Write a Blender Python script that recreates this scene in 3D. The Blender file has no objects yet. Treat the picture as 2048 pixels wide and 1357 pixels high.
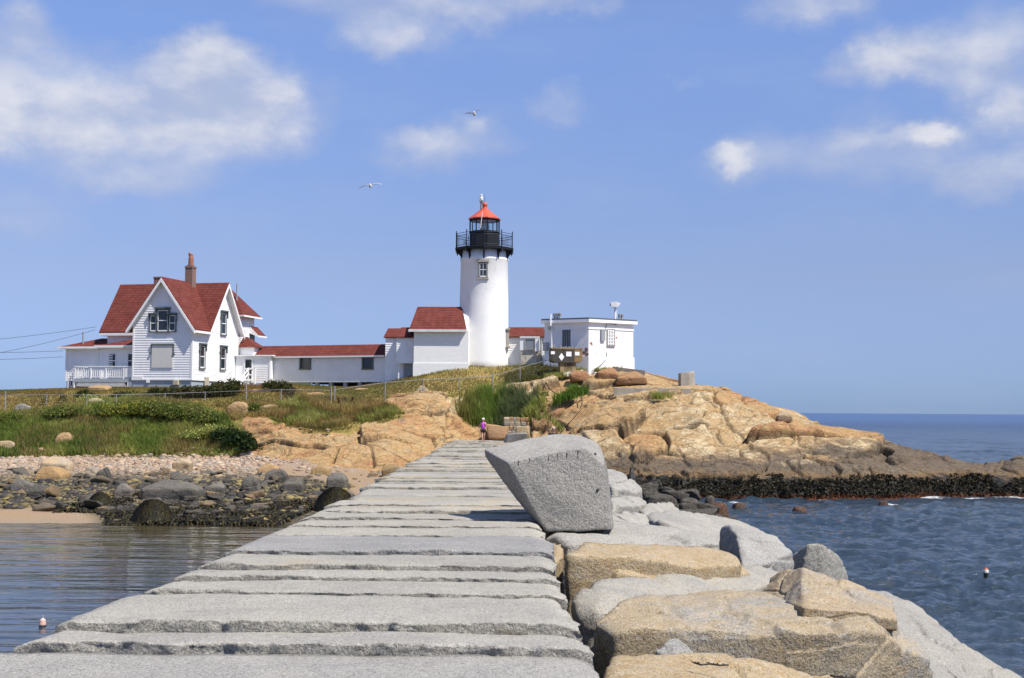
import bpy, math, random
import numpy as np
from mathutils import Vector, Matrix
S = bpy.context.scene
COL = S.collection
rnd = random.Random(11)
rng = np.random.default_rng(11)
rad = math.radians

# ------------------------------------------------------------------ camera
W0, H0, F0, HC = 2048.0, 1357.0, 2600.0, 5.0
PITCH, ROLL = math.atan(143 / F0), rad(0.4)
_f = Vector((0, math.cos(PITCH), math.sin(PITCH)))
_u0 = Vector((0, -math.sin(PITCH), math.cos(PITCH)))
_x0 = Vector((1, 0, 0))
_r = _x0 * math.cos(ROLL) + _u0 * math.sin(ROLL)
_u = _u0 * math.cos(ROLL) - _x0 * math.sin(ROLL)
EYE = Vector((0, 0, HC))
cam = bpy.data.objects.new('camera', bpy.data.cameras.new('camera'))
COL.objects.link(cam)
m = Matrix((( _r.x, _u.x, -_f.x, EYE.x), (_r.y, _u.y, -_f.y, EYE.y), (_r.z, _u.z, -_f.z, EYE.z), (0, 0, 0, 1)))
cam.matrix_world = m
cam.data.sensor_width = 36.0
cam.data.lens = 36.0 * F0 / W0
cam.data.clip_start = 0.2
cam.data.clip_end = 30000
S.camera = cam
S.render.resolution_x, S.render.resolution_y = 1024, 678

# ------------------------------------------------------------------ light
SUN = Vector((0.80, -0.58, 1.42)).normalized()
sun = bpy.data.objects.new('sun', bpy.data.lights.new('sun', 'SUN'))
COL.objects.link(sun)
sun.data.energy = 4.7
sun.data.angle = rad(0.53)
sun.data.color = (1.0, 0.945, 0.86)
sun.rotation_euler = SUN.to_track_quat('Z', 'Y').to_euler()
S.view_settings.view_transform = 'Standard'
S.view_settings.look = 'None'
S.view_settings.exposure = 0.42
S.view_settings.gamma = 1.0


# ------------------------------------------------------------------ node helper
class NT:
    def __init__(s, tree):
        s.t = tree

    def n(s, typ, **kw):
        nd = s.t.nodes.new(typ)
        for k, v in kw.items():
            setattr(nd, k, v)
        return nd

    def put(s, sock, v):
        if v is None:
            return
        if hasattr(v, 'is_output') or isinstance(v, bpy.types.NodeSocket):
            s.t.links.new(v, sock)
        else:
            if sock.type == 'RGBA' and not isinstance(v, (int, float)) and len(v) == 3:
                v = (*v, 1)
            sock.default_value = v

    def math(s, op, a, b=None, c=None, clamp=False):
        nd = s.n('ShaderNodeMath', operation=op, use_clamp=clamp)
        s.put(nd.inputs[0], a); s.put(nd.inputs[1], b)
        if c is not None:
            s.put(nd.inputs[2], c)
        return nd.outputs[0]

    def vec(s, op, a, b=None):
        nd = s.n('ShaderNodeVectorMath', operation=op)
        s.put(nd.inputs[0], a); s.put(nd.inputs[1], b)
        return nd.outputs['Value'] if op in ('LENGTH', 'DOT_PRODUCT') else nd.outputs['Vector']

    def mix(s, f, a, b, blend='MIX'):
        nd = s.n('ShaderNodeMix', data_type='RGBA', blend_type=blend)
        s.put(nd.inputs[0], f); s.put(nd.inputs[6], a); s.put(nd.inputs[7], b)
        return nd.outputs[2]

    def noise(s, v, scale, detail=3, rough=0.55, dist=0.0):
        nd = s.n('ShaderNodeTexNoise')
        s.put(nd.inputs['Vector'], v)
        nd.inputs['Scale'].default_value = scale
        nd.inputs['Detail'].default_value = detail
        nd.inputs['Roughness'].default_value = rough
        nd.inputs['Distortion'].default_value = dist
        return nd.outputs['Fac']

    def voro(s, v, scale, feature='F1', out='Distance'):
        nd = s.n('ShaderNodeTexVoronoi', feature=feature)
        s.put(nd.inputs['Vector'], v)
        nd.inputs['Scale'].default_value = scale
        return nd.outputs[out]

    def ramp(s, f, stops, interp='LINEAR'):
        nd = s.n('ShaderNodeValToRGB')
        cr = nd.color_ramp
        cr.interpolation = interp
        while len(cr.elements) < len(stops):
            cr.elements.new(0.5)
        for e, (p, c) in zip(cr.elements, stops):
            e.position = p
            e.color = (c, c, c, 1) if isinstance(c, (int, float)) else (*c, 1)
        s.put(nd.inputs[0], f)
        return nd.outputs[0]

    def mapr(s, v, a, b, c=0.0, d=1.0, smooth=True):
        nd = s.n('ShaderNodeMapRange', interpolation_type='SMOOTHSTEP' if smooth else 'LINEAR')
        s.put(nd.inputs['Value'], v)
        for k, q in zip(('From Min', 'From Max', 'To Min', 'To Max'), (a, b, c, d)):
            s.put(nd.inputs[k], q)
        return nd.outputs[0]

    def scale(s, v, xyz):
        return s.vec('MULTIPLY', v, xyz)

    def sep(s, v):
        nd = s.n('ShaderNodeSeparateXYZ')
        s.put(nd.inputs[0], v)
        return nd.outputs

    def comb(s, x, y, z):
        nd = s.n('ShaderNodeCombineXYZ')
        for i, q in enumerate((x, y, z)):
            s.put(nd.inputs[i], q)
        return nd.outputs[0]

    def bump(s, h, strength, dist, normal=None):
        nd = s.n('ShaderNodeBump')
        s.put(nd.inputs['Height'], h)
        nd.inputs['Strength'].default_value = strength
        nd.inputs['Distance'].default_value = dist
        if normal is not None:
            s.put(nd.inputs['Normal'], normal)
        return nd.outputs[0]


# ------------------------------------------------------------------ projection helpers
def ray(px, py):
    return _f + _r * ((px - W0 / 2) / F0) + _u * ((H0 / 2 - py) / F0)


def P(px, py, Y):
    d = ray(px, py)
    return EYE + d * (Y / d.y)


def Pz(px, py, z):
    d = ray(px, py)
    return EYE + d * ((z - HC) / d.z)


def proj(p):
    d = Vector(p) - EYE
    w = d.dot(_f)
    return (W0 / 2 + F0 * d.dot(_r) / w, H0 / 2 - F0 * d.dot(_u) / w)


def projn(V):
    d = np.asarray(V) - np.array(EYE)
    w = d @ np.array(_f)
    return W0 / 2 + F0 * (d @ np.array(_r)) / w, H0 / 2 - F0 * (d @ np.array(_u)) / w


# ------------------------------------------------------------------ sky
world = bpy.data.worlds.new('World')
S.world = world
world.use_nodes = True
wt = NT(world.node_tree)
for nd in list(world.node_tree.nodes):
    world.node_tree.nodes.remove(nd)
sky = wt.n('ShaderNodeTexSky', sky_type='NISHITA')
sky.sun_disc = False
sky.sun_elevation = math.asin(SUN.z)
sky.sun_rotation = math.atan2(SUN.x, SUN.y)
sky.altitude = 900
sky.air_density = 1.0
sky.dust_density = 0.25
sky.ozone_density = 2.5
geo = wt.n('ShaderNodeTexCoord')
dirv = wt.vec('NORMALIZE', geo.outputs['Generated'])
dx, dy, dz = wt.sep(dirv)
az = wt.math('ARCTAN2', dx, dy)
el = wt.math('ARCSINE', dz)
ae = wt.comb(az, el, 0.0)
# ragged edges: warp the direction by noise before the cloud lobes are measured
wn = wt.n('ShaderNodeTexNoise')
wt.put(wn.inputs['Vector'], wt.scale(ae, (1.0, 1.25, 1.0)))
wn.inputs['Scale'].default_value = 17
wn.inputs['Detail'].default_value = 7
wn.inputs['Roughness'].default_value = 0.60
warp = wt.vec('MULTIPLY', wt.vec('SUBTRACT', wn.outputs['Color'], (0.5, 0.5, 0.5)), (0.075, 0.05, 0.0))
aew = wt.vec('ADD', ae, warp)
CLOUDS = [(445, 205, 185, 95, .95), (400, 115, 105, 45, .95), (525, 205, 75, 62, .55), (240, 175, 150, 75, .55), (95, 250, 150, 58, .85),
          (30, 190, 130, 120, .5), (290, 262, 260, 75, .55), (270, 355, 165, 38, .6), (40, 50, 70, 60, .65), (40, 420, 120, 70, .45),
          (780, 82, 110, 42, .75), (850, 12, 320, 46, .7), (1110, 6, 100, 30, .55), (880, 290, 150, 52, .62), (960, 248, 48, 24, .5),
          (830, 275, 60, 30, .35), (1112, 208, 62, 40, .5), (1615, 12, 125, 46, .72), (1820, 110, 100, 52, .9), (1735, 145, 95, 36, .6),
          (1985, 110, 100, 105, .72), (2040, 220, 60, 48, .7), (1455, 308, 55, 26, .8), (1560, 315, 190, 58, .52), (1725, 268, 70, 28, .55),
          (1862, 272, 66, 22, .85), (1890, 335, 170, 75, .5), (1990, 365, 130, 44, .48), (1380, 155, 40, 16, .3), (1720, 225, 70, 30, .35),
          (-250, 150, 220, 130, .8), (2350, 220, 240, 110, .8), (300, -180, 330, 90, .7), (1500, -200, 350, 80, .7)]
dens = None
for (px, py, rx, ry, wgt) in CLOUDS:
    d = ray(px, py).normalized()
    ca, ce = math.atan2(d.x, d.y), math.asin(d.z)
    v = wt.vec('MULTIPLY', wt.vec('SUBTRACT', aew, (ca, ce, 0)), (F0 / (rx * 1.22), F0 / (ry * 1.25), 0))
    g = wt.mapr(wt.vec('LENGTH', v), 1.35, 0.1, 0.0, wgt)
    # lobes add up like layers of cloud in front of each other
    dens = g if dens is None else wt.math('SUBTRACT', wt.math('ADD', dens, g), wt.math('MULTIPLY', dens, g))
fine = wt.noise(wt.vec('ADD', wt.scale(ae, (1.0, 1.7, 1.0)), (3.1, 0.7, 0.0)), 15, 9, 0.56)
mid = wt.noise(wt.vec('ADD', wt.scale(ae, (1.0, 1.9, 1.0)), (7.3, 1.9, 0.0)), 9, 4, 0.55)
dn = wt.math('ADD', dens, wt.math('MULTIPLY', wt.math('SUBTRACT', fine, 0.5), 0.72))
cover = wt.mapr(dn, 0.02, 1.0, 0.0, 0.84)
cover = wt.math('MULTIPLY', cover, wt.mapr(dens, 0.02, 0.25))
thin = wt.mapr(wt.noise(wt.scale(ae, (1.0, 3.4, 1.0)), 5, 6, 0.6), 0.40, 0.85, 0.0, 0.22)
cover = wt.math('MAXIMUM', cover, thin)
lit = wt.mapr(wt.math('ADD', wt.math('MULTIPLY', fine, 0.75), wt.math('MULTIPLY', mid, 0.5)), 0.48, 0.80)
ccol = wt.mix(wt.math('MULTIPLY', lit, wt.mapr(dens, 0.3, 0.95)), (5.5, 6.2, 8.2, 1), (9.9, 9.8, 10.1, 1))
# dry, slightly milky marine air: correct the clear-sky model towards an even blue with height
k1 = wt.mapr(el, 0.005, 0.104, smooth=False)
k2 = wt.mapr(el, 0.104, 0.285, smooth=False)
tint = wt.mix(k2, wt.mix(k1, (0.44, 0.66, 1.33, 1), (1.06, 0.99, 1.26, 1)), (1.68, 1.64, 1.97, 1))
skyc = wt.mix(1.0, sky.outputs['Color'], tint, 'MULTIPLY')
final = wt.mix(cover, skyc, ccol)
bg = wt.n('ShaderNodeBackground')
wt.put(bg.inputs['Color'], final)
bg.inputs['Strength'].default_value = 0.0640
wo = wt.n('ShaderNodeOutputWorld')
wt.put(wo.inputs['Surface'], bg.outputs[0])


# ------------------------------------------------------------------ numpy noise
def _h(ix, iy, iz, seed):
    with np.errstate(over='ignore'):
        a = (ix.astype(np.int64) * 374761393 + iy.astype(np.int64) * 668265263 + iz.astype(np.int64) * 2147483647 + seed * 974634217)
        a = (a ^ (a >> 13)) * 1274126177
        a = a ^ (a >> 16)
        a = (a * 2246822519) & 0xFFFFFFFF
        a = a ^ (a >> 15)
    return (a & 0xFFFFFF).astype(np.float64) / float(0xFFFFFF)


def vnoise(p, seed=0):
    i = np.floor(p).astype(np.int64)
    f = p - i
    f = f * f * f * (f * (f * 6 - 15) + 10)
    out = 0
    for a in (0, 1):
        wx = f[:, 0] if a else 1 - f[:, 0]
        for b in (0, 1):
            wy = f[:, 1] if b else 1 - f[:, 1]
            for c in (0, 1):
                wz = f[:, 2] if c else 1 - f[:, 2]
                out = out + wx * wy * wz * _h(i[:, 0] + a, i[:, 1] + b, i[:, 2] + c, seed)
    return out * 2 - 1


def fbm(p, octv=4, seed=0, gain=0.5):
    p = np.asarray(p, float)
    o, a, t = 0, 1.0, 0
    for k in range(octv):
        o = o + a * vnoise(p * (2.03 ** k) + 17.3 * k, seed + k)
        t += a
        a *= gain
    return o / t


def worley(p, seed=0):
    """F1, F2, three random numbers of the nearest cell and the vector from its centre"""
    i = np.floor(p).astype(np.int64)
    n = len(p)
    f1 = np.full(n, 9.0); f2 = np.full(n, 9.0)
    cid = np.zeros((n, 3)); vec = np.zeros((n, 3))
    for a in (-1, 0, 1):
        for b in (-1, 0, 1):
            for c in (-1, 0, 1):
                j = i + np.array([a, b, c])
                r = np.stack([_h(j[:, 0], j[:, 1], j[:, 2], seed + k) for k in range(3)], 1)
                q = p - (j + r)
                d = np.sqrt((q * q).sum(1))
                near = d < f1
                f2 = np.where(near, f1, np.minimum(f2, d))
                f1 = np.where(near, d, f1)
                cid[near] = np.stack([_h(j[:, 0], j[:, 1], j[:, 2], seed + 10 + k) for k in range(3)], 1)[near]
                vec[near] = q[near]
    return f1, f2, cid, vec


# ------------------------------------------------------------------ mesh helpers
def link(name, me, mat=None, parent=None):
    o = bpy.data.objects.new(name, me)
    COL.objects.link(o)
    if mat is not None and me is not None:
        for q in (mat if isinstance(mat, (list, tuple)) else [mat]):
            me.materials.append(q)
    if parent is not None:
        o.parent = parent
    return o


def fast(name, V, F, mat=None, parent=None, smooth=True, attrs=None):
    V = np.asarray(V, np.float32); F = np.asarray(F, np.int32)
    me = bpy.data.meshes.new(name)
    me.vertices.add(len(V))
    me.vertices.foreach_set('co', V.ravel())
    k = F.shape[1]
    me.loops.add(F.size)
    me.loops.foreach_set('vertex_index', F.ravel())
    me.polygons.add(len(F))
    me.polygons.foreach_set('loop_start', np.arange(0, F.size, k, dtype=np.int32))
    try:
        me.polygons.foreach_set('loop_total', np.full(len(F), k, np.int32))
    except Exception:
        pass
    me.polygons.foreach_set('use_smooth', np.full(len(F), smooth, bool))
    for an, arr in (attrs or {}).items():
        arr = np.asarray(arr, np.float32)
        if arr.ndim == 1:
            at = me.attributes.new(an, 'FLOAT', 'POINT')
            at.data.foreach_set('value', arr)
        else:
            if arr.shape[1] == 3:
                arr = np.concatenate([arr, np.ones((len(arr), 1), np.float32)], 1)
            at = me.attributes.new(an, 'FLOAT_COLOR', 'POINT')
            at.data.foreach_set('color', arr.ravel())
    me.update(calc_edges=True)
    me.validate()
    return link(name, me, mat, parent)


def thing(name, label, cat, loc=(0, 0, 0), rz=0.0, group=None):
    o = bpy.data.objects.new(name, None)
    COL.objects.link(o)
    o.empty_display_size = 0.2
    o.location = loc
    o.rotation_euler = (0, 0, rz)
    return tag(o, label, cat, group)


def tag(o, label=None, cat=None, group=None, kind=None):
    if label: o['label'] = label
    if cat: o['category'] = cat
    if group: o['group'] = group
    if kind: o['kind'] = kind
    return o


class MB:
    """collects boxes, prisms, tubes and lathes and links them as ONE mesh object"""
    def __init__(s, M=None):
        s.v, s.f, s.M = [], [], M or Matrix.Identity(4)

    def add(s, pts, faces):
        b = len(s.v)
        s.v += [tuple(s.M @ Vector(p)) for p in pts]
        s.f += [tuple(b + i for i in q) for q in faces]

    def box(s, x0, x1, y0, y1, z0, z1):
        s.add([(x0, y0, z0), (x1, y0, z0), (x1, y1, z0), (x0, y1, z0), (x0, y0, z1), (x1, y0, z1), (x1, y1, z1), (x0, y1, z1)],
              [(0, 3, 2, 1), (4, 5, 6, 7), (0, 1, 5, 4), (1, 2, 6, 5), (2, 3, 7, 6), (3, 0, 4, 7)])
        return s

    def prism(s, poly, vec):
        n = len(poly); vec = Vector(vec)
        a = [Vector(p) for p in poly]
        s.add(a + [p + vec for p in a], [tuple(range(n))[::-1], tuple(range(n, 2 * n))] + [(i, (i + 1) % n, n + (i + 1) % n, n + i) for i in range(n)])
        return s

    def face(s, poly):
        s.add(poly, [tuple(range(len(poly)))])
        return s

    def cyl(s, p0, p1, r0, r1=None, n=10):
        r1 = r0 if r1 is None else r1
        p0, p1 = Vector(p0), Vector(p1)
        d = (p1 - p0).normalized()
        a = d.orthogonal().normalized(); b = d.cross(a)
        ring = lambda p, r: [p + (a * math.cos(2 * math.pi * i / n) + b * math.sin(2 * math.pi * i / n)) * r for i in range(n)]
        s.add(ring(p0, r0) + ring(p1, r1), [tuple(range(n))[::-1], tuple(range(n, 2 * n))] + [(i, (i + 1) % n, n + (i + 1) % n, n + i) for i in range(n)])
        return s

    def tube(s, pts, r, n=6):
        for a, b in zip(pts[:-1], pts[1:]):
            s.cyl(a, b, r, r, n)
        return s

    def lathe(s, prof, n=32, c=(0, 0), rot=0.0, cap=True):
        pts = []; k = len(prof)
        for (r, z) in prof:
            pts += [(c[0] + r * math.cos(2 * math.pi * i / n + rot), c[1] + r * math.sin(2 * math.pi * i / n + rot), z) for i in range(n)]
        fs = [(j * n + i, j * n + (i + 1) % n, (j + 1) * n + (i + 1) % n, (j + 1) * n + i) for j in range(k - 1) for i in range(n)]
        if cap:
            fs += [tuple(range(n))[::-1], tuple(range((k - 1) * n, k * n))]
        s.add(pts, fs)
        return s

    def build(s, name, mat, parent=None, smooth=False):
        me = bpy.data.meshes.new(name)
        me.from_pydata(s.v, [], s.f)
        me.update()
        if smooth:
            me.polygons.foreach_set('use_smooth', [True] * len(me.polygons))
        return link(name, me, mat, parent)


# ------------------------------------------------------------------ materials
def new_mat(name):
    mt = bpy.data.materials.new(name)
    mt.use_nodes = True
    t = NT(mt.node_tree)
    b = mt.node_tree.nodes['Principled BSDF']
    g = t.n('ShaderNodeNewGeometry')
    return mt, t, b, g.outputs['Position']


def plain(name, col, rough=0.6, var=0.12, scale=2.0, bump=0.0, bscale=25, metal=0.0, spec=0.4, stain=None):
    mt, t, b, pos = new_mat(name)
    n = t.noise(pos, scale, 5, 0.6)
    c0 = tuple(c * (1 - var) for c in col); c1 = tuple(min(1, c * (1 + var)) for c in col)
    c = t.mix(t.mapr(n, 0.25, 0.75), (*c0, 1), (*c1, 1))
    if stain:
        sn = t.noise(t.scale(pos, (1, 1, 0.35)), stain[1], 6, 0.65)
        c = t.mix(t.mapr(sn, stain[2], stain[2] + 0.15, 0, stain[3]), c, (*stain[0], 1))
    t.put(b.inputs['Base Color'], c)
    b.inputs['Roughness'].default_value = rough
    b.inputs['Metallic'].default_value = metal
    b.inputs['Specular IOR Level'].default_value = spec
    if bump:
        t.put(b.inputs['Normal'], t.bump(t.noise(pos, bscale, 4, 0.6), bump, 0.02))
    return mt


def attr_mat(name, rough=0.8, spec=0.2, trans=0.0):
    mt, t, b, pos = new_mat(name)
    a = t.n('ShaderNodeAttribute', attribute_name='Col')
    t.put(b.inputs['Base Color'], a.outputs['Color'])
    b.inputs['Roughness'].default_value = rough
    b.inputs['Specular IOR Level'].default_value = spec
    if trans:
        tr = t.n('ShaderNodeBsdfTranslucent')
        t.put(tr.inputs['Color'], a.outputs['Color'])
        mx = t.n('ShaderNodeMixShader')
        mx.inputs[0].default_value = trans
        t.t.links.new(b.outputs[0], mx.inputs[1]); t.t.links.new(tr.outputs[0], mx.inputs[2])
        out = [n for n in mt.node_tree.nodes if n.type == 'OUTPUT_MATERIAL'][0]
        t.t.links.new(mx.outputs[0], out.inputs['Surface'])
    return mt


def granite(name):
    """speckled granite: object colour gives the stone's own tint, object alpha the amount of tan staining"""
    mt, t, b, pos = new_mat(name)
    oi = t.n('ShaderNodeObjectInfo')
    gn = t.n('ShaderNodeNewGeometry')
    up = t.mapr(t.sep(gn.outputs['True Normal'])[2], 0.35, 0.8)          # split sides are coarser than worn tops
    big = t.noise(pos, 0.9, 5, 0.6)
    med = t.noise(t.scale(pos, (0.7, 1.6, 2.0)), 4.5, 7, 0.68, 0.4)
    spk = t.noise(pos, 95, 3, 0.75)
    crs = t.noise(pos, 30, 4, 0.7)
    spk2 = t.voro(pos, 70, 'F1', 'Color')
    base = t.mix(t.mapr(big, 0.3, 0.7), (0.325, 0.307, 0.272, 1), (0.400, 0.378, 0.325, 1))
    tan = t.ramp(med, [(0.28, (0.32, 0.205, 0.085)), (0.45, (0.375, 0.285, 0.160)), (0.6, (0.41, 0.335, 0.22)), (0.75, (0.37, 0.335, 0.28))])
    st = t.math('ADD', t.math('MULTIPLY', t.math('SUBTRACT', med, 0.5), 1.5), t.math('ADD', t.math('MULTIPLY', t.math('SUBTRACT', big, 0.5), 1.6), t.math('SUBTRACT', t.math('MULTIPLY', oi.outputs['Alpha'], 1.3), 0.55)))
    c = t.mix(t.mapr(st, -0.15, 0.35, 0, 0.9), base, tan)
    c = t.mix(1.0, c, oi.outputs['Color'], 'MULTIPLY')
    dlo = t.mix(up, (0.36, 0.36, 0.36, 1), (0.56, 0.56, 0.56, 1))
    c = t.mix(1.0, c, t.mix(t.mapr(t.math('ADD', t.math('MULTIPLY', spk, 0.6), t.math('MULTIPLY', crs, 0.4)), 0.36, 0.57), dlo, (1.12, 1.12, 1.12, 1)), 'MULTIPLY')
    c = t.mix(t.mapr(t.sep(spk2)[0], 0.86, 0.93, 0, 0.35), c, (0.62, 0.61, 0.58, 1))
    c = t.mix(t.mapr(t.sep(spk2)[1], 0.90, 0.94, 0, 0.55), c, (0.07, 0.07, 0.072, 1))
    c = t.mix(t.mapr(t.noise(pos, 2.2, 8, 0.72, 0.6), 0.57, 0.70, 0, 0.36), c, (0.17, 0.165, 0.15, 1))
    c = t.mix(t.mapr(t.noise(t.scale(pos, (0.5, 2.5, 1.0)), 1.7, 7, 0.7), 0.60, 0.70, 0, 0.30), c, (0.42, 0.34, 0.22, 1))
    t.put(b.inputs['Base Color'], c)
    b.inputs['Roughness'].default_value = 0.88
    b.inputs['Specular IOR Level'].default_value = 0.2
    h = t.math('ADD', t.math('MULTIPLY', crs, 0.6), t.noise(pos, 11, 6, 0.68))
    h = t.math('MULTIPLY', h, t.mapr(up, 0, 1, 1.0, 0.42, smooth=False))
    t.put(b.inputs['Normal'], t.bump(h, 0.95, 0.06))
    return mt


def wn_(t, pos):
    nd = t.n('ShaderNodeTexNoise')
    t.put(nd.inputs['Vector'], pos)
    nd.inputs['Scale'].default_value = 1.7
    nd.inputs['Detail'].default_value = 5
    return nd.outputs['Color']


def shingle(name):
    mt, t, b, pos = new_mat(name)
    tc = t.n('ShaderNodeTexCoord')
    x, y, z = t.sep(tc.outputs['Object'])
    br = t.n('ShaderNodeTexBrick')
    t.put(br.inputs['Vector'], t.comb(t.math('ADD', x, y), z, 0.0))
    br.inputs['Color1'].default_value = (0.168, 0.043, 0.032, 1)
    br.inputs['Color2'].default_value = (0.115, 0.030, 0.023, 1)
    br.inputs['Mortar'].default_value = (0.04, 0.011, 0.011, 1)
    br.inputs['Scale'].default_value = 1.0
    br.inputs['Mortar Size'].default_value = 0.022
    br.inputs['Mortar Smooth'].default_value = 0.3
    br.inputs['Bias'].default_value = -0.1
    br.inputs['Brick Width'].default_value = 0.5
    br.inputs['Row Height'].default_value = 0.21
    c = t.mix(t.mapr(t.noise(pos, 1.3, 5, 0.65), 0.3, 0.75, 0, 0.55), br.outputs['Color'], (0.19, 0.056, 0.042, 1))
    c = t.mix(t.mapr(t.noise(t.scale(pos, (2.5, 2.5, 0.6)), 1.1, 6, 0.7), 0.66, 0.74, 0, 0.35), c, (0.42, 0.33, 0.30, 1))
    t.put(b.inputs['Base Color'], c)
    b.inputs['Roughness'].default_value = 0.9
    b.inputs['Specular IOR Level'].default_value = 0.15
    t.put(b.inputs['Normal'], t.bump(br.outputs['Fac'], -0.5, 0.03))
    return mt


def brick(name, c1, c2, mortar, w=0.22, hgt=0.075, bump=0.4):
    mt, t, b, pos = new_mat(name)
    tc = t.n('ShaderNodeTexCoord')
    x, y, z = t.sep(tc.outputs['Object'])
    br = t.n('ShaderNodeTexBrick')
    t.put(br.inputs['Vector'], t.comb(t.math('ADD', x, y), z, 0.0))
    for k, c in (('Color1', c1), ('Color2', c2), ('Mortar', mortar)):
        br.inputs[k].default_value = (*c, 1)
    br.inputs['Scale'].default_value = 1.0
    br.inputs['Mortar Size'].default_value = 0.010
    br.inputs['Brick Width'].default_value = w
    br.inputs['Row Height'].default_value = hgt
    c = t.mix(t.mapr(t.noise(pos, 1.5, 6, 0.7), 0.62, 0.75, 0, 0.35), br.outputs['Color'], tuple(q * 0.75 for q in c1) + (1,))
    t.put(b.inputs['Base Color'], c)
    b.inputs['Roughness'].default_value = 0.75
    t.put(b.inputs['Normal'], t.bump(t.math('ADD', t.math('MULTIPLY', br.outputs['Fac'], -1.0), t.noise(pos, 9, 4)), bump, 0.03))
    return mt


WHITE = plain('white_paint', (0.82, 0.82, 0.815), 0.55, 0.05, 1.2, 0.15, 12, stain=((0.48, 0.45, 0.40), 1.6, 0.58, 0.5))
TRIMW = plain('white_trim', (0.84, 0.835, 0.82), 0.5, 0.04, 2)
TOWERW = plain('tower_paint', (0.86, 0.85, 0.815), 0.6, 0.04, 0.8, 0.55, 7, stain=((0.50, 0.42, 0.29), 1.3, 0.60, 0.5))
BRICKW = brick('painted_brick', (0.83, 0.825, 0.80), (0.79, 0.785, 0.76), (0.72, 0.715, 0.69), 0.30, 0.10, 0.35)
CONCW = plain('painted_concrete', (0.84, 0.835, 0.82), 0.7, 0.05, 1.2, 0.2, 9, stain=((0.45, 0.22, 0.14), 1.3, 0.70, 0.6))
ROOF = shingle('red_shingle')
BRICKR = brick('red_brick', (0.24, 0.11, 0.075), (0.17, 0.08, 0.06), (0.26, 0.22, 0.19))
FOUND = plain('grey_foundation', (0.33, 0.38, 0.43), 0.8, 0.12, 1.5)
TRIMD = plain('dark_grey_trim', (0.105, 0.125, 0.12), 0.6, 0.1, 3)
BLACK = plain('black_iron', (0.012, 0.014, 0.018), 0.6, 0.2, 3, spec=0.3)
RED = plain('red_paint', (0.56, 0.105, 0.06), 0.45, 0.10, 2.5, spec=0.4)
STEEL = plain('galvanised_steel', (0.30, 0.30, 0.29), 0.6, 0.2, 6, metal=0.3)
GREYM = plain('grey_metal', (0.30, 0.32, 0.33), 0.5, 0.15, 4)
WOODG = plain('weathered_wood', (0.30, 0.28, 0.25), 0.85, 0.2, 4)
CONC = plain('bare_concrete', (0.33, 0.30, 0.25), 0.9, 0.18, 1.8, 0.3, 12)
DARKG = plain('recess_shade', (0.02, 0.022, 0.025), 0.8, 0.2, 3)  # near-black painted as the shade inside holes, grooves, openings and under the passage
RUST = plain('rusty_tan_tank', (0.22, 0.145, 0.06), 0.7, 0.25, 2.5, stain=((0.14, 0.05, 0.02), 2.2, 0.52, 0.8))
TANKD = plain('dark_olive_tank', (0.055, 0.05, 0.038), 0.6, 0.2, 2.5)
GLASS, _t, _b, _p = new_mat('window_glass')
_b.inputs['Base Color'].default_value = (0.02, 0.028, 0.035, 1)
_b.inputs['Roughness'].default_value = 0.08
_b.inputs['Specular IOR Level'].default_value = 0.6
CLEAR = bpy.data.materials.new('lantern_glass'); CLEAR.use_nodes = True
_t = NT(CLEAR.node_tree)
_tr = _t.n('ShaderNodeBsdfTransparent'); _tr.inputs[0].default_value = (0.88, 0.95, 0.95, 1)
_gl = _t.n('ShaderNodeBsdfGlossy'); _gl.inputs['Roughness'].default_value = 0.05
_mx = _t.n('ShaderNodeMixShader'); _mx.inputs[0].default_value = 0.12
CLEAR.node_tree.links.new(_tr.outputs[0], _mx.inputs[1]); CLEAR.node_tree.links.new(_gl.outputs[0], _mx.inputs[2])
CLEAR.node_tree.links.new(_mx.outputs[0], [n for n in CLEAR.node_tree.nodes if n.type == 'OUTPUT_MATERIAL'][0].inputs[0])
GRAN = granite('granite')
LEAF = attr_mat('leaves', 0.6, 0.3, 0.38)
BLADE = attr_mat('grass_blades', 0.75, 0.2, 0.6)
WEED = attr_mat('wet_seaweed', 0.6, 0.22)
# ------------------------------------------------------------------ terrain
def zc(c, Z, py):
    """height at column c (tan angle) and depth Z that shows at picture row py"""
    X = (c - 1024.0) / F0 * Z
    k = (H0 / 2 - py) / F0
    # (d.u) = k (d.f)
    dx_, dy_ = X, Z
    a = dx_ * _u.x + dy_ * _u.y - k * (dx_ * _f.x + dy_ * _f.y)
    bz = _u.z - k * _f.z
    return HC - a / bz


def bcol(zs):
    return [(20, -2.2, 'z'), (45, -0.9, 'z'), (56.5, 0.0, 'z')] + zs


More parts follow.
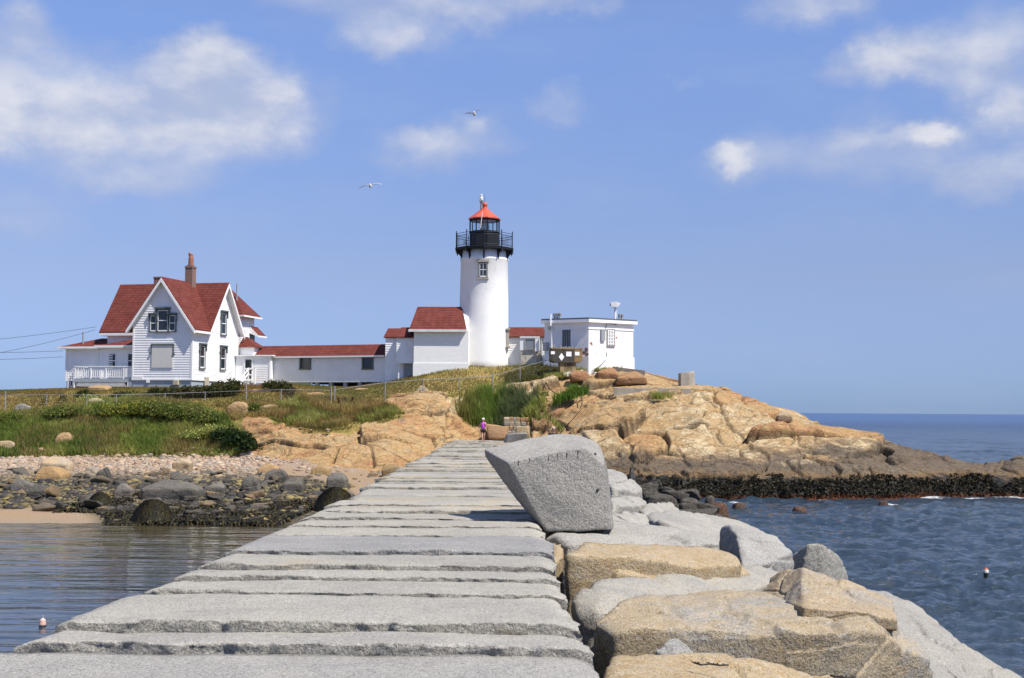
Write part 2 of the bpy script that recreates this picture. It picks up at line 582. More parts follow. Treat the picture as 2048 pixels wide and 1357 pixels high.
TERR = [
    (-1400, bcol([(88, 1.7, 'z'), (96, 4.5, 'z'), (102, 5.6, 'z'), (115, 5.4, 'z'), (140, 3, 'z')])),
    (-300, bcol([(88, 1.75, 'z'), (92, 868), (96, 822), (100, 793), (106, 788), (120, 6.2, 'z'), (140, 4.5, 'z')])),
    (0, bcol([(87.5, 1.72, 'z'), (91, 865), (95, 818), (99, 792), (105, 783), (120, 6.4, 'z'), (140, 5, 'z')])),
    (120, bcol([(87.5, 1.72, 'z'), (91, 862), (95, 812), (98.5, 790), (101.5, 780), (115, 6.6, 'z'), (140, 5, 'z')])),
    (260, bcol([(87.5, 1.72, 'z'), (91, 858), (94, 818), (97, 795), (99.5, 780), (101, 777), (104, 6.6, 'z'), (120, 6.8, 'z'), (140, 5, 'z')])),
    (400, bcol([(87.5, 1.72, 'z'), (91, 855), (94, 818), (97, 795), (99.5, 780), (101, 777), (104, 6.6, 'z'), (120, 6.8, 'z'), (140, 5, 'z')])),
    (480, bcol([(86.5, 1.72, 'z'), (88, 885), (91, 838), (94, 812), (97, 792), (100, 778), (104, 773), (120, 6.8, 'z'), (140, 5, 'z')])),
    (560, bcol([(84.5, 1.6, 'z'), (86, 882), (89, 848), (92, 826), (95, 800), (100, 775), (104, 769), (120, 6.8, 'z'), (140, 5, 'z')])),
    (650, bcol([(82.5, 1.5, 'z'), (84.2, 895), (87, 868), (91, 845), (94, 812), (98, 788), (101, 778), (104.5, 774), (120, 6.4, 'z'), (140, 5, 'z')])),
    (700, bcol([(82, 1.5, 'z'), (84, 893), (88, 862), (91, 846), (94, 822), (98, 792), (101, 782), (104.5, 777), (120, 6.4, 'z'), (140, 5, 'z')])),
    (770, bcol([(82, 1.5, 'z'), (84.5, 888), (88, 858), (91, 838), (93, 822), (96, 800), (100, 775), (104, 765), (110, 7.2, 'z'), (140, 5, 'z')])),
    (830, bcol([(83, 1.5, 'z'), (86, 885), (90, 858), (92, 838), (93.5, 805), (95.5, 796), (99, 768), (102, 752.5), (110, 7.7, 'z'), (140, 5, 'z')])),
    (890, bcol([(84, 1.6, 'z'), (88, 890), (91, 862), (93, 838), (94.2, 802), (96, 792), (99, 758), (102, 739), (110, 8.3, 'z'), (140, 5, 'z')])),
    (935, bcol([(84, 1.6, 'z'), (92, 884), (94, 862), (95.5, 846), (96.5, 815), (98, 784), (100, 752), (102, 732), (110, 8.5, 'z'), (140, 5, 'z')])),
    (985, bcol([(84, 1.6, 'z'), (92, 884), (94.5, 860), (95.5, 848), (96.5, 822), (98, 790), (100, 757), (102, 734), (110, 8.5, 'z'), (140, 5, 'z')])),
    (1040, bcol([(82, 0.9, 'z'), (91.5, 884), (94.5, 862), (95.2, 830), (96.2, 805), (98, 775), (100, 752), (102.5, 733), (110, 8.4, 'z'), (140, 4, 'z')])),
    (1075, [(20, -2.2, 'z'), (60, -0.8, 'z'), (80, 0.5, 'z'), (90, 878), (92, 868), (93, 826), (95, 798), (97, 772), (99.5, 752), (102.5, 731), (110, 8.4, 'z'), (140, 2, 'z')]),
    (1130, [(20, -2.5, 'z'), (60, -1.2, 'z'), (79, 0.2, 'z'), (84, 915), (88, 868), (90.5, 822), (92.5, 795), (95, 775), (98, 757), (102, 735), (112, 8.0, 'z'), (140, 0, 'z')]),
    (1200, [(20, -2.6, 'z'), (60, -1.6, 'z'), (77, -.2, 'z'), (79.5, 955), (83, 915), (86.5, 865), (89, 822), (92, 795), (95, 774), (97.5, 757), (100, 746), (104, 744), (112, 7.2, 'z'), (140, -1, 'z')]),
    (1270, [(20, -2.6, 'z'), (60, -2, 'z'), (76, -.3, 'z'), (78.5, 965), (80.5, 940), (83.5, 885), (88, 828), (91.5, 797), (94.5, 774), (97, 757), (100, 742), (104, 735), (112, 5, 'z'), (135, -1.5, 'z')]),
    (1340, [(20, -2.6, 'z'), (60, -2, 'z'), (76, -.2, 'z'), (78.3, 966), (80.3, 943), (83, 895), (86.5, 848), (90.5, 805), (94, 781), (97, 768), (100, 758), (104, 770), (112, 3.5, 'z'), (130, -1.5, 'z')]),
    (1400, [(20, -2.6, 'z'), (60, -2, 'z'), (75.8, -.2, 'z'), (77.8, 968), (79.6, 945), (82.5, 900), (86, 855), (90, 812), (94, 784), (98, 768), (101, 775), (112, 2.2, 'z'), (125, -1.5, 'z')]),
    (1440, [(20, -2.6, 'z'), (60, -2, 'z'), (75.8, -.2, 'z'), (77.8, 968), (79.6, 945), (82.5, 902), (86, 860), (90, 820), (94, 792), (97, 780), (101, 790), (112, 1.0, 'z'), (122, -1.5, 'z')]),
    (1500, [(20, -2.6, 'z'), (60, -2, 'z'), (75.8, -.2, 'z'), (77.7, 968), (79.4, 947), (82.3, 905), (86, 865), (90, 832), (95, 804), (99, 812), (109, 0, 'z'), (120, -2, 'z')]),
    (1570, [(20, -2.6, 'z'), (60, -2, 'z'), (75.8, -.2, 'z'), (77.7, 968), (79.4, 947), (82.3, 908), (86, 872), (90, 845), (94.5, 826), (98, 836), (106, 0, 'z'), (120, -2, 'z')]),
    (1600, [(20, -2.6, 'z'), (60, -2, 'z'), (75.8, -.2, 'z'), (77.7, 969), (79.4, 947), (82.3, 908), (86, 875), (90, 853), (94, 845), (98, 855), (105, 0, 'z'), (120, -2, 'z')]),
    (1700, [(20, -2.6, 'z'), (60, -2, 'z'), (76, -.2, 'z'), (77.9, 968), (79.4, 948), (82, 913), (86, 882), (90, 862), (94, 868), (100, .3, 'z'), (120, -2, 'z')]),
    (1790, [(20, -2.6, 'z'), (60, -2, 'z'), (77.2, -.2, 'z'), (79, 966), (80.4, 948), (82.6, 918), (86, 894), (88.5, 882), (91, 890), (97, 0, 'z'), (120, -2, 'z')]),
    (1860, [(20, -2.6, 'z'), (60, -2, 'z'), (78, -.2, 'z'), (79.8, 962), (81.5, 940), (84, 917), (86.5, 907), (88.5, 915), (94, 0, 'z'), (120, -2, 'z')]),
    (1940, [(20, -2.6, 'z'), (60, -2, 'z'), (78.6, -.2, 'z'), (80.2, 958), (82, 941), (84, 932), (86, 940), (91, 0, 'z'), (120, -2, 'z')]),
    (1985, [(20, -2.6, 'z'), (60, -2, 'z'), (78.8, -.2, 'z'), (80.2, 958), (82, 940), (83.5, 937), (85, 945), (90, 0, 'z'), (120, -2, 'z')]),
    (2035, [(20, -2.6, 'z'), (60, -2, 'z'), (78.8, -.2, 'z'), (80, 955), (81.5, 930), (83.5, 912), (86, 920), (92, 0, 'z'), (120, -2, 'z')]),
    (2120, [(20, -2.6, 'z'), (60, -2, 'z'), (78.8, -.2, 'z'), (80.5, 955), (82.5, 930), (84.5, 928), (87, 940), (92, 0, 'z'), (120, -2, 'z')]),
    (2400, [(20, -2.6, 'z'), (60, -2, 'z'), (81, -.6, 'z'), (84, .4, 'z'), (88, -.8, 'z'), (120, -2, 'z')]),
    (2900, [(20, -3, 'z'), (120, -3, 'z')]),
]
_tc = np.array([c for c, _ in TERR], float)
_tz = np.arange(20, 140.01, 0.25)
_th = np.zeros((len(TERR), len(_tz)))
for i, (c, prof) in enumerate(TERR):
    zz = [p[0] for p in prof]
    hh = [p[1] if len(p) == 3 else zc(c, p[0], p[1]) for p in prof]
    _th[i] = np.interp(_tz, zz, hh)
_cc = np.arange(-1400, 2901, 5.0)
_hg = np.stack([np.interp(_cc, _tc, _th[:, j]) for j in range(len(_tz))], 1)


def _box(a, k, ax):
    ker = np.ones(k) / k
    pad = [(0, 0), (0, 0)]; pad[ax] = (k // 2, k // 2)
    return np.apply_along_axis(lambda q: np.convolve(q, ker, 'valid'), ax, np.pad(a, pad, 'edge'))


_hg = _box(_box(_hg, 5, 1), 7, 0)


def h0(c, Z):
    c = np.clip(np.asarray(c, float), -1400, 2899.9); Z = np.clip(np.asarray(Z, float), 20, 139.9)
    i = (c + 1400) / 5; j = (Z - 20) / 0.25
    i0 = i.astype(int); j0 = j.astype(int); a = i - i0; b = j - j0
    return _hg[i0, j0] * (1 - a) * (1 - b) + _hg[i0 + 1, j0] * a * (1 - b) + _hg[i0, j0 + 1] * (1 - a) * b + _hg[i0 + 1, j0 + 1] * a * b


def hxy(X, Y):
    return h0(1024 + F0 * np.asarray(X, float) / np.asarray(Y, float), Y)


def G(px, py, start=56.0):
    """first point where the line of sight through a pixel meets the ground"""
    d = ray(px, py)
    Zs = np.arange(start, 139, 0.05)
    t = Zs / d.y
    z = HC + d.z * t
    g = hxy(d.x * t, Zs)
    k = np.nonzero(z <= g)[0]
    Y = Zs[k[0]] if len(k) else 100.0
    q = EYE + d * (Y / d.y)
    return Vector((q.x, q.y, float(hxy(q.x, q.y))))


def inpoly(px, py, poly):
    px = np.asarray(px); py = np.asarray(py)
    r = np.zeros(px.shape, bool)
    n = len(poly)
    for i in range(n):
        x0, y0 = poly[i]; x1, y1 = poly[(i + 1) % n]
        c = ((y0 > py) != (y1 > py)) & (px < (x1 - x0) * (py - y0) / (y1 - y0 + 1e-9) + x0)
        r ^= c
    return r


ROCKS = [
    [(506, 912), (498, 875), (484, 850), (498, 832), (532, 836), (548, 852), (572, 846), (612, 862), (655, 866), (702, 856), (722, 848), (762, 842), (802, 838), (812, 828),
     (772, 816), (782, 798), (862, 791), (922, 794), (937, 812), (938, 838), (985, 850), (1018, 846), (1060, 838), (1062, 900), (840, 960), (700, 936), (640, 934), (600, 922), (560, 917)],
    [(1050, 900), (1052, 842), (1078, 832), (1066, 806), (1020, 786), (1008, 773), (1060, 766), (1105, 756), (1160, 752), (1172, 744), (1200, 740), (1290, 728), (1400, 690), (3000, 690), (3000, 1100), (1050, 1100)],
]
# terrain sheet: a fan of columns, fine where the picture looks
cs = np.concatenate([np.arange(-1400, -30, 20.0), np.arange(-30, 480, 5.0), np.arange(480, 2080, 2.0), np.arange(2080, 2890, 18.0)])
zs = np.concatenate([np.arange(20, 55, 1.0), np.arange(55, 75, 0.3), np.arange(75, 104, 0.085), np.arange(104, 139.5, 0.8)])
NC, NZ = len(cs), len(zs)
CG, ZG = np.meshgrid(cs, zs, indexing='ij')
XG = (CG - 1024) / F0 * ZG
HG = h0(CG, ZG)
V = np.stack([XG, ZG, HG], -1).reshape(-1, 3)
pxv, pyv = projn(V)
wob = 9 * fbm(V * 0.9, 3, 5)
rock = inpoly(pxv + wob, pyv + wob * 0.6, ROCKS[0]) | inpoly(pxv + wob, pyv + wob * 0.6, ROCKS[1])
cv = CG.reshape(-1)
rock &= ~((V[:, 1] > 103.5) & (cv < 1180))
rock |= (cv > 1280)
beach = ~rock & (V[:, 1] < 87.6 + 0.5 * vnoise(V * 0.35, 9))
rf = _box(_box(rock.reshape(NC, NZ).astype(float), 9, 0), 9, 1).reshape(-1)


def gridnormals(V):
    A = V.reshape(NC, NZ, 3)
    du = np.gradient(A, axis=0); dv = np.gradient(A, axis=1)
    n = np.cross(du, dv)
    n /= np.linalg.norm(n, axis=-1, keepdims=True) + 1e-9
    n[n[..., 2] < 0] *= -1
    return n.reshape(-1, 3)


N = gridnormals(V)
k = np.nonzero(rf > 0.02)[0]
p = V[k]
right = np.clip((cv[k] - 1040) / 60, 0, 1)
q = p + 0.55 * np.stack([fbm(p * 0.5, 3, s) for s in (41, 42, 43)], 1)
# tilted joints: stretch the cells along the dip of the rock
q2 = np.stack([q[:, 0] * 0.16 - q[:, 2] * 0.10, q[:, 1] * 0.19, q[:, 2] * 0.26 + q[:, 0] * 0.05], 1)
f1, f2, cid, vec = worley(q2, 60)
g = (cid - 0.5)
d1 = 2.0 * (vec * g).sum(1) + 0.45 * (cid[:, 0] - 0.5)
e1 = np.clip((f2 - f1) / 0.028, 0, 1)
crack1 = (1 - e1)
q3 = np.stack([q[:, 0] * 0.95 - q[:, 2] * 0.5, q[:, 1] * 0.95, q[:, 2] * 1.35 + q[:, 0] * .25], 1)
g1, g2, gid, gvec = worley(q3, 90)
amt = np.clip(fbm(p * 0.30, 3, 77) * 2.6 + 0.30, 0.03, 1)
d2 = (0.34 * (gvec * (gid - 0.5)).sum(1) + 0.16 * (gid[:, 1] - 0.5)) * amt
crack2 = (1 - np.clip((g2 - g1) / 0.05, 0, 1)) * amt
# two sets of nearly straight joints
jg = np.zeros(len(p)); js = np.zeros(len(p))
for dv, sp, sd in ((np.array([.92, .12, .42]), 2.6, 5), (np.array([-.45, .35, .82]), 1.7, 6), (np.array([.55, -.75, .45]), 3.4, 7)):
    s_ = (p @ dv) / sp + .30 * fbm(p * .35, 3, 200 + sd)
    fl = np.floor(s_); df = np.minimum(s_ - fl, 1 - (s_ - fl)) * sp
    on = np.clip(fbm(p * .22, 2, 300 + sd) * 4 + .25, 0, 1)
    jg = np.maximum(jg, (1 - np.clip(df / .075, 0, 1)) * on)
    hs = _h(fl.astype(np.int64), fl.astype(np.int64) * 0 + sd, fl.astype(np.int64) * 0, 11)
    js += (hs - .5) * .26 * on
# flat-lying sheet joints give ledges
led = p[:, 2] * 0.9 + p[:, 0] * 0.10 + 0.6 * fbm(p * 0.28, 3, 31)
ls = np.abs((led % 1.0) - 0.5) * 2
d3 = 0.12 * (np.clip(ls, 0.12, 0.8) - 0.45)
disp = d1 * (0.50 + 0.40 * right) + d2 * 0.80 + d3 * 1.2 + 0.11 * fbm(p * 0.5, 3, 3) + 0.03 * fbm(p * 4, 3, 8) - 0.55 * crack1 - 0.13 * crack2 + js - 0.34 * jg
low = np.clip(1 - np.abs(p[:, 2] - 0.5) / 0.9, 0, 1) * right
disp += low * (0.32 * fbm(p * 1.3, 3, 15) + 0.16 * fbm(p * 5, 3, 25))
# keep the made ground near the buildings and the end of the breakwater quiet
quiet = 1 - 0.75 * np.clip((p[:, 2] - 6.2) / 1.6, 0, 1) * (cv[k] > 1000)
bw = (p[:, 0] > -4.6) & (p[:, 0] < 1.4) & (p[:, 1] < 93.5)
disp = disp * quiet * np.clip(rf[k] * 1.6, 0, 1)
disp[bw] = np.minimum(disp[bw], -0.25)
dg = np.zeros(NC * NZ); dg[k] = disp
dg = _box(dg.reshape(NC, NZ), 3, 0).reshape(-1)
V[k] += N[k] * dg[k][:, None]
kk = np.nonzero(~rock)[0]
V[kk, 2] += (0.05 * fbm(V[kk] * 0.7, 4, 4)) * (1 - rf[kk])
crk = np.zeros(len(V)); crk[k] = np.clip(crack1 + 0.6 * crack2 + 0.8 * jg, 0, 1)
tone = np.zeros(len(V)); tone[k] = cid[:, 2] * 0.65 + gid[:, 2] * 0.35
tide = np.zeros(len(V)); tide[k] = right + np.clip((cv[k] - 1600) / 280, 0, 1)
# dark stony shore between the upper shingle and the water
MUD = [(-900, 958), (0, 952), (300, 948), (560, 950), (688, 968), (715, 1000), (700, 1030), (640, 1070), (215, 1070), (190, 1030), (60, 1018), (-900, 1016)]
ww = 14 * fbm(V * 0.5, 4, 45)
mud = _box(_box(inpoly(pxv + 2 * ww, pyv + ww, MUD).reshape(NC, NZ).astype(float), 9, 0), 5, 1).reshape(-1)
ii = np.arange(NC * NZ).reshape(NC, NZ)
F = np.stack([ii[:-1, :-1], ii[1:, :-1], ii[1:, 1:], ii[:-1, 1:]], -1).reshape(-1, 4)
fr = rock[F].sum(1) >= 2
fb = ~fr & (beach[F].sum(1) >= 2)
fh = ~fr & ~fb


def submesh(mask):
    Fs = F[mask]
    u, inv = np.unique(Fs, return_inverse=True)
    return u, inv.reshape(Fs.shape)


# rock material: warm granite above, grey band, ochre line and black weed zone at the tide mark
RK, t, b, pos = new_mat('headland_rock')
a = lambda nm: t.n('ShaderNodeAttribute', attribute_name=nm).outputs['Fac']
big = t.noise(pos, 0.22, 5, 0.6, 0.6)
med = t.noise(t.scale(pos, (1, 1, 1.8)), 1.3, 7, 0.66, 0.4)
fin = t.noise(pos, 9, 5, 0.7)
tn = t.math('ADD', t.math('MULTIPLY', a('tone'), 0.42), t.math('ADD', t.math('MULTIPLY', big, 0.55), t.math('MULTIPLY', t.math('SUBTRACT', med, 0.5), 0.75)))
c = t.ramp(tn, [(0.10, (0.27, 0.135, 0.068)), (0.28, (0.40, 0.220, 0.100)), (0.44, (0.45, 0.290, 0.130)), (0.58, (0.43, 0.300, 0.155)), (0.70, (0.58, 0.465, 0.280)), (0.92, (0.42, 0.225, 0.108))])
gp = t.mapr(t.noise(pos, 0.55, 6, 0.7, 0.5), 0.60, 0.68, 0, 0.55)
c = t.mix(gp, c, (0.20, 0.17, 0.14, 1))
spk = t.mapr(fin, 0.28, 0.62, 0.66, 1.12)
c = t.mix(1.0, c, t.comb(spk, spk, spk), 'MULTIPLY')
c = t.mix(t.mapr(t.noise(t.scale(pos, (1, 1, 3.0)), 2.3, 8, 0.75, 1.2), 0.59, 0.66, 0, 0.45), c, (0.15, 0.075, 0.04, 1))
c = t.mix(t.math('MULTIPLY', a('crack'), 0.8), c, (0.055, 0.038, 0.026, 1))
z = t.sep(pos)[2]
zn = t.math('ADD', z, t.math('ADD', t.math('MULTIPLY', t.math('SUBTRACT', med, 0.5), 2.2), t.math('MULTIPLY', t.math('SUBTRACT', big, 0.5), 4.5)))
tide_ = t.math('MINIMUM', a('tide'), 1.0)
zn = t.math('SUBTRACT', zn, t.math('MAXIMUM', t.math('MULTIPLY', t.math('SUBTRACT', a('tide'), 1.0), 1.5), 0.0))
gz = t.math('MULTIPLY', t.mapr(zn, 2.9, 1.8), tide_)
c = t.mix(t.math('MULTIPLY', gz, 0.9), c, t.mix(t.mapr(fin, .35, .65), (0.075, 0.062, 0.049, 1), (0.155, 0.122, 0.086, 1)))
oz = t.math('MULTIPLY', t.mapr(t.math('ADD', z, t.math('MULTIPLY', t.math('SUBTRACT', med, 0.5), 1.5)), 1.55, 1.3), tide_)
c = t.mix(t.math('MULTIPLY', oz, 0.75), c, (0.20, 0.128, 0.062, 1))
bz = t.math('MULTIPLY', t.mapr(t.math('ADD', z, t.math('MULTIPLY', t.math('SUBTRACT', med, 0.5), 1.6)), 1.2, 0.95), tide_)
bl = t.mix(t.mapr(t.noise(pos, 6.5, 5, 0.7), 0.55, 0.68), (0.018, 0.017, 0.014, 1), (0.16, 0.125, 0.055, 1))
c = t.mix(bz, c, bl)
rz = t.math('MULTIPLY', t.mapr(t.math('ADD', z, t.math('MULTIPLY', t.math('SUBTRACT', fin, 0.5), 0.25)), 0.22, 0.12), tide_)
c = t.mix(rz, c, (0.085, 0.028, 0.010, 1))
t.put(b.inputs['Base Color'], c)
b.inputs['Specular IOR Level'].default_value = 0.25
t.put(b.inputs['Roughness'], t.mapr(bz, 0, 1, 0.88, 0.5))
vw = t.vec('ADD', t.scale(pos, (0.7, 0.7, 1.1)), t.scale(wn_(t, pos), (0.9, 0.9, 0.9)))
j1 = t.mapr(t.voro(vw, 0.8, 'DISTANCE_TO_EDGE'), 0, 0.03, 0, .45, smooth=False)
j2 = t.mapr(t.voro(t.vec('ADD', vw, (5.0, 3.0, 1.0)), 2.4, 'DISTANCE_TO_EDGE'), 0, 0.045, 0, 0.22, smooth=False)
hh = t.math('ADD', t.math('ADD', t.math('MULTIPLY', med, 1.3), t.math('MULTIPLY', fin, 0.4)), t.math('ADD', j1, j2))
t.put(b.inputs['Normal'], t.bump(hh, 0.9, 0.16))

# beach: pink-tan shingle above, ochre wet sand and dark mud below
BE, t, b, pos = new_mat('beach_shingle')
z = t.sep(pos)[2]
pv = t.voro(t.scale(pos, (1, 1, 0.3)), 7, 'F1', 'Color')
n1 = t.noise(pos, 0.45, 6, 0.6)
n2 = t.noise(pos, 14, 4, 0.7)
sand = t.mix(t.mapr(n1, .35, .65), (0.36, 0.25, 0.145, 1), (0.34, 0.25, 0.17, 1))
peb = t.ramp(t.sep(pv)[0], [(0.0, (0.20, 0.145, 0.105)), (0.35, (0.35, 0.25, 0.17)), (0.7, (0.42, 0.31, 0.22)), (1.0, (0.48, 0.40, 0.32))])
c = t.mix(t.mapr(t.math('ADD', z, t.math('MULTIPLY', n1, 0.8)), 1.55, 1.85), sand, peb)
c = t.mix(t.mapr(n2, .3, .7, .0, .35), c, (0.20, 0.13, 0.08, 1))
c = t.mix(t.mapr(t.math('ADD', z, t.math('MULTIPLY', n1, 0.3)), 0.30, 0.05), c, (0.265, 0.222, 0.155, 1))
mudc = t.ramp(t.sep(pv)[1], [(0.0, (0.035, 0.032, 0.026)), (0.45, (0.075, 0.066, 0.048)), (0.75, (0.13, 0.105, 0.055)), (1.0, (0.20, 0.155, 0.085))])
c = t.mix(t.n('ShaderNodeAttribute', attribute_name='mud').outputs['Fac'], c, mudc)
t.put(b.inputs['Base Color'], c)
b.inputs['Roughness'].default_value = 0.9
b.inputs['Specular IOR Level'].default_value = 0.2
t.put(b.inputs['Normal'], t.bump(t.math('ADD', t.voro(pos, 9), n2), 0.6, 0.05))

# hill: sun-bleached turf
HI, t, b, pos = new_mat('dry_turf')
n1 = t.noise(pos, 0.35, 6, 0.62)
n2 = t.noise(pos, 5.0, 5, 0.7)
c = t.ramp(t.math('ADD', t.math('MULTIPLY', n1, 0.6), t.math('MULTIPLY', n2, 0.4)), [(0.3, (0.13, 0.14, 0.035)), (0.45, (0.22, 0.185, 0.055)), (0.58, (0.30, 0.21, 0.075)), (0.72, (0.25, 0.16, 0.06))])
t.put(b.inputs['Base Color'], c)
b.inputs['Roughness'].default_value = 0.95
b.inputs['Specular IOR Level'].default_value = 0.1
t.put(b.inputs['Normal'], t.bump(n2, 0.8, 0.08))

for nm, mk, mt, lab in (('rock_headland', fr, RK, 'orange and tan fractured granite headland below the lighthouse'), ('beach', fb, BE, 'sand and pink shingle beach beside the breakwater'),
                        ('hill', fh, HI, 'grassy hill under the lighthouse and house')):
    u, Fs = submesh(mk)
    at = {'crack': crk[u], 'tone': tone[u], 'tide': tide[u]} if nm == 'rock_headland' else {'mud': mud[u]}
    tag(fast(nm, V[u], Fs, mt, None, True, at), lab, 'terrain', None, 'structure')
VT = V.reshape(NC, NZ, 3)

# ------------------------------------------------------------------ water
def water_mat(name, deep, bumps, rough=0.06):
    mt, t, b, pos = new_mat(name)
    b.inputs['IOR'].default_value = 1.33
    b.inputs['Roughness'].default_value = rough
    b.inputs['Specular IOR Level'].default_value = 0.5
    return mt, t, b, pos


SEA, t, b, pos = water_mat('sea_water', None, None, 0.05)
t.put(b.inputs['Base Color'], t.mix(t.mapr(t.noise(pos, 0.05, 4), .35, .65), (0.024, 0.038, 0.052, 1), (0.038, 0.057, 0.074, 1)))
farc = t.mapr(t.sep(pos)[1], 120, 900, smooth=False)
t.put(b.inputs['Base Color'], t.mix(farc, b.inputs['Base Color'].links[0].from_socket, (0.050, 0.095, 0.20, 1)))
h1 = t.noise(t.scale(pos, (0.8, 1.5, 1)), 2.6, 5, 0.62)
h2 = t.noise(t.scale(pos, (0.6, 1.2, 1)), 0.8, 4, 0.6)
t.put(b.inputs['Normal'], t.bump(t.math('ADD', t.math('MULTIPLY', h1, 0.6), t.math('MULTIPLY', h2, 1.2)), 0.7, 0.36))
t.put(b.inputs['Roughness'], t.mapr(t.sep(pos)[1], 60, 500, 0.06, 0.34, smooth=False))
fa = t.n('ShaderNodeAttribute', attribute_name='foam').outputs['Fac']
fn = t.noise(t.scale(pos, (1, 1.6, 1)), 3.2, 6, 0.7)
wc = t.mapr(t.noise(t.scale(pos, (0.7, 1.4, 0.0)), 1.1, 8, 0.75), 0.725, 0.77, 0, 0.55)
fm = t.math('MAXIMUM', t.mapr(t.math('ADD', t.math('MULTIPLY', fa, 0.40), t.math('MULTIPLY', fn, 0.75)), 0.66, 0.80, 0, 0.85), wc)
fb_ = t.n('ShaderNodeBsdfDiffuse'); fb_.inputs[0].default_value = (0.75, 0.77, 0.78, 1)
fx = t.n('ShaderNodeMixShader'); t.put(fx.inputs[0], fm)
t.t.links.new(b.outputs[0], fx.inputs[1]); t.t.links.new(fb_.outputs[0], fx.inputs[2])
t.t.links.new(fx.outputs[0], [n_ for n_ in SEA.node_tree.nodes if n_.type == 'OUTPUT_MATERIAL'][0].inputs[0])
HARB, t, b, pos = water_mat('harbour_water', None, None, 0.02)
shal = t.mapr(t.sep(pos)[1], 30, 56)
t.put(b.inputs['Base Color'], t.mix(shal, (0.014, 0.032, 0.058, 1), (0.075, 0.062, 0.034, 1)))
h1 = t.noise(t.scale(pos, (0.22, 1.25, 1)), 1.5, 3, 0.5, 0.4)
h2 = t.noise(t.scale(pos, (0.10, 0.7, 1)), 0.9, 2, 0.5)
t.put(b.inputs['Normal'], t.bump(t.math('ADD', t.math('MULTIPLY', h1, 0.55), h2), 0.26, 0.35))

# open sea: real displaced waves near, a flat sheet out to the horizon
cc = np.arange(1040, 2900, 3.2)
zz = 10 * (420 / 10.0) ** np.linspace(0, 1, 900)
C2, Z2 = np.meshgrid(cc, zz, indexing='ij')
X2 = (C2 - 1024) / F0 * Z2
wv = np.zeros_like(X2)
grp = .75 + .5 * np.sin(X2 * .19 + 1.3 * np.sin(Z2 * .13)) * np.sin(Z2 * .17 + 1.1 * np.sin(X2 * .11))
for kx in range(64):
    lam = 0.38 * (4.2 / 0.38) ** ((kx + rng.random()) / 64)
    th = rad(-90 + 16 + rng.normal(0, 30))
    ph = rng.random() * 6.28
    kn = 2 * math.pi / lam
    am = 0.0115 * min(lam, 1.5) ** 0.75
    fade = np.clip((lam * 130 - Z2) / (lam * 60), 0, 1)
    s_ = np.sin(kn * (X2 * math.cos(th) + Z2 * math.sin(th)) + ph + 1.3 * np.sin(X2 * .31 / lam + Z2 * .23 / lam + ph))
    wv += am * fade * (s_ + 0.35 * (1 - 2 * np.abs(s_))) * grp
Vw = np.stack([X2, Z2, wv * np.clip((415 - Z2) / 120, 0, 1)], -1).reshape(-1, 3)
ii = np.arange(C2.size).reshape(C2.shape)
Fw = np.stack([ii[:-1, :-1], ii[1:, :-1], ii[1:, 1:], ii[:-1, 1:]], -1).reshape(-1, 4)
nb = len(Vw)
far = np.array([(-9000, 419.5, -.004), (9000, 419.5, -.004), (26000, 14000, 0), (-26000, 14000, 0), (-3000, -200, -.5), (3000, -200, -.5), (3000, 425, -.5), (-3000, 425, -.5)], float)
foamv = np.zeros(len(Vw) + 8)
for (px, py, rx, ry) in [(1850, 994, 2.0, .9), (1825, 990, 1.0, .5), (2020, 993, 2.4, .7), (1780, 1008, .7, .5), (1425, 1046, .8, .5), (1565, 1034, .6, .3), (1640, 998, 1.4, .3), (1950, 996, 1.6, .3), (1480, 1004, 1.0, .3), (1380, 1022, .7, .5), (1455, 1042, .6, .4)]:
    c_ = Pz(px, py, 0)
    foamv[:len(Vw)] = np.maximum(foamv[:len(Vw)], np.exp(-((Vw[:, 0] - c_.x) / rx) ** 2 - ((Vw[:, 1] - c_.y) / (ry * 2.2)) ** 2))
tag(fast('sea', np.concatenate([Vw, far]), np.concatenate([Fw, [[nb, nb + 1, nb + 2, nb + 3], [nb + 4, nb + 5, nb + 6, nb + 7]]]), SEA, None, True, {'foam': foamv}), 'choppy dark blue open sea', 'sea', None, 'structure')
hx = np.linspace(-60, 1.0, 40); hy = np.linspace(-20, 72, 40)
HX, HY = np.meshgrid(hx, hy, indexing='ij')
ii = np.arange(HX.size).reshape(HX.shape)
Fh = np.stack([ii[:-1, :-1], ii[1:, :-1], ii[1:, 1:], ii[:-1, 1:]], -1).reshape(-1, 4)
tag(fast('harbor_water', np.stack([HX, HY, 0 * HX], -1).reshape(-1, 3), Fh, HARB), 'calm rippled harbour water', 'water', None, 'structure')
# ------------------------------------------------------------------ boulders
def sphere(n):
    """quad sphere directions, n x n per cube side"""
    g = np.tan(np.linspace(-math.pi / 4, math.pi / 4, n + 1))
    A, B = np.meshgrid(g, g, indexing='ij')
    o = np.ones_like(A)
    sides = [(o, A, B), (-o, -A, B), (-A, o, B), (A, -o, B), (A, B, o), (A, -B, -o)]
    Vs, Fs, b = [], [], 0
    for sd in sides:
        P_ = np.stack(sd, -1).reshape(-1, 3)
        Vs.append(P_ / np.linalg.norm(P_, axis=1, keepdims=True))
        i = np.arange((n + 1) ** 2).reshape(n + 1, n + 1) + b
        Fs.append(np.stack([i[:-1, :-1], i[1:, :-1], i[1:, 1:], i[:-1, 1:]], -1).reshape(-1, 4))
        b += (n + 1) ** 2
    V_, F_ = np.concatenate(Vs), np.concatenate(Fs)
    key = np.round(V_ * 1e5).astype(np.int64)
    _, idx, inv = np.unique(key, axis=0, return_index=True, return_inverse=True)
    return V_[idx], inv.reshape(-1)[F_]


_SPH = {}


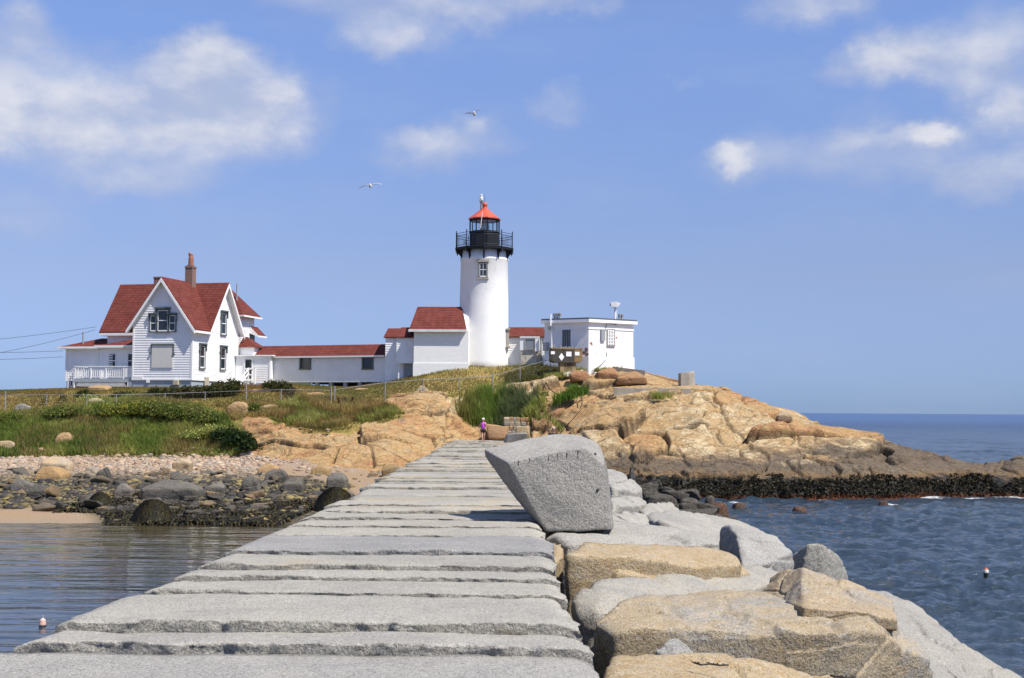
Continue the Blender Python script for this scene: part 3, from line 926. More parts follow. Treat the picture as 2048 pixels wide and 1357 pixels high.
def hull_planes(pts):
    import bmesh
    bm = bmesh.new()
    for p_ in pts:
        bm.verts.new(p_)
    bmesh.ops.convex_hull(bm, input=list(bm.verts))
    bm.normal_update()
    out = []
    cen = Vector(np.mean(pts, 0))
    for f_ in bm.faces:
        n_ = f_.normal.copy()
        d_ = n_.dot(f_.verts[0].co - cen)
        if d_ < 0:
            n_, d_ = -n_, -d_
        if f_.calc_area() > 1e-6 and d_ > 1e-5:
            out.append((n_.x, n_.y, n_.z, d_))
    bm.free()
    return np.array(out), np.array(cen)


def hull_rock(name, pts, n=28, sharp=16, amp=0.05, freq=1.6, fine=0.012, mat=None, seed=0, crack=0.0, color=(1, 1, 1, 0.2), recenter=True, facets=0):
    """convex stone through the given corner points, edges rounded, surface broken by noise"""
    pts = np.array([tuple(p_) for p_ in pts], float)
    sc_ = np.maximum(pts.max(0) - pts.min(0), 1e-3) / 2
    pl, cen = hull_planes((pts - pts.mean(0)) / sc_)
    if facets:      # broken corners: extra planes that shave the hull
        r3 = np.random.default_rng(seed + 1)
        hp = (pts - pts.mean(0)) / sc_ - cen
        fn = r3.normal(size=(facets, 3)); fn[:, 2] = np.abs(fn[:, 2]) * .8; fn /= np.linalg.norm(fn, axis=1, keepdims=True)
        sup = (hp @ fn.T).max(0)
        pl = np.concatenate([pl, np.concatenate([fn, (sup * r3.uniform(.84, .97, facets))[:, None]], 1)])
    if n not in _SPH:
        _SPH[n] = sphere(n)
    D, F_ = _SPH[n]
    t_ = np.clip(D @ pl[:, :3].T, 1e-6, None) / pl[:, 3]
    r = ((t_ ** sharp).sum(1)) ** (-1 / sharp)
    V_ = (D * r[:, None] + cen) * sc_ + pts.mean(0)
    A = (D / sc_); A /= np.linalg.norm(A, axis=1, keepdims=True)
    q = V_ + seed * 13.7
    dsp = amp * fbm(q * freq, 4, seed) + fine * fbm(q * 9, 3, seed + 5)
    if crack:
        f1_, f2_, ci_, ve_ = worley(q * np.array([0.9, 0.9, 1.6]), seed)
        dsp += crack * (0.9 * (ve_ * (ci_ - .5)).sum(1) + .5 * (ci_[:, 0] - .5)) - 0.5 * crack * (1 - np.clip((f2_ - f1_) / .07, 0, 1))
    V_ = V_ + A * dsp[:, None]
    o_ = Vector(V_.mean(0)) if recenter else Vector((0, 0, 0))
    ob = fast(name, V_ - np.array(o_), F_, mat or GRAN)
    ob.location = o_
    ob.color = color
    return ob


# ------------------------------------------------------------------ breakwater slabs
ROWS = []   # front edge depth, left end, right end, tint, stain
fy = [11.95, 12.8, 15.0, 16.25, 17.05, 18.7, 21.2, 22.9, 24.8, 26.4, 27.8]
while fy[-1] < 91:
    fy.append(fy[-1] + rnd.choice([0.75, 0.9, 1.05, 1.25, 1.5, 1.8]))
lefts = [-5.2, -4.52, -4.45, -4.28, -4.22, -4.12, -4.10, -4.06, -4.0, -4.02, -3.95]
rights = [0.78, 0.73, 0.62, 0.63, 0.60, 0.58, 0.60, 0.54, 0.52, 0.56, 0.5]
tints = [(.97, .98, 1.0, .0), (1, 1, 1, .02), (1.02, 1.02, 1, .08), (1.03, 1.03, 1.0, .10), (1.02, 1.02, 1, .10), (1, 1, .97, .25), (.82, .84, .89, .0), (1.04, 1.03, .98, .16), (1.08, 1.06, 1.0, .2), (1.05, 1.04, 1, .22), (1.1, 1.08, 1.02, .2)]
ftop = [2.80, 2.85, 2.91, 2.90, 2.925, 2.96, 2.975, 2.955, 2.95, 2.94, 2.955]
SLAB_LABELS = [
    'nearest wide grey granite slab filling the bottom of the walkway',
    'narrow grey slab with a rough broken lip behind the nearest slab',
    'grey slab with the tallest speckled front face near the bottom of the walkway',
    'pale grey slab with a chipped zigzag lip in front of the tan-edged slabs',
    'thin pale slab with a row of drill notches along its lip',
    'hollowed tan-grey slab with a scooped uneven front',
    'smooth darker blue-grey slab spanning the walkway before the leaning block',
    'pale slab just nearer than the shadow of the leaning block',
    'slab holding the left tip of the shadow of the leaning block',
    'pale slab directly behind the shadow of the leaning block',
    'bright grey slab second behind the shadow of the leaning block']
yprev = 7.2
for i in range(len(fy)):
    y0_, y1_ = (yprev if i == 0 else fy[i - 1]), fy[i]
    if i < len(lefts):
        l, r_, tn_, zt = lefts[i], rights[i], tints[i], ftop[i]
    else:
        l = -3.95 + rnd.uniform(-.16, .12) - 0.15 * max(0, (y1_ - 70) / 20)
        r_ = 0.5 + rnd.uniform(-.1, .12)
        g_ = rnd.uniform(.95, 1.12)
        tn_ = (g_, g_ * .99, g_ * rnd.uniform(.93, .98), rnd.uniform(.15, .5))
        zt = 2.93 + rnd.uniform(-.035, .045) - 0.06 * max(0, (y1_ - 40) / 50)
    far_ = y0_ > 30
    nx = 70 if far_ else 190
    xs = np.linspace(l, r_, nx)
    thick = 0.95
    lip = 0.055 + 0.02 * rnd.random()
    # cross-section: back bottom, back top, over the top, round the front lip, down the face
    ntop, nfr = (10, 7) if far_ else (34, 16)
    s = []
    d = y1_ - y0_
    for q_ in np.linspace(0, 1, ntop):          # top from back to front
        s.append((q_ * (d - .008) + .0, 1.0, 0.0))
    yy0 = np.array([q_[0] for q_ in s])
    prof = [(y1_ + .01, -thick)] + [(y1_ - v_, 0.0) for v_ in yy0]
    for k_ in range(nfr + 1):
        f_ = k_ / nfr
        prof.append((y0_, -.014 - (thick - .014) * f_ ** 1.6))
    prof = np.array(prof)
    m_ = len(prof)
    X, J = np.meshgrid(xs, np.arange(m_), indexing='ij')
    Y = prof[J, 0].copy(); Zr = prof[J, 1].copy()
    rot = rnd.uniform(-.035, .035) if i not in (1,) else -.03
    tfrac = np.clip((y1_ - Y) / max(d, .1), 0, 1)
    tilt = (rnd.uniform(.015, .06) if y0_ < 30 else rnd.uniform(-.01, .045)) if i > 2 else .05
    base = np.stack([X, Y, Zr], -1).reshape(-1, 3)
    n1 = fbm(base * np.array([.8, 1.2, 1]) + i * 7.7, 4, 2).reshape(X.shape)
    n2 = fbm(base * np.array([3.2, 4, 6]) + i * 3.1, 4, 3).reshape(X.shape)
    n3 = fbm(base * np.array([10, 10, 14]) + i, 3, 4).reshape(X.shape)
    edge = fbm(np.stack([xs * 1.3, xs * 0 + i * 5.3, xs * 0], 1), 5, 6)
    chip = np.clip(fbm(np.stack([xs * 2.1, xs * 0 + i * 9.1, xs * 0], 1), 4, 7) + .02, 0, 1) * (rnd.random() ** 1.3)
    front = np.clip((tfrac - .78) / .22, 0, 1) ** 2
    Zt = zt + tilt * (tfrac - .6) + .035 * n1 + .012 * n2 + .004 * n3
    top = Zr > -1e-6
    Z = np.where(top, Zt, zt + tilt * .4 + Zr)
    onface = ~top & (J > 1)
    Z -= (front * (chip[:, None] * .09))
    Y = Y + rot * (X + 1.8) * (tfrac ** 1.0) + np.where(J > 0, (front * (edge[:, None] * .10 + chip[:, None] * .22)), 0)
    Y = Y + np.where(onface, .035 * n2 + .022 * n3, 0)
    # broken ends
    endw = np.clip((X - l) / .25, 0, 1); endr = np.clip((r_ - X) / .25, 0, 1)
    X = X + (1 - endw) * (.10 * n2 + .12 * n1) + (1 - endr) * (.10 * n2 + .12 * n1)
    Z -= (1 - np.minimum(endw, endr)) ** 2 * .07
    Vs = np.stack([X, Y, Z], -1).reshape(-1, 3)
    ii = np.arange(nx * m_).reshape(nx, m_)
    Fq = np.stack([ii[:-1, :-1], ii[:-1, 1:], ii[1:, 1:], ii[1:, :-1]], -1).reshape(-1, 4)
    # close underside and ends
    close = np.stack([ii[:-1, -1], ii[:-1, 0], ii[1:, 0], ii[1:, -1]], -1)
    Fq = np.concatenate([Fq, close])
    caps = []
    for k_ in range(1, m_ // 2):
        caps.append((ii[0, k_ - 1], ii[0, m_ - k_], ii[0, m_ - 1 - k_], ii[0, k_])); caps.append((ii[-1, k_ - 1], ii[-1, k_], ii[-1, m_ - 1 - k_], ii[-1, m_ - k_]))
    Fq = np.concatenate([Fq, np.array(caps)])
    cen_ = np.array([(l + r_) / 2, (y0_ + y1_) / 2, zt - .3])
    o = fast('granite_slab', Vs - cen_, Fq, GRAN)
    o.location = cen_
    o.color = tn_
    if i < len(SLAB_LABELS):
        lab = SLAB_LABELS[i]
    elif y0_ < 42:
        lab = 'pale granite slab in the middle stretch of the walkway left of the leaning block'
    elif y0_ < 66:
        lab = 'thin-looking pale slab in the far half of the walkway behind the leaning block'
    else:
        lab = 'distant granite slab at the landward end of the walkway near the walker'
    tag(o, lab, 'stone slab', 'granite slabs laid across the breakwater walkway')

# rubble heart of the breakwater, seen only through the gaps, whose shade is put into its colour
mb = MB()
mb.prism([(-4.0, 6, -1.5), (-3.7, 6, 2.3), (-.9, 6, 2.0), (-.2, 6, -.6), (3.2, 6, -.6), (6.0, 6, -1.5)], (0, 84.5, 0))
CORE = plain('gap_shade_rubble', (0.06, 0.055, 0.05), 0.9, 0.4, 2, 0.6, 4)
tag(mb.build('breakwater_core', CORE), 'rubble core under the breakwater slabs, coloured dark as the shade of the gaps', 'breakwater', None, 'structure')


# ------------------------------------------------------------------ riprap
def hullP(name, lab, P3, D, n=40, color=(1, 1, 1, .2), grp='riprap boulders beside the walkway', **kw):
    pts = [P(*q_) for q_ in P3]
    pts = pts + [p_ - Vector((0, 0, D)) for p_ in pts]
    kw.setdefault('crack', .08)
    o = hull_rock(name, pts, n=n, color=color, seed=len(bpy.data.objects) % 97, fine=.02, **kw)
    return tag(o, lab, 'boulder', grp)


def rip(name, lab, top, D, n=34, color=(1, 1, 1, .2), spread=0.10, extra=(), grp='riprap boulders beside the walkway', **kw):
    pts = [Pz(*q_) for q_ in top] + [Pz(*q_) for q_ in extra]
    cx_ = sum((p_ for p_ in pts), Vector()) / len(pts)
    low_ = [Vector((p_.x + (p_.x - cx_.x) * spread, p_.y + (p_.y - cx_.y) * spread, p_.z - D)) for p_ in pts]
    kw.setdefault('sharp', 34); kw.setdefault('facets', 7)
    kw['sharp'] = max(kw['sharp'] * 4, 90)
    kw['amp'] = kw.get('amp', .05) * 1.1
    kw.setdefault('crack', .10)
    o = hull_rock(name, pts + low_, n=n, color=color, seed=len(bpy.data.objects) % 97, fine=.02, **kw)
    return tag(o, lab, 'boulder', grp)


GR, TN = (1, 1, 1, .0), (1.02, .98, .92, .95)
rip('granite_block', 'flat grey block lying right under the tall leaning block', [(1080, 1063, 2.75), (1098, 1047, 2.78), (1225, 1040, 2.75), (1395, 1062, 2.6), (1440, 1088, 2.5), (1300, 1079, 2.6), (1140, 1082, 2.7)], .6, color=GR, amp=.04, sharp=22)
rip('granite_block', 'whitish grey block behind the right foot of the leaning block', [(1215, 1022, 2.85), (1285, 1021, 2.75), (1303, 1046, 2.6), (1225, 1048, 2.7)], .9, color=(1.02, 1.01, 1.0, 0), amp=.05)
rip('granite_block', 'long pale grey slab sloping down to the sea with a dark broken edge', [(1288, 1030, 2.5), (1350, 1020, 2.4), (1440, 1028, 2.2), (1530, 1062, 1.7), (1562, 1082, 1.45), (1500, 1100, 1.6), (1430, 1086, 2.1), (1330, 1050, 2.5)], 1.0, color=(.98, .975, .96, .0), amp=.07)
rip('granite_block', 'tan block with a deep shadowed left end beside the walkway gap', [(1126, 1092, 2.82), (1165, 1072, 2.86), (1300, 1080, 2.70), (1472, 1098, 2.42), (1484, 1130, 2.25), (1400, 1136, 2.32), (1290, 1116, 2.55), (1190, 1102, 2.72)], 1.6, color=TN, amp=.05, sharp=22, spread=0, crack=.05)
rip('granite_block', 'lower tan ledge stone in front of the tan block with shadowed end', [(1212, 1130, 2.46), (1238, 1110, 2.56), (1330, 1106, 2.5), (1480, 1122, 2.2), (1502, 1148, 2.0), (1400, 1158, 2.1), (1225, 1144, 2.4)], .7, color=(1.04, 1, .93, .85), amp=.05, sharp=20, crack=.05)
hullP('granite_boulder', 'grey ridged boulder with a dark left face at the waterside', [(1445, 1050, 28.6), (1434, 1066, 28.7), (1437, 1098, 28.4), (1484, 1138, 26.4), (1472, 1054, 27.6), (1555, 1072, 28.6), (1588, 1106, 28.0), (1510, 1140, 26.3)], .9, color=(.93, .94, .97, 0), amp=.07, sharp=90, facets=4)
rip('granite_boulder', 'grey pyramid-shaped boulder standing against the sea', [(1645, 1081, 2.15), (1618, 1086, 2.1), (1672, 1098, 1.9), (1702, 1150, 1.15), (1540, 1136, 1.4), (1600, 1158, 1.3)], 1.2, color=(.98, .98, .97, .1), amp=.06, sharp=26, spread=.05)
rip('granite_block', 'long grey block crossing behind the big tan boulder', [(1145, 1186, 2.32), (1192, 1160, 2.42), (1400, 1142, 2.2), (1560, 1128, 1.85), (1625, 1150, 1.65), (1500, 1186, 1.9), (1300, 1202, 2.2), (1215, 1216, 2.28), (1152, 1240, 2.05)], 1.1, color=(1, .99, .96, .30), amp=.06, n=44)
rip('granite_boulder', 'largest boulder, tan topped with a grey speckled front face', [(1186, 1240, 2.30), (1240, 1200, 2.42), (1500, 1178, 2.2), (1700, 1184, 2.34), (1810, 1222, 2.28), (1862, 1290, 1.85), (1690, 1262, 2.20), (1440, 1246, 2.2), (1230, 1262, 2.25)], 1.5, color=(.98, .96, .93, .55), amp=.06, n=70, spread=.0, facets=3)
hullP('granite_boulder', 'tan boulder with a steep dark grey left face resting on the largest boulder', [(1578, 1134, 20.2), (1604, 1130, 19.2), (1545, 1150, 20.4), (1516, 1190, 19.8), (1604, 1216, 17.6), (1692, 1158, 19.6), (1784, 1200, 18.9), (1796, 1240, 17.7), (1690, 1226, 17.6)], .16, color=(1.0, .96, .92, .66), amp=.06, sharp=90, facets=3)
rip('granite_block', 'nearest tan block in the bottom right beside the walkway', [(1199, 1320, 2.33), (1232, 1306, 2.4), (1520, 1309, 2.22), (1622, 1332, 2.0), (1700, 1360, 1.72), (1660, 1440, 1.75), (1215, 1440, 2.33)], 1.0, color=TN, amp=.04, n=48, sharp=22)
rip('granite_wedge', 'small flat grey triangular stone wedged under the largest boulder', [(1308, 1302, 2.12), (1350, 1272, 2.2), (1393, 1303, 2.1), (1350, 1310, 2.05)], .5, color=(.8, .82, .84, .0), amp=.01, sharp=30)
rip('granite_block', 'long smooth grey slab sloping into the sea behind the largest boulder', [(1700, 1166, 1.55), (1765, 1166, 1.4), (1850, 1215, 1.05), (1905, 1262, .85), (1962, 1332, .6), (1990, 1420, .45), (1840, 1420, .9), (1800, 1250, 1.3)], 1.1, color=(.88, .88, .875, .05), amp=.06, n=48)
rip('granite_boulder', 'pale grey boulder in the bottom right corner against the sea', [(1895, 1286, .95), (1930, 1281, .9), (2000, 1330, .55), (2070, 1375, .3), (1960, 1400, .5), (1915, 1330, .75)], .9, color=(.92, .915, .89, .12), amp=.07)
rip('granite_boulder', 'small tan stone jammed in the gap beside the walkway', [(1101, 1086, 2.6), (1122, 1090, 2.62), (1130, 1118, 2.5), (1106, 1124, 2.5)], .8, color=TN, amp=.05, n=20)
rip('granite_block', 'grey block behind the leaning block, topmost of the stepped stones', [(1205, 938, 2.62), (1222, 936, 2.6), (1252, 947, 2.45), (1257, 966, 2.3), (1215, 972, 2.4)], .9, color=(.95, .96, .97, .1), amp=.05, n=22)
rip('granite_block', 'grey block with a shadowed front among the stepped stones behind the leaning block', [(1215, 966, 2.55), (1270, 958, 2.42), (1284, 972, 2.28), (1278, 980, 2.25), (1222, 978, 2.45)], 1.0, color=(.98, .98, .98, .05), amp=.05, n=24)
rip('granite_block', 'low pale block, lowest of the stepped stones behind the leaning block', [(1216, 992, 2.5), (1262, 989, 2.4), (1296, 1000, 2.2), (1290, 1010, 2.2), (1222, 1010, 2.45)], .9, color=(.98, .98, .97, .02), amp=.05, n=24)
rip('granite_block', 'pale tilted stone at the waterside end of the stepped stones', [(1272, 1010, 2.2), (1345, 1003, 1.8), (1364, 1026, 1.5), (1330, 1034, 1.7), (1290, 1026, 2.1)], .9, color=(.98, .97, .95, .1), amp=.06, n=24)
rip('granite_boulder', 'dark pointed rock standing at the foot of the headland', [(1256, 950, 1.35), (1264, 928, 1.95), (1272, 952, 1.2), (1262, 958, 1.2)], .9, color=(.16, .16, .16, .1), amp=.05, n=18)
# lower, wetter riprap along the seaward foot
spots = [(1290, 948), (1312, 962), (1335, 975), (1300, 978), (1352, 990), (1382, 1002), (1322, 992), (1290, 965), (1405, 1012), (1360, 1010), (1392, 1022), (1420, 1028), (1375, 985), (1345, 962), (1318, 1000), (1440, 1040)]
for (px, py) in spots:
    z_ = 1.15 - (px - 1290) / 170 + rnd.uniform(-.1, .15)
    z_ = max(z_, .15)
    c_ = Pz(px, py, z_)
    w_ = rnd.uniform(.55, 1.15)
    pts = [c_ + Vector((rnd.uniform(-1, 1) * w_, rnd.uniform(-1, 1) * w_, rnd.uniform(-.9, .25))) for _ in range(14)]
    o = hull_rock('weedy_boulder', pts, n=20, sharp=18, amp=.09, color=(.16, .145, .12, .1), seed=int(px) % 91, crack=.08)
    tag(o, 'dark weed-covered boulder at the tide line where the breakwater meets the headland', 'boulder', 'wet boulders at the foot of the breakwater')
for _ in range(34):
    Y = rnd.uniform(27, 84); X = rnd.uniform(1.0, 6.6)
    z_ = 2.25 - (X - .8) * .38
    w_ = rnd.uniform(.6, 1.1)
    if Y < 32 and X > 2.5: continue
    pts = [Vector((X, Y, z_ - .55)) + Vector((rnd.uniform(-1, 1) * w_, rnd.uniform(-1, 1) * w_, rnd.uniform(-.7, .55))) for _ in range(14)]
    q_ = proj(pts[0])
    if q_[0] < 1215 and q_[1] < 905: continue
    g_ = rnd.uniform(.8, 1.05) if z_ > 1.0 else rnd.uniform(.2, .5)
    o = hull_rock('granite_boulder', pts, n=18, sharp=20, amp=.07, color=(g_, g_, g_, rnd.uniform(0, .4)), seed=_)
    tag(o, 'grey riprap stone on the seaward slope behind the leaning block', 'boulder', 'riprap stones of the far seaward slope')

# the tall leaning block
pts = [P(1092, 1066, 24.2), P(1229, 1062, 24.2), P(1012, 925, 24.3), P(1168, 896, 24.6), P(1212, 932, 24.6), P(1218, 975, 24.5),
       P(963, 896, 25.3), P(966, 910, 25.3), P(1078, 869, 26.6), P(1150, 865, 26.8), P(1196, 882, 26.2), P(1082, 1064, 25.0), P(1229, 1050, 26.2), P(1208, 903, 25.2)]
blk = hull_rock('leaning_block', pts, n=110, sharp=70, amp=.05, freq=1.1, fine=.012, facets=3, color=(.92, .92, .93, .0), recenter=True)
tag(blk, 'huge rough grey granite block tilted on edge beside the walkway', 'boulder')
a_, b_, c_ = P(1092, 1066, 24.2), P(1012, 925, 24.3), P(1168, 896, 24.6)
nrm = (b_ - a_).cross(c_ - a_).normalized()
if nrm.y > 0: nrm = -nrm


from mathutils.bvhtree import BVHTree
_bv = BVHTree.FromPolygons([v_.co + blk.location for v_ in blk.data.vertices], [tuple(p_.vertices) for p_ in blk.data.polygons])


def onblock(px, py):
    d_ = ray(px, py)
    hit = _bv.ray_cast(EYE, d_.normalized())[0]
    return hit if hit is not None else EYE + d_ * (24.3 / d_.y)


inv = Matrix.Translation(-blk.location)
for (x_, y0_, y1_) in [(1037, 922, 931), (1059, 917, 928), (1097, 914, 923), (1115, 908, 918), (1134, 906, 917), (1156, 902, 917)]:
    mb = MB(inv)
    mb.cyl(onblock(x_, y0_) + nrm * .0, onblock(x_ + rnd.uniform(-1, 1), y1_) + nrm * .0, .012, .006, 8)
    mb.build('drill_groove_shade', DARKG, blk)  # dark rod set in the face, its colour painting the groove's shade
for (x_, y_, r_) in [(1195, 981, .032), (1190, 909, .03)]:
    mb = MB(inv)
    mb.cyl(onblock(x_, y_) - nrm * .1, onblock(x_, y_) + nrm * .03, r_, r_ * .8, 12)
    mb.build('drill_hole_shade', DARKG, blk)  # dark plug, its colour painting the shade inside the hole

# stones on the walkway's landward end
def small_rock(name, lab, px, py, Y, w, h, color, cat='rock', grp=None, mat=None, n=20, sharp=18, amp=.06, seed=1):
    c_ = P(px, py, Y)
    r2 = random.Random(seed)
    pts = [c_ + Vector((sx * w / 2 * r2.uniform(.6, 1), sy * w / 2 * r2.uniform(.5, 1), sz * h * r2.uniform(.75, 1))) for sx in (-1, 1) for sy in (-1, 1) for sz in (0, 1)]
    pts += [c_ + Vector((r2.uniform(-.5, .5) * w, r2.uniform(-.5, .5) * w, h * r2.uniform(.2, 1))) for _ in range(5)] + [c_ + Vector((0, 0, -.25 * h))]
    o = hull_rock(name, pts, n=n, sharp=sharp, amp=amp * min(w, h), freq=2.0 / max(w, h), fine=.004, color=color, mat=mat, seed=seed)
    return tag(o, lab, cat, grp)


small_rock('granite_rock', 'grey angular rock at the landward end of the walkway', 1030, 889, 86, 1.7, .8, (.9, .92, .95, 0), seed=4, sharp=30, amp=.03)
small_rock('granite_rock', 'tan rock behind the grey rock at the walkway end', 1046, 882, 90, 1.1, 1.15, (1.1, 1.05, .9, .9), seed=9)
small_rock('granite_rock', 'large rounded pink boulder behind the walker', 996, 878, 93.2, 1.7, 1.1, (1.15, .86, .68, .9), seed=5, n=26)
# ------------------------------------------------------------------ building helpers
def frame(u, n):
    """local axes on a wall: u along the wall, n outwards, z up"""
    u, n = Vector(u).normalized(), Vector(n).normalized()
    return Matrix(((u.x, n.x, 0, 0), (u.y, n.y, 0, 0), (u.z, n.z, 1, 0), (0, 0, 0, 1)))


def wallM(o, u, n):
    return Matrix.Translation(Vector(o)) @ frame(u, n)


def claps(mb, xl, xr, z0, z1, step=.19, proud=.034):
    """lapped boards on a wall in (u, n, z) space of mb.M; xl, xr are functions of height"""
    z = z0
    while z < z1 - .01:
        zt = min(z + step, z1)
        a0, b0, a1, b1 = xl(z), xr(z), xl(zt), xr(zt)
        if b0 - a0 > .05:
            if b1 - a1 < .02:
                a1 = b1 = (a1 + b1) / 2
            mb.add([(a0, proud, z), (b0, proud, z), (b1, .004, zt + .012), (a1, .004, zt + .012), (a0, 0, z), (b0, 0, z)],
                   [(0, 1, 2, 3), (4, 5, 1, 0), (4, 0, 3), (1, 5, 2)])
        z = zt


def window(parent, M, x0, x1, z0, z1, trim=TRIMD, tw=.11, hood=False, sash=True, rail=.5, mullion=False, pane=GLASS, label=None, sw=.045):
    mb = MB(M)
    mb.box(x0 - tw, x0, 0, .075, z0 - tw * .7, z1 + tw).box(x1, x1 + tw, 0, .075, z0 - tw * .7, z1 + tw)
    mb.box(x0, x1, 0, .072, z1, z1 + tw).box(x0 - tw * 1.25, x1 + tw * 1.25, 0.003, .11, z0 - tw * 1.3, z0 - tw * .55)
    if hood:
        mb.box(x0 - tw * 1.5, x1 + tw * 1.5, .004, .20, z1 + tw, z1 + tw + .11)
        for s_ in (x0 - tw * 1.45, x1 + tw * .95):
            mb.box(s_, s_ + tw * .5, .078, .17, z1 - .32, z1 + tw - .003)
            mb.box(s_ - tw * .3, s_ + tw * .8, .004, .16, z1 - .42, z1 - .32)
    w = mb.build('window', trim, parent)
    if label: w['label'] = label
    mp = MB(M)
    mp.box(x0, x1, .005, .02, z0 - tw * .5, z1)
    mp.build('pane', pane, w)
    if sash:
        ms = MB(M)
        s_ = sw
        zm = z0 + (z1 - z0) * rail
        ms.box(x0, x0 + s_, .021, .055, z0, z1).box(x1 - s_, x1, .021, .055, z0, z1)
        ms.box(x0 + s_, x1 - s_, .021, .053, z0 - .05, z0 + s_).box(x0 + s_, x1 - s_, .021, .053, z1 - s_, z1).box(x0 + s_, x1 - s_, .021, .056, zm - sw * .7, zm + sw * .7)
        if mullion:
            xm = (x0 + x1) / 2
            ms.box(xm - sw * .45, xm + sw * .45, .021, .05, z0, z1)
        ms.build('sash', TRIMW, w)
    return w


def gable_poly(m, w, e, r, o, t, lift=0.0):
    s_ = (r - e) / w
    ze = e - o * s_ + lift
    rr = r + lift
    return [(m - w - o, ze), (m - w - o, ze - t), (m, rr - t), (m + w + o, ze - t), (m + w + o, ze), (m, rr)]


# ------------------------------------------------------------------ keeper's house
HB = P(383, 772.5, 101.0)
house = thing('keepers_house', 'large white clapboard house with steep red gabled roofs and brick chimneys', 'house', HB, rad(-14))
Z0, EV, RG, HW = .55, 4.85, 8.40, 2.565
mw = MB()
# front wing and cross wing: gabled solids
fw = [(-5.13, Z0), (0, Z0), (0, EV), (-HW, RG), (-5.13, EV)]
mw.prism([(x, 0, z) for x, z in fw][::-1], (0, 4.0, 0))
cw = [(2.6, Z0), (7.9, Z0), (7.9, EV), (5.25, RG), (2.6, EV)]
mw.prism([(-8.95, y, z) for y, z in cw][::-1], (8.95 - .003, 0, 0))
claps_f = MB(wallM((0, 0, 0), (1, 0, 0), (0, -1, 0)))
claps(claps_f, lambda z: -5.13 if z < EV else -5.13 + (z - EV) / (RG - EV) * HW, lambda z: 0 if z < EV else -(z - EV) / (RG - EV) * HW, Z0, RG)
for q in range(len(claps_f.v)): pass
mw.add([tuple(v) for v in claps_f.v], claps_f.f)
mr = MB(wallM((0, 0, 0), (0, 1, 0), (1, 0, 0)))
claps(mr, lambda z: 0.0, lambda z: 2.6, Z0, EV, proud=.02)
claps(mr, lambda z: 2.6 if z < EV else 2.6 + (z - EV) / (RG - EV) * 2.65, lambda z: 7.9 if z < EV else 7.9 - (z - EV) / (RG - EV) * 2.65, Z0, RG, proud=.02)
mw.add([tuple(v) for v in mr.v], mr.f)
ml = MB(wallM((0, 2.6, 0), (1, 0, 0), (0, -1, 0)))
claps(ml, lambda z: -8.95, lambda z: -5.13, 3.0, EV)
mw.add([tuple(v) for v in ml.v], ml.f)
mw.build('wall', WHITE, house)
mb = MB()
mb.box(-5.10, -.03, .03, 2.6, -.6, Z0).box(-8.9, -.03, 2.63, 7.85, -.6, Z0 - .002)
mb.build('foundation', FOUND, house)
# corner boards
mb = MB()
mb.box(-5.15, -5.02, -.045, .0, Z0, EV - .1).box(-.11, .045, -.045, .0, Z0, EV - .1).box(.0, .042, .003, .12, Z0, EV - .1).box(.0, .05, 2.54, 2.66, Z0, EV - .1).box(0, .05, 7.78, 7.9, Z0, EV - .1)
mb.box(-5.16, .06, -.06, -.03, Z0 - .1, Z0 + .02).box(.03, .06, 0, 7.9, Z0 - .1, Z0 + .02)
mb.build('corner_board', TRIMW, house)
# roof
T_ = .13
mb = MB()
mb.prism([(x, -.42, z) for x, z in gable_poly(-HW, HW, EV, RG, .42, T_, T_ + .02)], (0, 2.98, 0))
mb.prism([(x, 2.56, z) for x, z in gable_poly(-HW, HW, EV, RG, -.06, T_, T_ + .02)], (0, 2.6, 0))
mb.prism([(-9.5, y, z) for y, z in gable_poly(5.25, 2.65, EV, RG + .02, .42, T_, T_ + .02)][::-1], (9.92, 0, 0))
roof = mb.build('roof', ROOF, house)
mb = MB()
mb.prism([(x, -.47, z) for x, z in gable_poly(-HW, HW, EV, RG, .40, .30, .045)], (0, .09, 0))
mb.prism([(x, -.38, z) for x, z in gable_poly(-HW, HW, EV, RG, .38, .10, .015)], (0, .38, 0))
mb.prism([(.38, y, z) for y, z in gable_poly(5.25, 2.65, EV, RG, .40, .30, .06)][::-1], (.09, 0, 0))
mb.prism([(.0, y, z) for y, z in gable_poly(5.25, 2.65, EV, RG, .38, .10, .03)][::-1], (.38, 0, 0))
sl = (RG - EV) / HW
ez = EV - .42 * sl
mb.box(.36, .44, -.38, 2.3, ez - .13, ez + .05).box(-9.45, -5.3, 2.16, 2.22, ez - .16, ez + .04)
mb.box(.0, .36, -.05, 2.3, ez - .10, ez - .04).box(-9.4, -5.2, 2.22, 2.6, ez - .15, ez - .09)
mb.box(-9.47, -9.42, 2.2, 5.25, ez - .16, ez + .02)
mb.build('bargeboard', TRIMW, house)
# chimneys
mb = MB()
mb.box(-2.92, -2.28, 4.05, 4.7, 7.6, 9.72).box(-2.96, -2.24, 4.01, 4.74, 9.72, 9.84).box(-2.86, -2.34, 4.11, 4.64, 9.84, 9.94)
ch = mb.build('chimney', BRICKR, roof)
mb = MB()
mb.lathe([(.22, 9.94), (.21, 10.5), (.165, 10.7), (.16, 10.86)], 12, (-2.58, 4.38))
mb.lathe([(.10, 10.7), (.12, 10.92), (.08, 11.0)], 10, (-2.7, 4.38))
mb.build('chimney_pot', plain('terracotta', (.30, .13, .08), .8, .2, 4), ch)
mb = MB()
mb.box(-6.95, -6.25, 6.2, 6.9, 7.2, 9.15).box(-6.99, -6.21, 6.16, 6.94, 9.15, 9.27)
mb.build('chimney', BRICKR, roof)
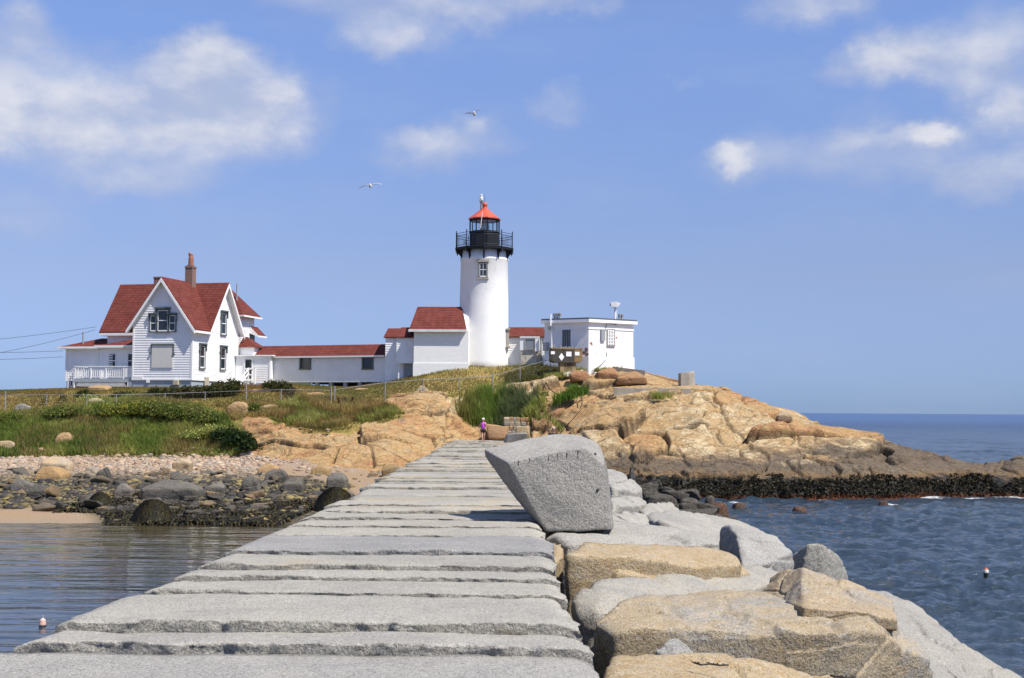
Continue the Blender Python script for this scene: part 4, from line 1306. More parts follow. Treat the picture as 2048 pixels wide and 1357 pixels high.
# front windows
Mf = wallM((0, -.028, 0), (1, 0, 0), (0, -1, 0))
window(house, Mf, -2.98, -2.10, 4.32, 5.92, hood=True, tw=.13)
window(house, Mf, -3.62, -3.10, 4.32, 5.52, hood=True, tw=.09)
window(house, Mf, -1.98, -1.46, 4.32, 5.52, hood=True, tw=.09)
mb = MB(Mf)
mb.box(-3.42, -1.62, .01, .07, 1.42, 3.2)
bd = mb.build('boarded_window', plain('board_panel', (.60, .58, .55), .7, .04, 2), house)
mb = MB(Mf)
mb.box(-3.5, -1.52, .0, .13, 3.2, 3.3).box(-3.5, -3.42, .0, .09, 2.62, 3.2).box(-1.62, -1.53, .0, .09, 2.55, 3.2).box(-3.58, -3.42, .0, .12, 2.5, 2.62).box(-1.62, -1.46, .0, .12, 2.43, 2.55)
mb.build('frame', TRIMD, bd)
# right-hand windows
Mr = wallM((.02, 0, 0), (0, 1, 0), (1, 0, 0))
window(house, Mr, 1.2, 1.95, 1.5, 3.2, hood=True)
window(house, Mr, 4.75, 5.55, 1.5, 3.2, hood=True)
window(house, Mr, 4.75, 5.55, 4.35, 6.05, hood=True)
mb = MB(Mr)
mb.box(2.0, 2.7, .03, .09, -.1, .75)
mb.build('cellar_hatch', plain('tan_wood', (.40, .36, .28), .8, .1, 3), house)
mb = MB()
mb.box(-4.95, -4.2, -.06, -.0, .55, .78).box(-3.85, -3.6, -.1, -.0, .25, .5)
mb.build('vent_cover', TRIMW, house)
mb = MB(); mb.box(-1.45, -1.05, -.28, .02, .1, .45)
mb.build('utility_box', plain('beige_box', (.45, .40, .26), .7, .1, 3), house)
# left one-storey addition with hipped roof
mb = MB()
mb.box(-12.3, -8.952, 2.0, 6.8, .45, 3.12)
ml = MB(wallM((0, 2.0, 0), (1, 0, 0), (0, -1, 0)))
claps(ml, lambda z: -12.3, lambda z: -8.6, .45, 3.1)
mb.add([tuple(v) for v in ml.v], ml.f)
mb.box(-8.6, -5.135, 1.2, 2.598, .4, 3.1)
ml = MB(wallM((0, 1.2, 0), (1, 0, 0), (0, -1, 0)))
claps(ml, lambda z: -8.6, lambda z: -7.6, .5, 3.0)
mb.add([tuple(v) for v in ml.v], ml.f)
mb.box(-12.36, -12.22, 1.95, 2.0, .45, 3.1).box(-8.68, -8.5, 1.14, 1.19, .45, 3.1)
mb.build('wall', WHITE, house)
mb = MB()
mb.add([(-12.8, 1.55, 3.18), (-8.4, 1.55, 3.18), (-8.4, 7.3, 3.18), (-12.8, 7.3, 3.18), (-10.6, 4.4, 4.02), (-8.4, 4.4, 4.02)], [(0, 1, 5, 4), (1, 2, 5), (2, 3, 4, 5), (3, 0, 4), (3, 2, 1, 0)])
mb.add([(-8.95, .75, 3.22), (-5.14, .75, 3.22), (-5.14, 2.62, 4.05), (-8.2, 2.62, 3.45), (-8.95, 2.62, 3.22)], [(0, 1, 2, 3), (0, 3, 4), (4, 3, 2, 1, 0)])
mb.build('roof', ROOF, house)
mb = MB()
mb.box(-12.85, -8.9, 1.49, 1.55, 3.04, 3.2).box(-12.86, -12.8, 1.5, 7.3, 3.04, 3.18).box(-9.0, -5.14, .68, .75, 3.06, 3.24).box(-9.01, -8.95, .72, 2.0, 3.06, 3.22)
mb.box(-12.78, -8.9, 1.56, 2.0, 3.1, 3.13).box(-8.94, -5.14, .76, 1.2, 3.12, 3.15)
mb.build('eave_board', TRIMW, house)
mb = MB()
mb.box(-12.25, -11.95, 2.05, 2.35, -.5, .45).box(-11.75, -11.5, 2.05, 2.35, -.5, .45).box(-12.2, -9.0, 3.5, 6.7, -.5, .44)
mb.build('pier', plain('dark_blue_pier', (.05, .08, .13), .8, .2, 3), house)
mb = MB(); mb.cyl((-11.2, 2.6, 3.3), (-11.2, 2.6, 4.45), .07)
mb.build('vent_pipe', GREYM, house)
Mp = wallM((0, 1.2, 0), (1, 0, 0), (0, -1, 0))
window(house, Mp, -7.95, -7.3, 1.45, 2.6, trim=TRIMW, tw=.05)
window(house, Mp, -6.25, -5.75, 1.45, 2.6, trim=TRIMW, tw=.05)
# deck
deckw = MB()
deckw.box(-10.35, -5.16, .2, 1.9, .42, .56).box(-10.35, -5.16, .1, .2, .30, .58)
dk = deckw.build('deck', plain('grey_deck', (.36, .40, .42), .8, .1, 3), house)
mb = MB()
for x in (-10.3, -8.9, -7.55, -6.0, -5.25):
    mb.box(x - .055, x + .055, .15, .26, .57, 1.52)
mb.box(-10.38, -5.16, .13, .28, 1.50, 1.57).box(-10.3, -5.16, .18, .23, .66, .73)
x = -10.15
while x < -5.3:
    mb.box(x - .025, x + .025, .18, .225, .72, 1.5); x += .165
mb.box(-5.9, -5.3, .16, .2, .7, 1.45)
for y in (.6, 1.0, 1.4):
    mb.box(-10.33, -10.28, y - .025, y + .025, .72, 1.5)
mb.box(-10.36, -10.26, .2, 1.9, 1.50, 1.57)
mb.build('railing', TRIMW, dk)
mb = MB()
for k in range(64):
    x = -10.35 + k * .12
    for s_ in (-1, 1):
        xa, xb = (x, x + s_ * .40)
        za, zb = -.06, .30
        if min(xa, xb) < -10.33 or max(xa, xb) > -5.65: continue
        yy = .12 if s_ > 0 else .135
        mb.prism([(xa - .025, yy, za), (xa + .025, yy, za), (xb + .025, yy, zb), (xb - .025, yy, zb)], (0, .012, 0))
mb.box(-5.62, -5.2, .11, .2, -.2, .42).box(-10.4, -10.3, .11, .2, -.2, .42)
mb.build('lattice', TRIMW, dk)
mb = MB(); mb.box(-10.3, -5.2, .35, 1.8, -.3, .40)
mb.build('deck_shade', plain('shaded_earth', (.10, .085, .06), .9, .2, 3), dk)  # solid block under the deck, earth colour darkened to stand for shade
mb = MB()
for k in range(4):
    mb.box(-11.1 + k * .2, -10.36, .5, 1.5, -.35 + k * .22, -.2 + k * .22)
mb.box(-11.12, -11.03, .4, .5, -.35, 1.05).prism([(-11.12, .42, .98), (-10.36, .42, 1.5), (-10.36, .42, 1.58), (-11.12, .42, 1.06)], (0, .07, 0))
for x in (-10.9, -10.7, -10.5):
    mb.box(x - .03, x + .03, .43, .48, -.1, 1.1 + (x + 10.9) * .6)
mb.build('stair', TRIMW, dk)
# rear block with hipped roof and small hood
mb = MB(); mb.box(-4.2, -.3, 9.0, 11.6, 0, 6.2)
mr = MB(wallM((-.3, 0, 0), (0, 1, 0), (1, 0, 0)))
claps(mr, lambda z: 9.0, lambda z: 11.6, 2.5, 6.2)
mb.add([tuple(v) for v in mr.v], mr.f)
mb.box(-8, -.6, 7.9, 9.0, 0, 4.5)
mb.build('wall', WHITE, house)
mb = MB()
mb.add([(-4.7, 8.5, 6.15), (.2, 8.5, 6.15), (.2, 12.1, 6.15), (-4.7, 12.1, 6.15), (-2.6, 10.3, 8.55), (-1.9, 10.3, 8.55)], [(0, 1, 5, 4), (1, 2, 5), (2, 3, 4, 5), (3, 0, 4), (3, 2, 1, 0)])
mb.prism([(-.28, 10.7, 5.35), (.55, 10.7, 4.55), (.55, 10.7, 4.48), (-.28, 10.7, 4.9)], (0, 1.6, 0))
mb.build('roof', ROOF, house)
mb = MB()
mb.box(-4.72, .22, 8.45, 8.5, 6.02, 6.16).box(.2, .25, 8.45, 12.1, 6.02, 6.16).prism([(-.28, 10.64, 5.33), (.57, 10.64, 4.52), (.57, 10.64, 4.40), (-.28, 10.64, 4.75)], (0, .06, 0)).box(.54, .6, 10.7, 12.3, 4.40, 4.54)
mb.build('eave_board', TRIMW, house)
mb = MB(); mb.cyl((-1.0, 9.6, 7.2), (-1.0, 9.6, 8.95), .06)
mb.build('vent_pipe', GREYM, house)
Mr2 = wallM((-.26, 0, 0), (0, 1, 0), (1, 0, 0))
window(house, Mr2, 10.9, 11.5, 3.5, 4.9, tw=.06)
# small hipped porch between house and passage
mb = MB()
mb.box(.06, 1.35, 8.2, 9.8, .5, 3.42)
mb.box(.06, 3.2, 7.45, 9.3, .42, 2.62)
mc = MB(wallM((0, 7.45, 0), (1, 0, 0), (0, -1, 0))); claps(mc, lambda z: 1.75, lambda z: 3.1, .42, 2.6); mb.add([tuple(v) for v in mc.v], mc.f)
mb.box(3.1, 3.24, 7.38, 7.45, .42, 2.62)
mb.build('wall', WHITE, house)
mb = MB()
mb.add([(.02, 7.9, 3.40), (1.6, 7.9, 3.40), (1.6, 10.1, 3.40), (.02, 10.1, 3.40), (.02, 8.9, 4.3), (.4, 8.9, 4.3)], [(0, 1, 5, 4), (1, 2, 5), (2, 3, 4, 5), (3, 2, 1, 0)])
mb.build('roof', ROOF, house)
mb = MB(); mb.box(.05, 3.45, 7.25, 9.3, 2.62, 2.72)
mb.build('porch_roof', TRIMW, house)
Me = wallM((0, 7.45, 0), (1, 0, 0), (0, -1, 0))
mb = MB(Me); mb.box(.85, 1.65, .0, .06, .62, 2.5)
door = mb.build('door', TRIMW, house)
mb = MB(Me); mb.box(.97, 1.53, .062, .07, 1.65, 2.35).box(.97, 1.53, .062, .07, .75, 1.5)
mb.build('pane', GLASS, door)
mb = MB(Me); mb.cyl((1.58, .06, 1.5), (1.58, .12, 1.5), .04)
mb.build('handle', STEEL, door)
mb = MB()
ys = 7.45
mb.box(.1, 1.75, 6.5, ys, .42, .56)
for k in range(5):
    mb.box(.15, 1.55, 5.2 + k * .26, 5.5 + k * .26, -.45 + k * .2, -.33 + k * .2)
mb.build('stair', plain('grey_step', (.46, .46, .45), .8, .12, 3), house)
for x in (.16, 1.66):
    mb = MB()
    mb.box(x - .05, x + .05, 5.1, 5.2, -.6, .65).box(x - .05, x + .05, 6.5, 6.6, .3, 1.65)
    for h in (.0, -.38):
        mb.prism([(x - .03, 5.05, .5 + h), (x - .03, 6.58, 1.5 + h), (x - .03, 6.58, 1.64 + h), (x - .03, 5.05, .64 + h)], (.06, 0, 0))
    if x > 1: mb.box(1.6, 2.25, 6.5, 6.56, 1.5, 1.62).box(1.6, 2.25, 6.5, 6.56, 1.0, 1.1).box(2.2, 2.3, 6.5, 6.6, .3, 1.64)
    mb.build('hand_rail', TRIMW, house)


# ------------------------------------------------------------------ long covered passage
def local_box(name, lab, cat, px0, px1, pyb, Y0, Y1):
    """a thing whose front wall runs between two picture columns; returns empty, length, yaw"""
    a, b_ = P(px0, pyb, Y0), P(px1, pyb, Y1)
    b2 = Vector((b_.x, b_.y, a.z))
    yaw = math.atan2(b2.y - a.y, b2.x - a.x)
    return thing(name, lab, cat, a, yaw), (b2 - a).length


def zat(e, L, px, py, y=0.0):
    """local x and height of a pixel on the front wall plane (local y) of e"""
    ca, sa = math.cos(e.rotation_euler.z), math.sin(e.rotation_euler.z)
    n_ = Vector((-sa, ca, 0))
    d_ = ray(px, py)
    o_ = Vector(e.location) + n_ * y
    t_ = (o_ - EYE).dot(n_) / d_.dot(n_)
    w = EYE + d_ * t_ - Vector(e.location)
    return w.x * ca + w.y * sa, w.z


lk, L = local_box('covered_passage', 'long low white clapboard passage with a red roof joining house and tower', 'passage', 545, 771, 765, 108.1, 103.8)
zt = zat(lk, L, 600, 712.5)[1]; zr = zat(lk, L, 600, 691.5, 1.3)[1]
x0 = zat(lk, L, 497, 712)[0]
mb = MB(); mb.box(x0, L + .3, 0, 2.6, 0, zt - .02)
M_ = wallM((0, 0, 0), (1, 0, 0), (0, -1, 0))
mc = MB(M_); claps(mc, lambda z: 0, lambda z: L + .2, 0, zt - .03)
mb.add(mc.v, mc.f); mb.box(-.02, .1, -.05, 0, 0, zt - .03)
mb.build('wall', WHITE, lk)
mb = MB()
mb.prism([(x0 - .15, -.30, zt - .02), (x0 - .15, -.30, zt - .12), (x0 - .15, 1.3, zr - .1), (x0 - .15, 2.9, zt - .12), (x0 - .15, 2.9, zt - .02), (x0 - .15, 1.3, zr)][::-1], (L - x0 + .15, 0, 0))
mb.build('roof', ROOF, lk)
mb = MB(); mb.box(x0 - .1, L, -.32, -.27, zt - .16, zt - .03)
mb.build('eave_board', TRIMW, lk)
for (pa, pb) in ((602, 620), (727, 745)):
    xa, za = zat(lk, L, pa, 736); xb, zb = zat(lk, L, pb, 715)
    window(lk, wallM((0, -.02, 0), (1, 0, 0), (0, -1, 0)), xa, xb, za, zb, trim=plain('olive_trim', (.11, .13, .10), .6, .1, 3), tw=.12, sash=False)
for x in np.arange(4.2, L, 1.35):
    for y in (.1, 2.2):
        mb = MB(); mb.box(x - .14, x + .14, y, y + .3, -1.0, 0); mb.build('pier', FOUND, lk)
mb = MB(); mb.box(0, 3.6, .15, .3, -.6, -.0); mb.build('foundation', FOUND, lk)
mb = MB(); mb.box(3.6, L, .42, 2.1, -.16, -.005).box(4, L - .2, 2.5, 2.55, -1, 0); mb.build('underfloor_shade', DARKG, lk)  # near-black underside and back sheet stand in for shade below the passage

# stepped link beside the brick house
st, L = local_box('stepped_link', 'narrow white clapboard link with stepped red roof beside the painted brick house', 'link building', 770, 827, 765, 103.3, 103.0)
xb, z1 = zat(st, L, 794, 674); _, z2 = zat(st, L, 794, 657, 1.4)
xc, zb = zat(st, L, 793.5, 727, -.55)
xd, zc2 = zat(st, L, 826, 675, -.55)
mb = MB(); mb.box(0, L + .2, 0, 2.6, 0, z1 - .02)
mc = MB(M_); claps(mc, lambda z: 0, lambda z: L, 0, z1 - .02); mb.add(mc.v, mc.f)
mb.box(xc, xd + .1, -.55, -.02, zb, z1 - .06)
mc = MB(wallM((0, -.55, 0), (1, 0, 0), (0, -1, 0))); claps(mc, lambda z: xc, lambda z: xd, zb, z1 - .06); mb.add(mc.v, mc.f)
mb.box(xc - .03, xc + .08, -.60, -.55, zb, z1 - .06).box(xc + .1, xc + .2, -.5, -.4, -.2, zb)
mb.build('wall', WHITE, st)
mb = MB()
mb.prism([(-.12, -.15, z1 - .0), (-.12, -.15, z1 - .1), (-.12, 1.4, z2 - .1), (-.12, 2.9, z1 - .1), (-.12, 2.9, z1), (-.12, 1.4, z2)][::-1], (L + .3, 0, 0))
mb.prism([(xc - .05, -.72, z1 - .04), (xc - .05, -.72, z1 - .12), (xc - .05, 1.2, z2 - .02), (xc - .05, 1.2, z2 + .06)][::-1], (xd - xc + .2, 0, 0))
mb.build('roof', ROOF, st)
xa, za = zat(st, L, 807, 752); xe, ze = zat(st, L, 825, 728)
mb = MB(); mb.box(xa, xe, -.05, .0, za - .3, ze)
dr = mb.build('door', GREYM, st)
mb = MB(); mb.cyl((xa + .12, -.12, (za + ze) / 2), (xa + .12, -.05, (za + ze) / 2), .04)
mb.build('handle', STEEL, dr)

# painted brick house at the foot of the tower
bh, L = local_box('brick_oil_house', 'white painted brick outbuilding with a red roof against the left of the tower', 'outbuilding', 827, 936, 752, 101.8, 101.6)
z1 = zat(bh, L, 870, 661)[1]; z2 = zat(bh, L, 870, 614, 2.0)[1]; zm = zat(bh, L, 870, 727)[1]
mb = MB(); mb.box(0, L, 0, 4.0, -.4, z1).box(-.04, L + .04, -.06, 0, -.4, zm)
mb.prism([(0.1, 0, z1), (0.1, 4, z1), (0.1, 2, z2 - .1)][::-1], (L - .2, 0, 0))
mb.build('wall', BRICKW, bh)
xl0 = zat(bh, L, 818, 658, -.35)[0]; xr0 = zat(bh, L, 933, 658, -.35)[0]; xl1 = zat(bh, L, 835, 614, 2.0)[0]; xr1 = zat(bh, L, 919, 614, 2.0)[0]
mb = MB()
mb.add([(xl0, -.35, z1 + .02), (xr0, -.35, z1 + .02), (xr1 + .2, 2.0, z2), (xl1, 2.0, z2), (xl0, 4.35, z1 + .02), (xr0, 4.35, z1 + .02)], [(0, 1, 2, 3), (3, 2, 5, 4), (0, 3, 4), (1, 5, 2), (0, 4, 5, 1)])
mb.build('roof', ROOF, bh)
mb = MB(); mb.box(xl0, xr0, -.42, -.35, z1 - .14, z1 + .05).box(xl0 - .06, xl0, -.4, 4.3, z1 - .14, z1 + .04).box(xl0, xr0, -.35, 0, z1 - .04, z1 + .0)
mb.build('eave_board', plain('peeling_trim', (.62, .62, .60), .7, .12, 2, stain=((.12, .11, .10), 3.0, .60, .9)), bh)

# ------------------------------------------------------------------ lighthouse
TC = P(967, 731, 104.4)
tw = thing('lighthouse', 'tall round white lighthouse with black gallery and red lantern roof', 'lighthouse', (TC.x, TC.y, TC.z))


def tz(py, r=0.0):
    return P(967, py, 104.4 - r).z - TC.z


RT = 47.3 / F0 * 104.4; RBs = 49.5 / F0 * 104.4
zg = tz(497, 1.9)
mb = MB()
mb.lathe([(RBs + .02, -.8), (RBs, .3), (RT + .06, tz(600, 1.9)), (RT, tz(519, 1.9)), (RT + .05, tz(517, 1.9)), (RT + .06, tz(514, 1.9)), (RT - .02, tz(512, 1.9)), (RT - .06, zg)], 64)
body = mb.build('wall', TOWERW, tw, True)
RG_ = 60.5 / F0 * 104.4
mb = MB()
mb.lathe([(RG_ - .12, zg - .02), (RG_, zg + .0), (RG_ + .03, zg + .16), (RG_ - .05, zg + .2), (.5, zg + .2)], 10, rot=rad(-18))
gal = mb.build('gallery', BLACK, tw)
NB = 10
for i in range(NB):
    a = 2 * math.pi * i / NB + rad(-18 - 72)
    ca, sa = math.cos(a), math.sin(a)
    mb = MB(Matrix(((ca, -sa, 0, 0), (sa, ca, 0, 0), (0, 0, 1, zg), (0, 0, 0, 1))))
    mb.box(RT - .06, RT + .06, -.06, .06, -.78, -.0)
    prev = None
    for k in range(7):
        q = k / 6 * math.pi / 2
        pt = (RT + .52 * (1 - math.cos(q)), -.72 + .66 * math.sin(q))
        if prev: mb.prism([(prev[0] - .03, -.045, prev[1]), (prev[0] + .05, -.045, prev[1] - .04), (pt[0] + .05, -.045, pt[1] - .04), (pt[0] - .03, -.045, pt[1] + .03)], (0, .09, 0))
        prev = pt
    mb.box(RT, RG_ - .02, -.04, .04, -.13, -.021).cyl((RG_ - .12, 0, -.02), (RG_ - .12, 0, -.3), .07, .03)
    mb.build('bracket', BLACK, gal)
mb = MB()
hr = tz(463, 2.3) - zg
vs = [(math.cos(2 * math.pi * i / NB + rad(-18)) * (RG_ - .07), math.sin(2 * math.pi * i / NB + rad(-18)) * (RG_ - .07)) for i in range(NB)]
for i in range(NB):
    (ax, ay), (bx, by) = vs[i], vs[(i + 1) % NB]
    mb.cyl((ax, ay, zg + .2), (ax, ay, zg + hr + .12), .045, .035, 6)
    mb.lathe([(.02, zg + hr + .1), (.06, zg + hr + .16), (.01, zg + hr + .22)], 6, (ax, ay))
    for zz_ in (zg + .33, zg + hr - .18, zg + hr):
        mb.cyl((ax, ay, zz_), (bx, by, zz_), .022, .022, 5)
    for k in range(1, 9):
        f_ = k / 9
        mb.cyl((ax + (bx - ax) * f_, ay + (by - ay) * f_, zg + .33), (ax + (bx - ax) * f_, ay + (by - ay) * f_, zg + hr - .18), .019, .019, 4)
mb.build('railing', BLACK, gal)
# lantern: eight-sided, black drum, glazed storey, red roof and ball
r8 = 30.3 / F0 * 104.4 / math.cos(rad(10))
rot8 = rad(-90 + 12)
z1, z2, z3, z4 = tz(466), tz(441), tz(438), tz(420)
mb = MB(); mb.lathe([(r8, zg + .2), (r8, z1 - .06), (r8 + .06, z1 - .04), (r8 + .06, z1)], 8, rot=rot8)
drum = mb.build('lantern_drum', BLACK, tw)
mb = MB()
vv = [(math.cos(2 * math.pi * i / 8 + rot8) * (r8 - .04), math.sin(2 * math.pi * i / 8 + rot8) * (r8 - .04)) for i in range(8)]
for (x, y) in vv: mb.cyl((x, y, z1), (x, y, z2), .055, .055, 6)
for zz_, rr in ((z1 + .04, .05), (z2 - .04, .07)):
    for i in range(8): mb.cyl((*vv[i], zz_), (*vv[(i + 1) % 8], zz_), rr, rr, 6)
lf = mb.build('lantern_frame', BLACK, tw)
mb = MB()
for i in range(8):
    a, b_ = vv[i], vv[(i + 1) % 8]
    s_ = .97
    mb.face([(a[0] * s_, a[1] * s_, z1), (b_[0] * s_, b_[1] * s_, z1), (b_[0] * s_, b_[1] * s_, z2), (a[0] * s_, a[1] * s_, z2)])
mb.build('lantern_glass', CLEAR, lf)
mb = MB(); mb.lathe([(.18, z1 - .3), (.16, z1 + .1), (.36, z1 + .2), (.42, z1 + .45), (.36, z1 + .72), (.2, z1 + .8)], 16)
mb.build('lens', plain('pale_lens', (.45, .50, .47), .15, .2, 9, spec=.8), lf)
rr8 = 32.5 / F0 * 104.4 / math.cos(rad(10))
mb = MB()
mb.lathe([(rr8, z3 - .10), (rr8 + .02, z3 - .02), (rr8 * .62, z3 + (z4 - z3) * .52), (.38, z4 - .02), (.36, z4 + .06)], 8, rot=rot8)
lroof = mb.build('lantern_roof', RED, tw)
zb_ = tz(410)
mb = MB()
mb.lathe([(.30, z4), (.24, z4 + .1), (.17, z4 + .14), (.23, z4 + .2), (.14, z4 + .24)], 16)
rb = 5.4 / F0 * 104.4
mb.lathe([(rb * math.sin(rad(k)), zb_ - rb * math.cos(rad(k))) for k in range(12, 180, 12)], 18)
mb.build('finial_ball', RED, lroof, True)
mb = MB(); mb.cyl((0, 0, zb_ + rb * .9), (0, 0, tz(389)), .018, .008, 5)
mb.build('lightning_rod', BLACK, lroof)
mb = MB()
dxp = -8.0 / F0 * 104.4
mb.cyl((dxp, 1.5, zg + .2), (dxp, 1.5, tz(402, -1.5)), .10, .09, 8).box(dxp - .16, dxp + .16, 1.34, 1.66, tz(404, -1.5), tz(401, -1.5))
mast = mb.build('mast', STEEL, tw)
mb = MB(); mb.lathe([(.13, tz(401, -1.5)), (.15, tz(398, -1.5)), (.10, tz(393, -1.5)), (.12, tz(391, -1.5)), (.03, tz(389, -1.5))], 10, (dxp, 1.5))
mb.build('beacon', plain('white_beacon', (.7, .72, .72), .3, .05, 3), mast)
mb = MB()
mb.cyl((-.30, -r8 - .1, z1 + .2), (-.16, -r8 - .25, tz(424, 1.4)), .035, .03, 6)
mb.build('antenna', TRIMW, tw)
# tower window with granite lintel and sill
wz0, wz1 = tz(553, 1.9), tz(527, 1.9)
hw = 8.6 / F0 * 102.5
Mt = wallM((-.05, -RT - .03, 0), (1, 0, 0), (0, -1, 0))
w = window(tw, Mt, -hw + .07, hw - .07, wz0, wz1, trim=plain('stone_trim', (.16, .16, .135), .8, .1, 4), tw=.09, mullion=True, rail=.5, sw=.03)
mb = MB(Mt); mb.box(-hw - .16, hw + .13, -.2, .13, wz1 + .09, wz1 + .28)
mb.build('lintel', CONC, w)
mb = MB(Mt); mb.box(-hw - .12, hw + .1, -.2, .12, wz0 - .25, wz0 - .12)
mb.build('sill', CONC, w)
mb = MB(); xr_ = RBs - .05
mb.box(xr_ * .93, xr_ + .10, -.9, -.2, tz(694), tz(661)).box(xr_ * .93, xr_ + .2, -1.0, -.1, tz(661), tz(658)).box(xr_ * .93, xr_ + .2, -1.0, -.1, tz(696), tz(694))
mb.build('window', plain('stone_trim_side', (.40, .37, .30), .8, .1, 4), tw)
mb = MB(); mb.box(-2.6, -1.2, -2.1, -1.5, -.5, .35)
mb.build('footing', BRICKW, tw)

# ------------------------------------------------------------------ right link and flat-roofed building
rl, L = local_box('side_link', 'low white link with a red roof between the tower and flat-roofed building', 'link building', 1012, 1093, 722, 104.6, 104.2)
z1 = zat(rl, L, 1050, 674)[1]; z2 = zat(rl, L, 1050, 655, 1.3)[1]
mb = MB(); mb.box(-.3, L + .6, 0, 2.6, -.5, z1)
mc = MB(M_); claps(mc, lambda z: -.2, lambda z: L, -.3, z1, proud=.03); mb.add(mc.v, mc.f)
xa = zat(rl, L, 1040, 680, -.7)[0]; xb = zat(rl, L, 1078, 680, -.7)[0]; zq = zat(rl, L, 1060, 701, -.7)[1]
mb.box(xa, xb, -.7, 0, zq, z1 - .05).box(xa, xb + .05, -.78, -.7, z1 - .12, z1 - .02).box(xb - .32, xb + .02, -.76, -.702, zq - .1, z1 - .12)
mb.build('wall', WHITE, rl)
mb = MB()
mb.prism([(-.3, -.2, z1 + .02), (-.3, -.2, z1 - .06), (-.3, 1.3, z2 - .1), (-.3, 2.8, z1 - .06), (-.3, 2.8, z1 + .02), (-.3, 1.3, z2)][::-1], (L + .9, 0, 0))
mb.build('roof', ROOF, rl)
xc = zat(rl, L, 1051, 690, -.7)[0]; xd = zat(rl, L, 1069.5, 690, -.7)[0]
window(rl, wallM((0, -.7, 0), (1, 0, 0), (0, -1, 0)), xc, xd, zq + .12, zat(rl, L, 1060, 679, -.7)[1], trim=WOODG, tw=.05, sash=False, pane=plain('dusty_glass', (.22, .24, .26), .15, .1, 3, spec=.6))
mb = MB()
xe, xf = zat(rl, L, 1042, 710, -.66)[0], zat(rl, L, 1073, 710, -.66)[0]
mb.box(xe, xf, -.66, -.02, -.35, zq).box(xf, xf + .3, -.4, -.02, -.35, zq - .15)
mb.build('stone_base', plain('peeling_stone', (.52, .48, .40), .85, .15, 1.5, .4, 6, stain=((.22, .17, .11), 2.5, .52, .9)), rl)
xg = zat(rl, L, 1083, 700)[0]
mb = MB(); mb.cyl((xg, -.1, -.3), (xg, -.1, z1), .06, .06, 8)
mb.build('downpipe', GREYM, rl)

FB = P(1177, 745, 100.0)
fb_ = thing('flat_roofed_building', 'square white concrete building with a thin flat roof and barred windows', 'building', FB, 0)
aL, aR = rad(30), rad(33)
uL = Vector((-math.cos(aL), math.sin(aL), 0)); nL = Vector((-math.sin(aL), -math.cos(aL), 0))
uR = Vector((math.cos(aR), math.sin(aR), 0)); nR = Vector((math.sin(aR), -math.cos(aR), 0))


def onwall(u, n, px, py, off=0.0):
    d_ = ray(px, py)
    o_ = FB + n * off
    t_ = (o_ - EYE).dot(n) / d_.dot(n)
    w_ = EYE + d_ * t_ - FB
    return w_.dot(u), w_.z


lenL = onwall(uL, nL, 1089, 700)[0]; lenR = onwall(uR, nR, 1266.5, 700)[0]
zt = P(1177, 645, 100).z - FB.z
pts = [Vector((0, 0, 0)), uR * lenR, uR * lenR + uL * lenL, uL * lenL]
mb = MB(); mb.prism([tuple(p_ + Vector((0, 0, -1.0))) for p_ in pts], (0, 0, zt + 1.0))
def ringbox(off, z0, z1, mbx):
    mi = (nL + nR) / (1 + nL.dot(nR))
    mi2 = (nL - nR * 1.0)
    q = [mi * off, uR * lenR + (nR * 1.0) * off + uR * off, uR * (lenR + off) + uL * (lenL + off), uL * lenL + nL * off + uL * off]
    mbx.prism([tuple(p_ + Vector((0, 0, z0))) for p_ in q], (0, 0, z1 - z0))
ringbox(.05, zt - .52, zt - .42, mb)
ringbox(.07, -.8, onwall(uR, nR, 1266, 716)[1], mb)
mb.build('wall', CONCW, fb_)
mb = MB(); ringbox(.24, zt, zt + .24, mb)
fr_ = mb.build('roof', CONCW, fb_)
mb = MB(); ringbox(.20, zt + .243, zt + .36, mb)
mb.build('roof_edge', plain('dark_roofing', (.09, .10, .11), .7, .2, 3), fr_)
ML = wallM((0, 0, 0), -uL, nL); MR = wallM((0, 0, 0), uR, nR)
xa, za = onwall(uL, nL, 1142, 694); xb, zb = onwall(uL, nL, 1125, 660)
w = window(fb_, ML, -xb, -xa, za, zb, trim=CONCW, tw=.06, sash=False, label='tall dark window behind a metal grille')
mb = MB(ML)
for k in range(5):
    x = -xb + (xb - xa) * (k + .5) / 5
    mb.box(x - .02, x + .02, .03, .06, za, zb)
for k in range(9):
    z_ = za + (zb - za) * (k + .5) / 9
    mb.box(-xb, -xa, .025, .045, z_ - .012, z_ + .012)
mb.build('grille', GREYM, w)
xa, za = onwall(uR, nR, 1214.5, 691); xb, zb = onwall(uR, nR, 1228, 660)
w = window(fb_, MR, xa, xb, za, zb, trim=CONC, tw=.06, sash=False, label='barred window with white bars')
mb = MB(MR)
for k in range(4):
    x = xa + (xb - xa) * (k + .5) / 4
    mb.box(x - .05, x + .05, .03, .06, za, zb)
for k in range(5):
    z_ = za + (zb - za) * (k + .5) / 5
    mb.box(xa, xb, .025, .07, z_ - .025, z_ + .025)
mb.build('bar', TRIMW, w)
mb = MB(MR)
x1_, z1_ = onwall(uR, nR, 1206, 672)
mb.box(x1_ - .25, x1_ + .12, 0.0, .15, z1_ - .4, z1_ + .5)
mb.build('meter_box', GREYM, fb_)
mb = MB(MR)
pa = onwall(uR, nR, 1208, 668); pb = onwall(uR, nR, 1232, 650); pc = onwall(uR, nR, 1234, 640)
mb.tube([(pa[0], .05, pa[1]), (pb[0] - .9, .04, pb[1] + .1), (pb[0], .04, pb[1]), (pc[0], .05, pc[1] - .1)], .02, 5)
pd = onwall(uR, nR, 1213, 705); pe = onwall(uR, nR, 1200, 730); pf = onwall(uR, nR, 1178, 744)
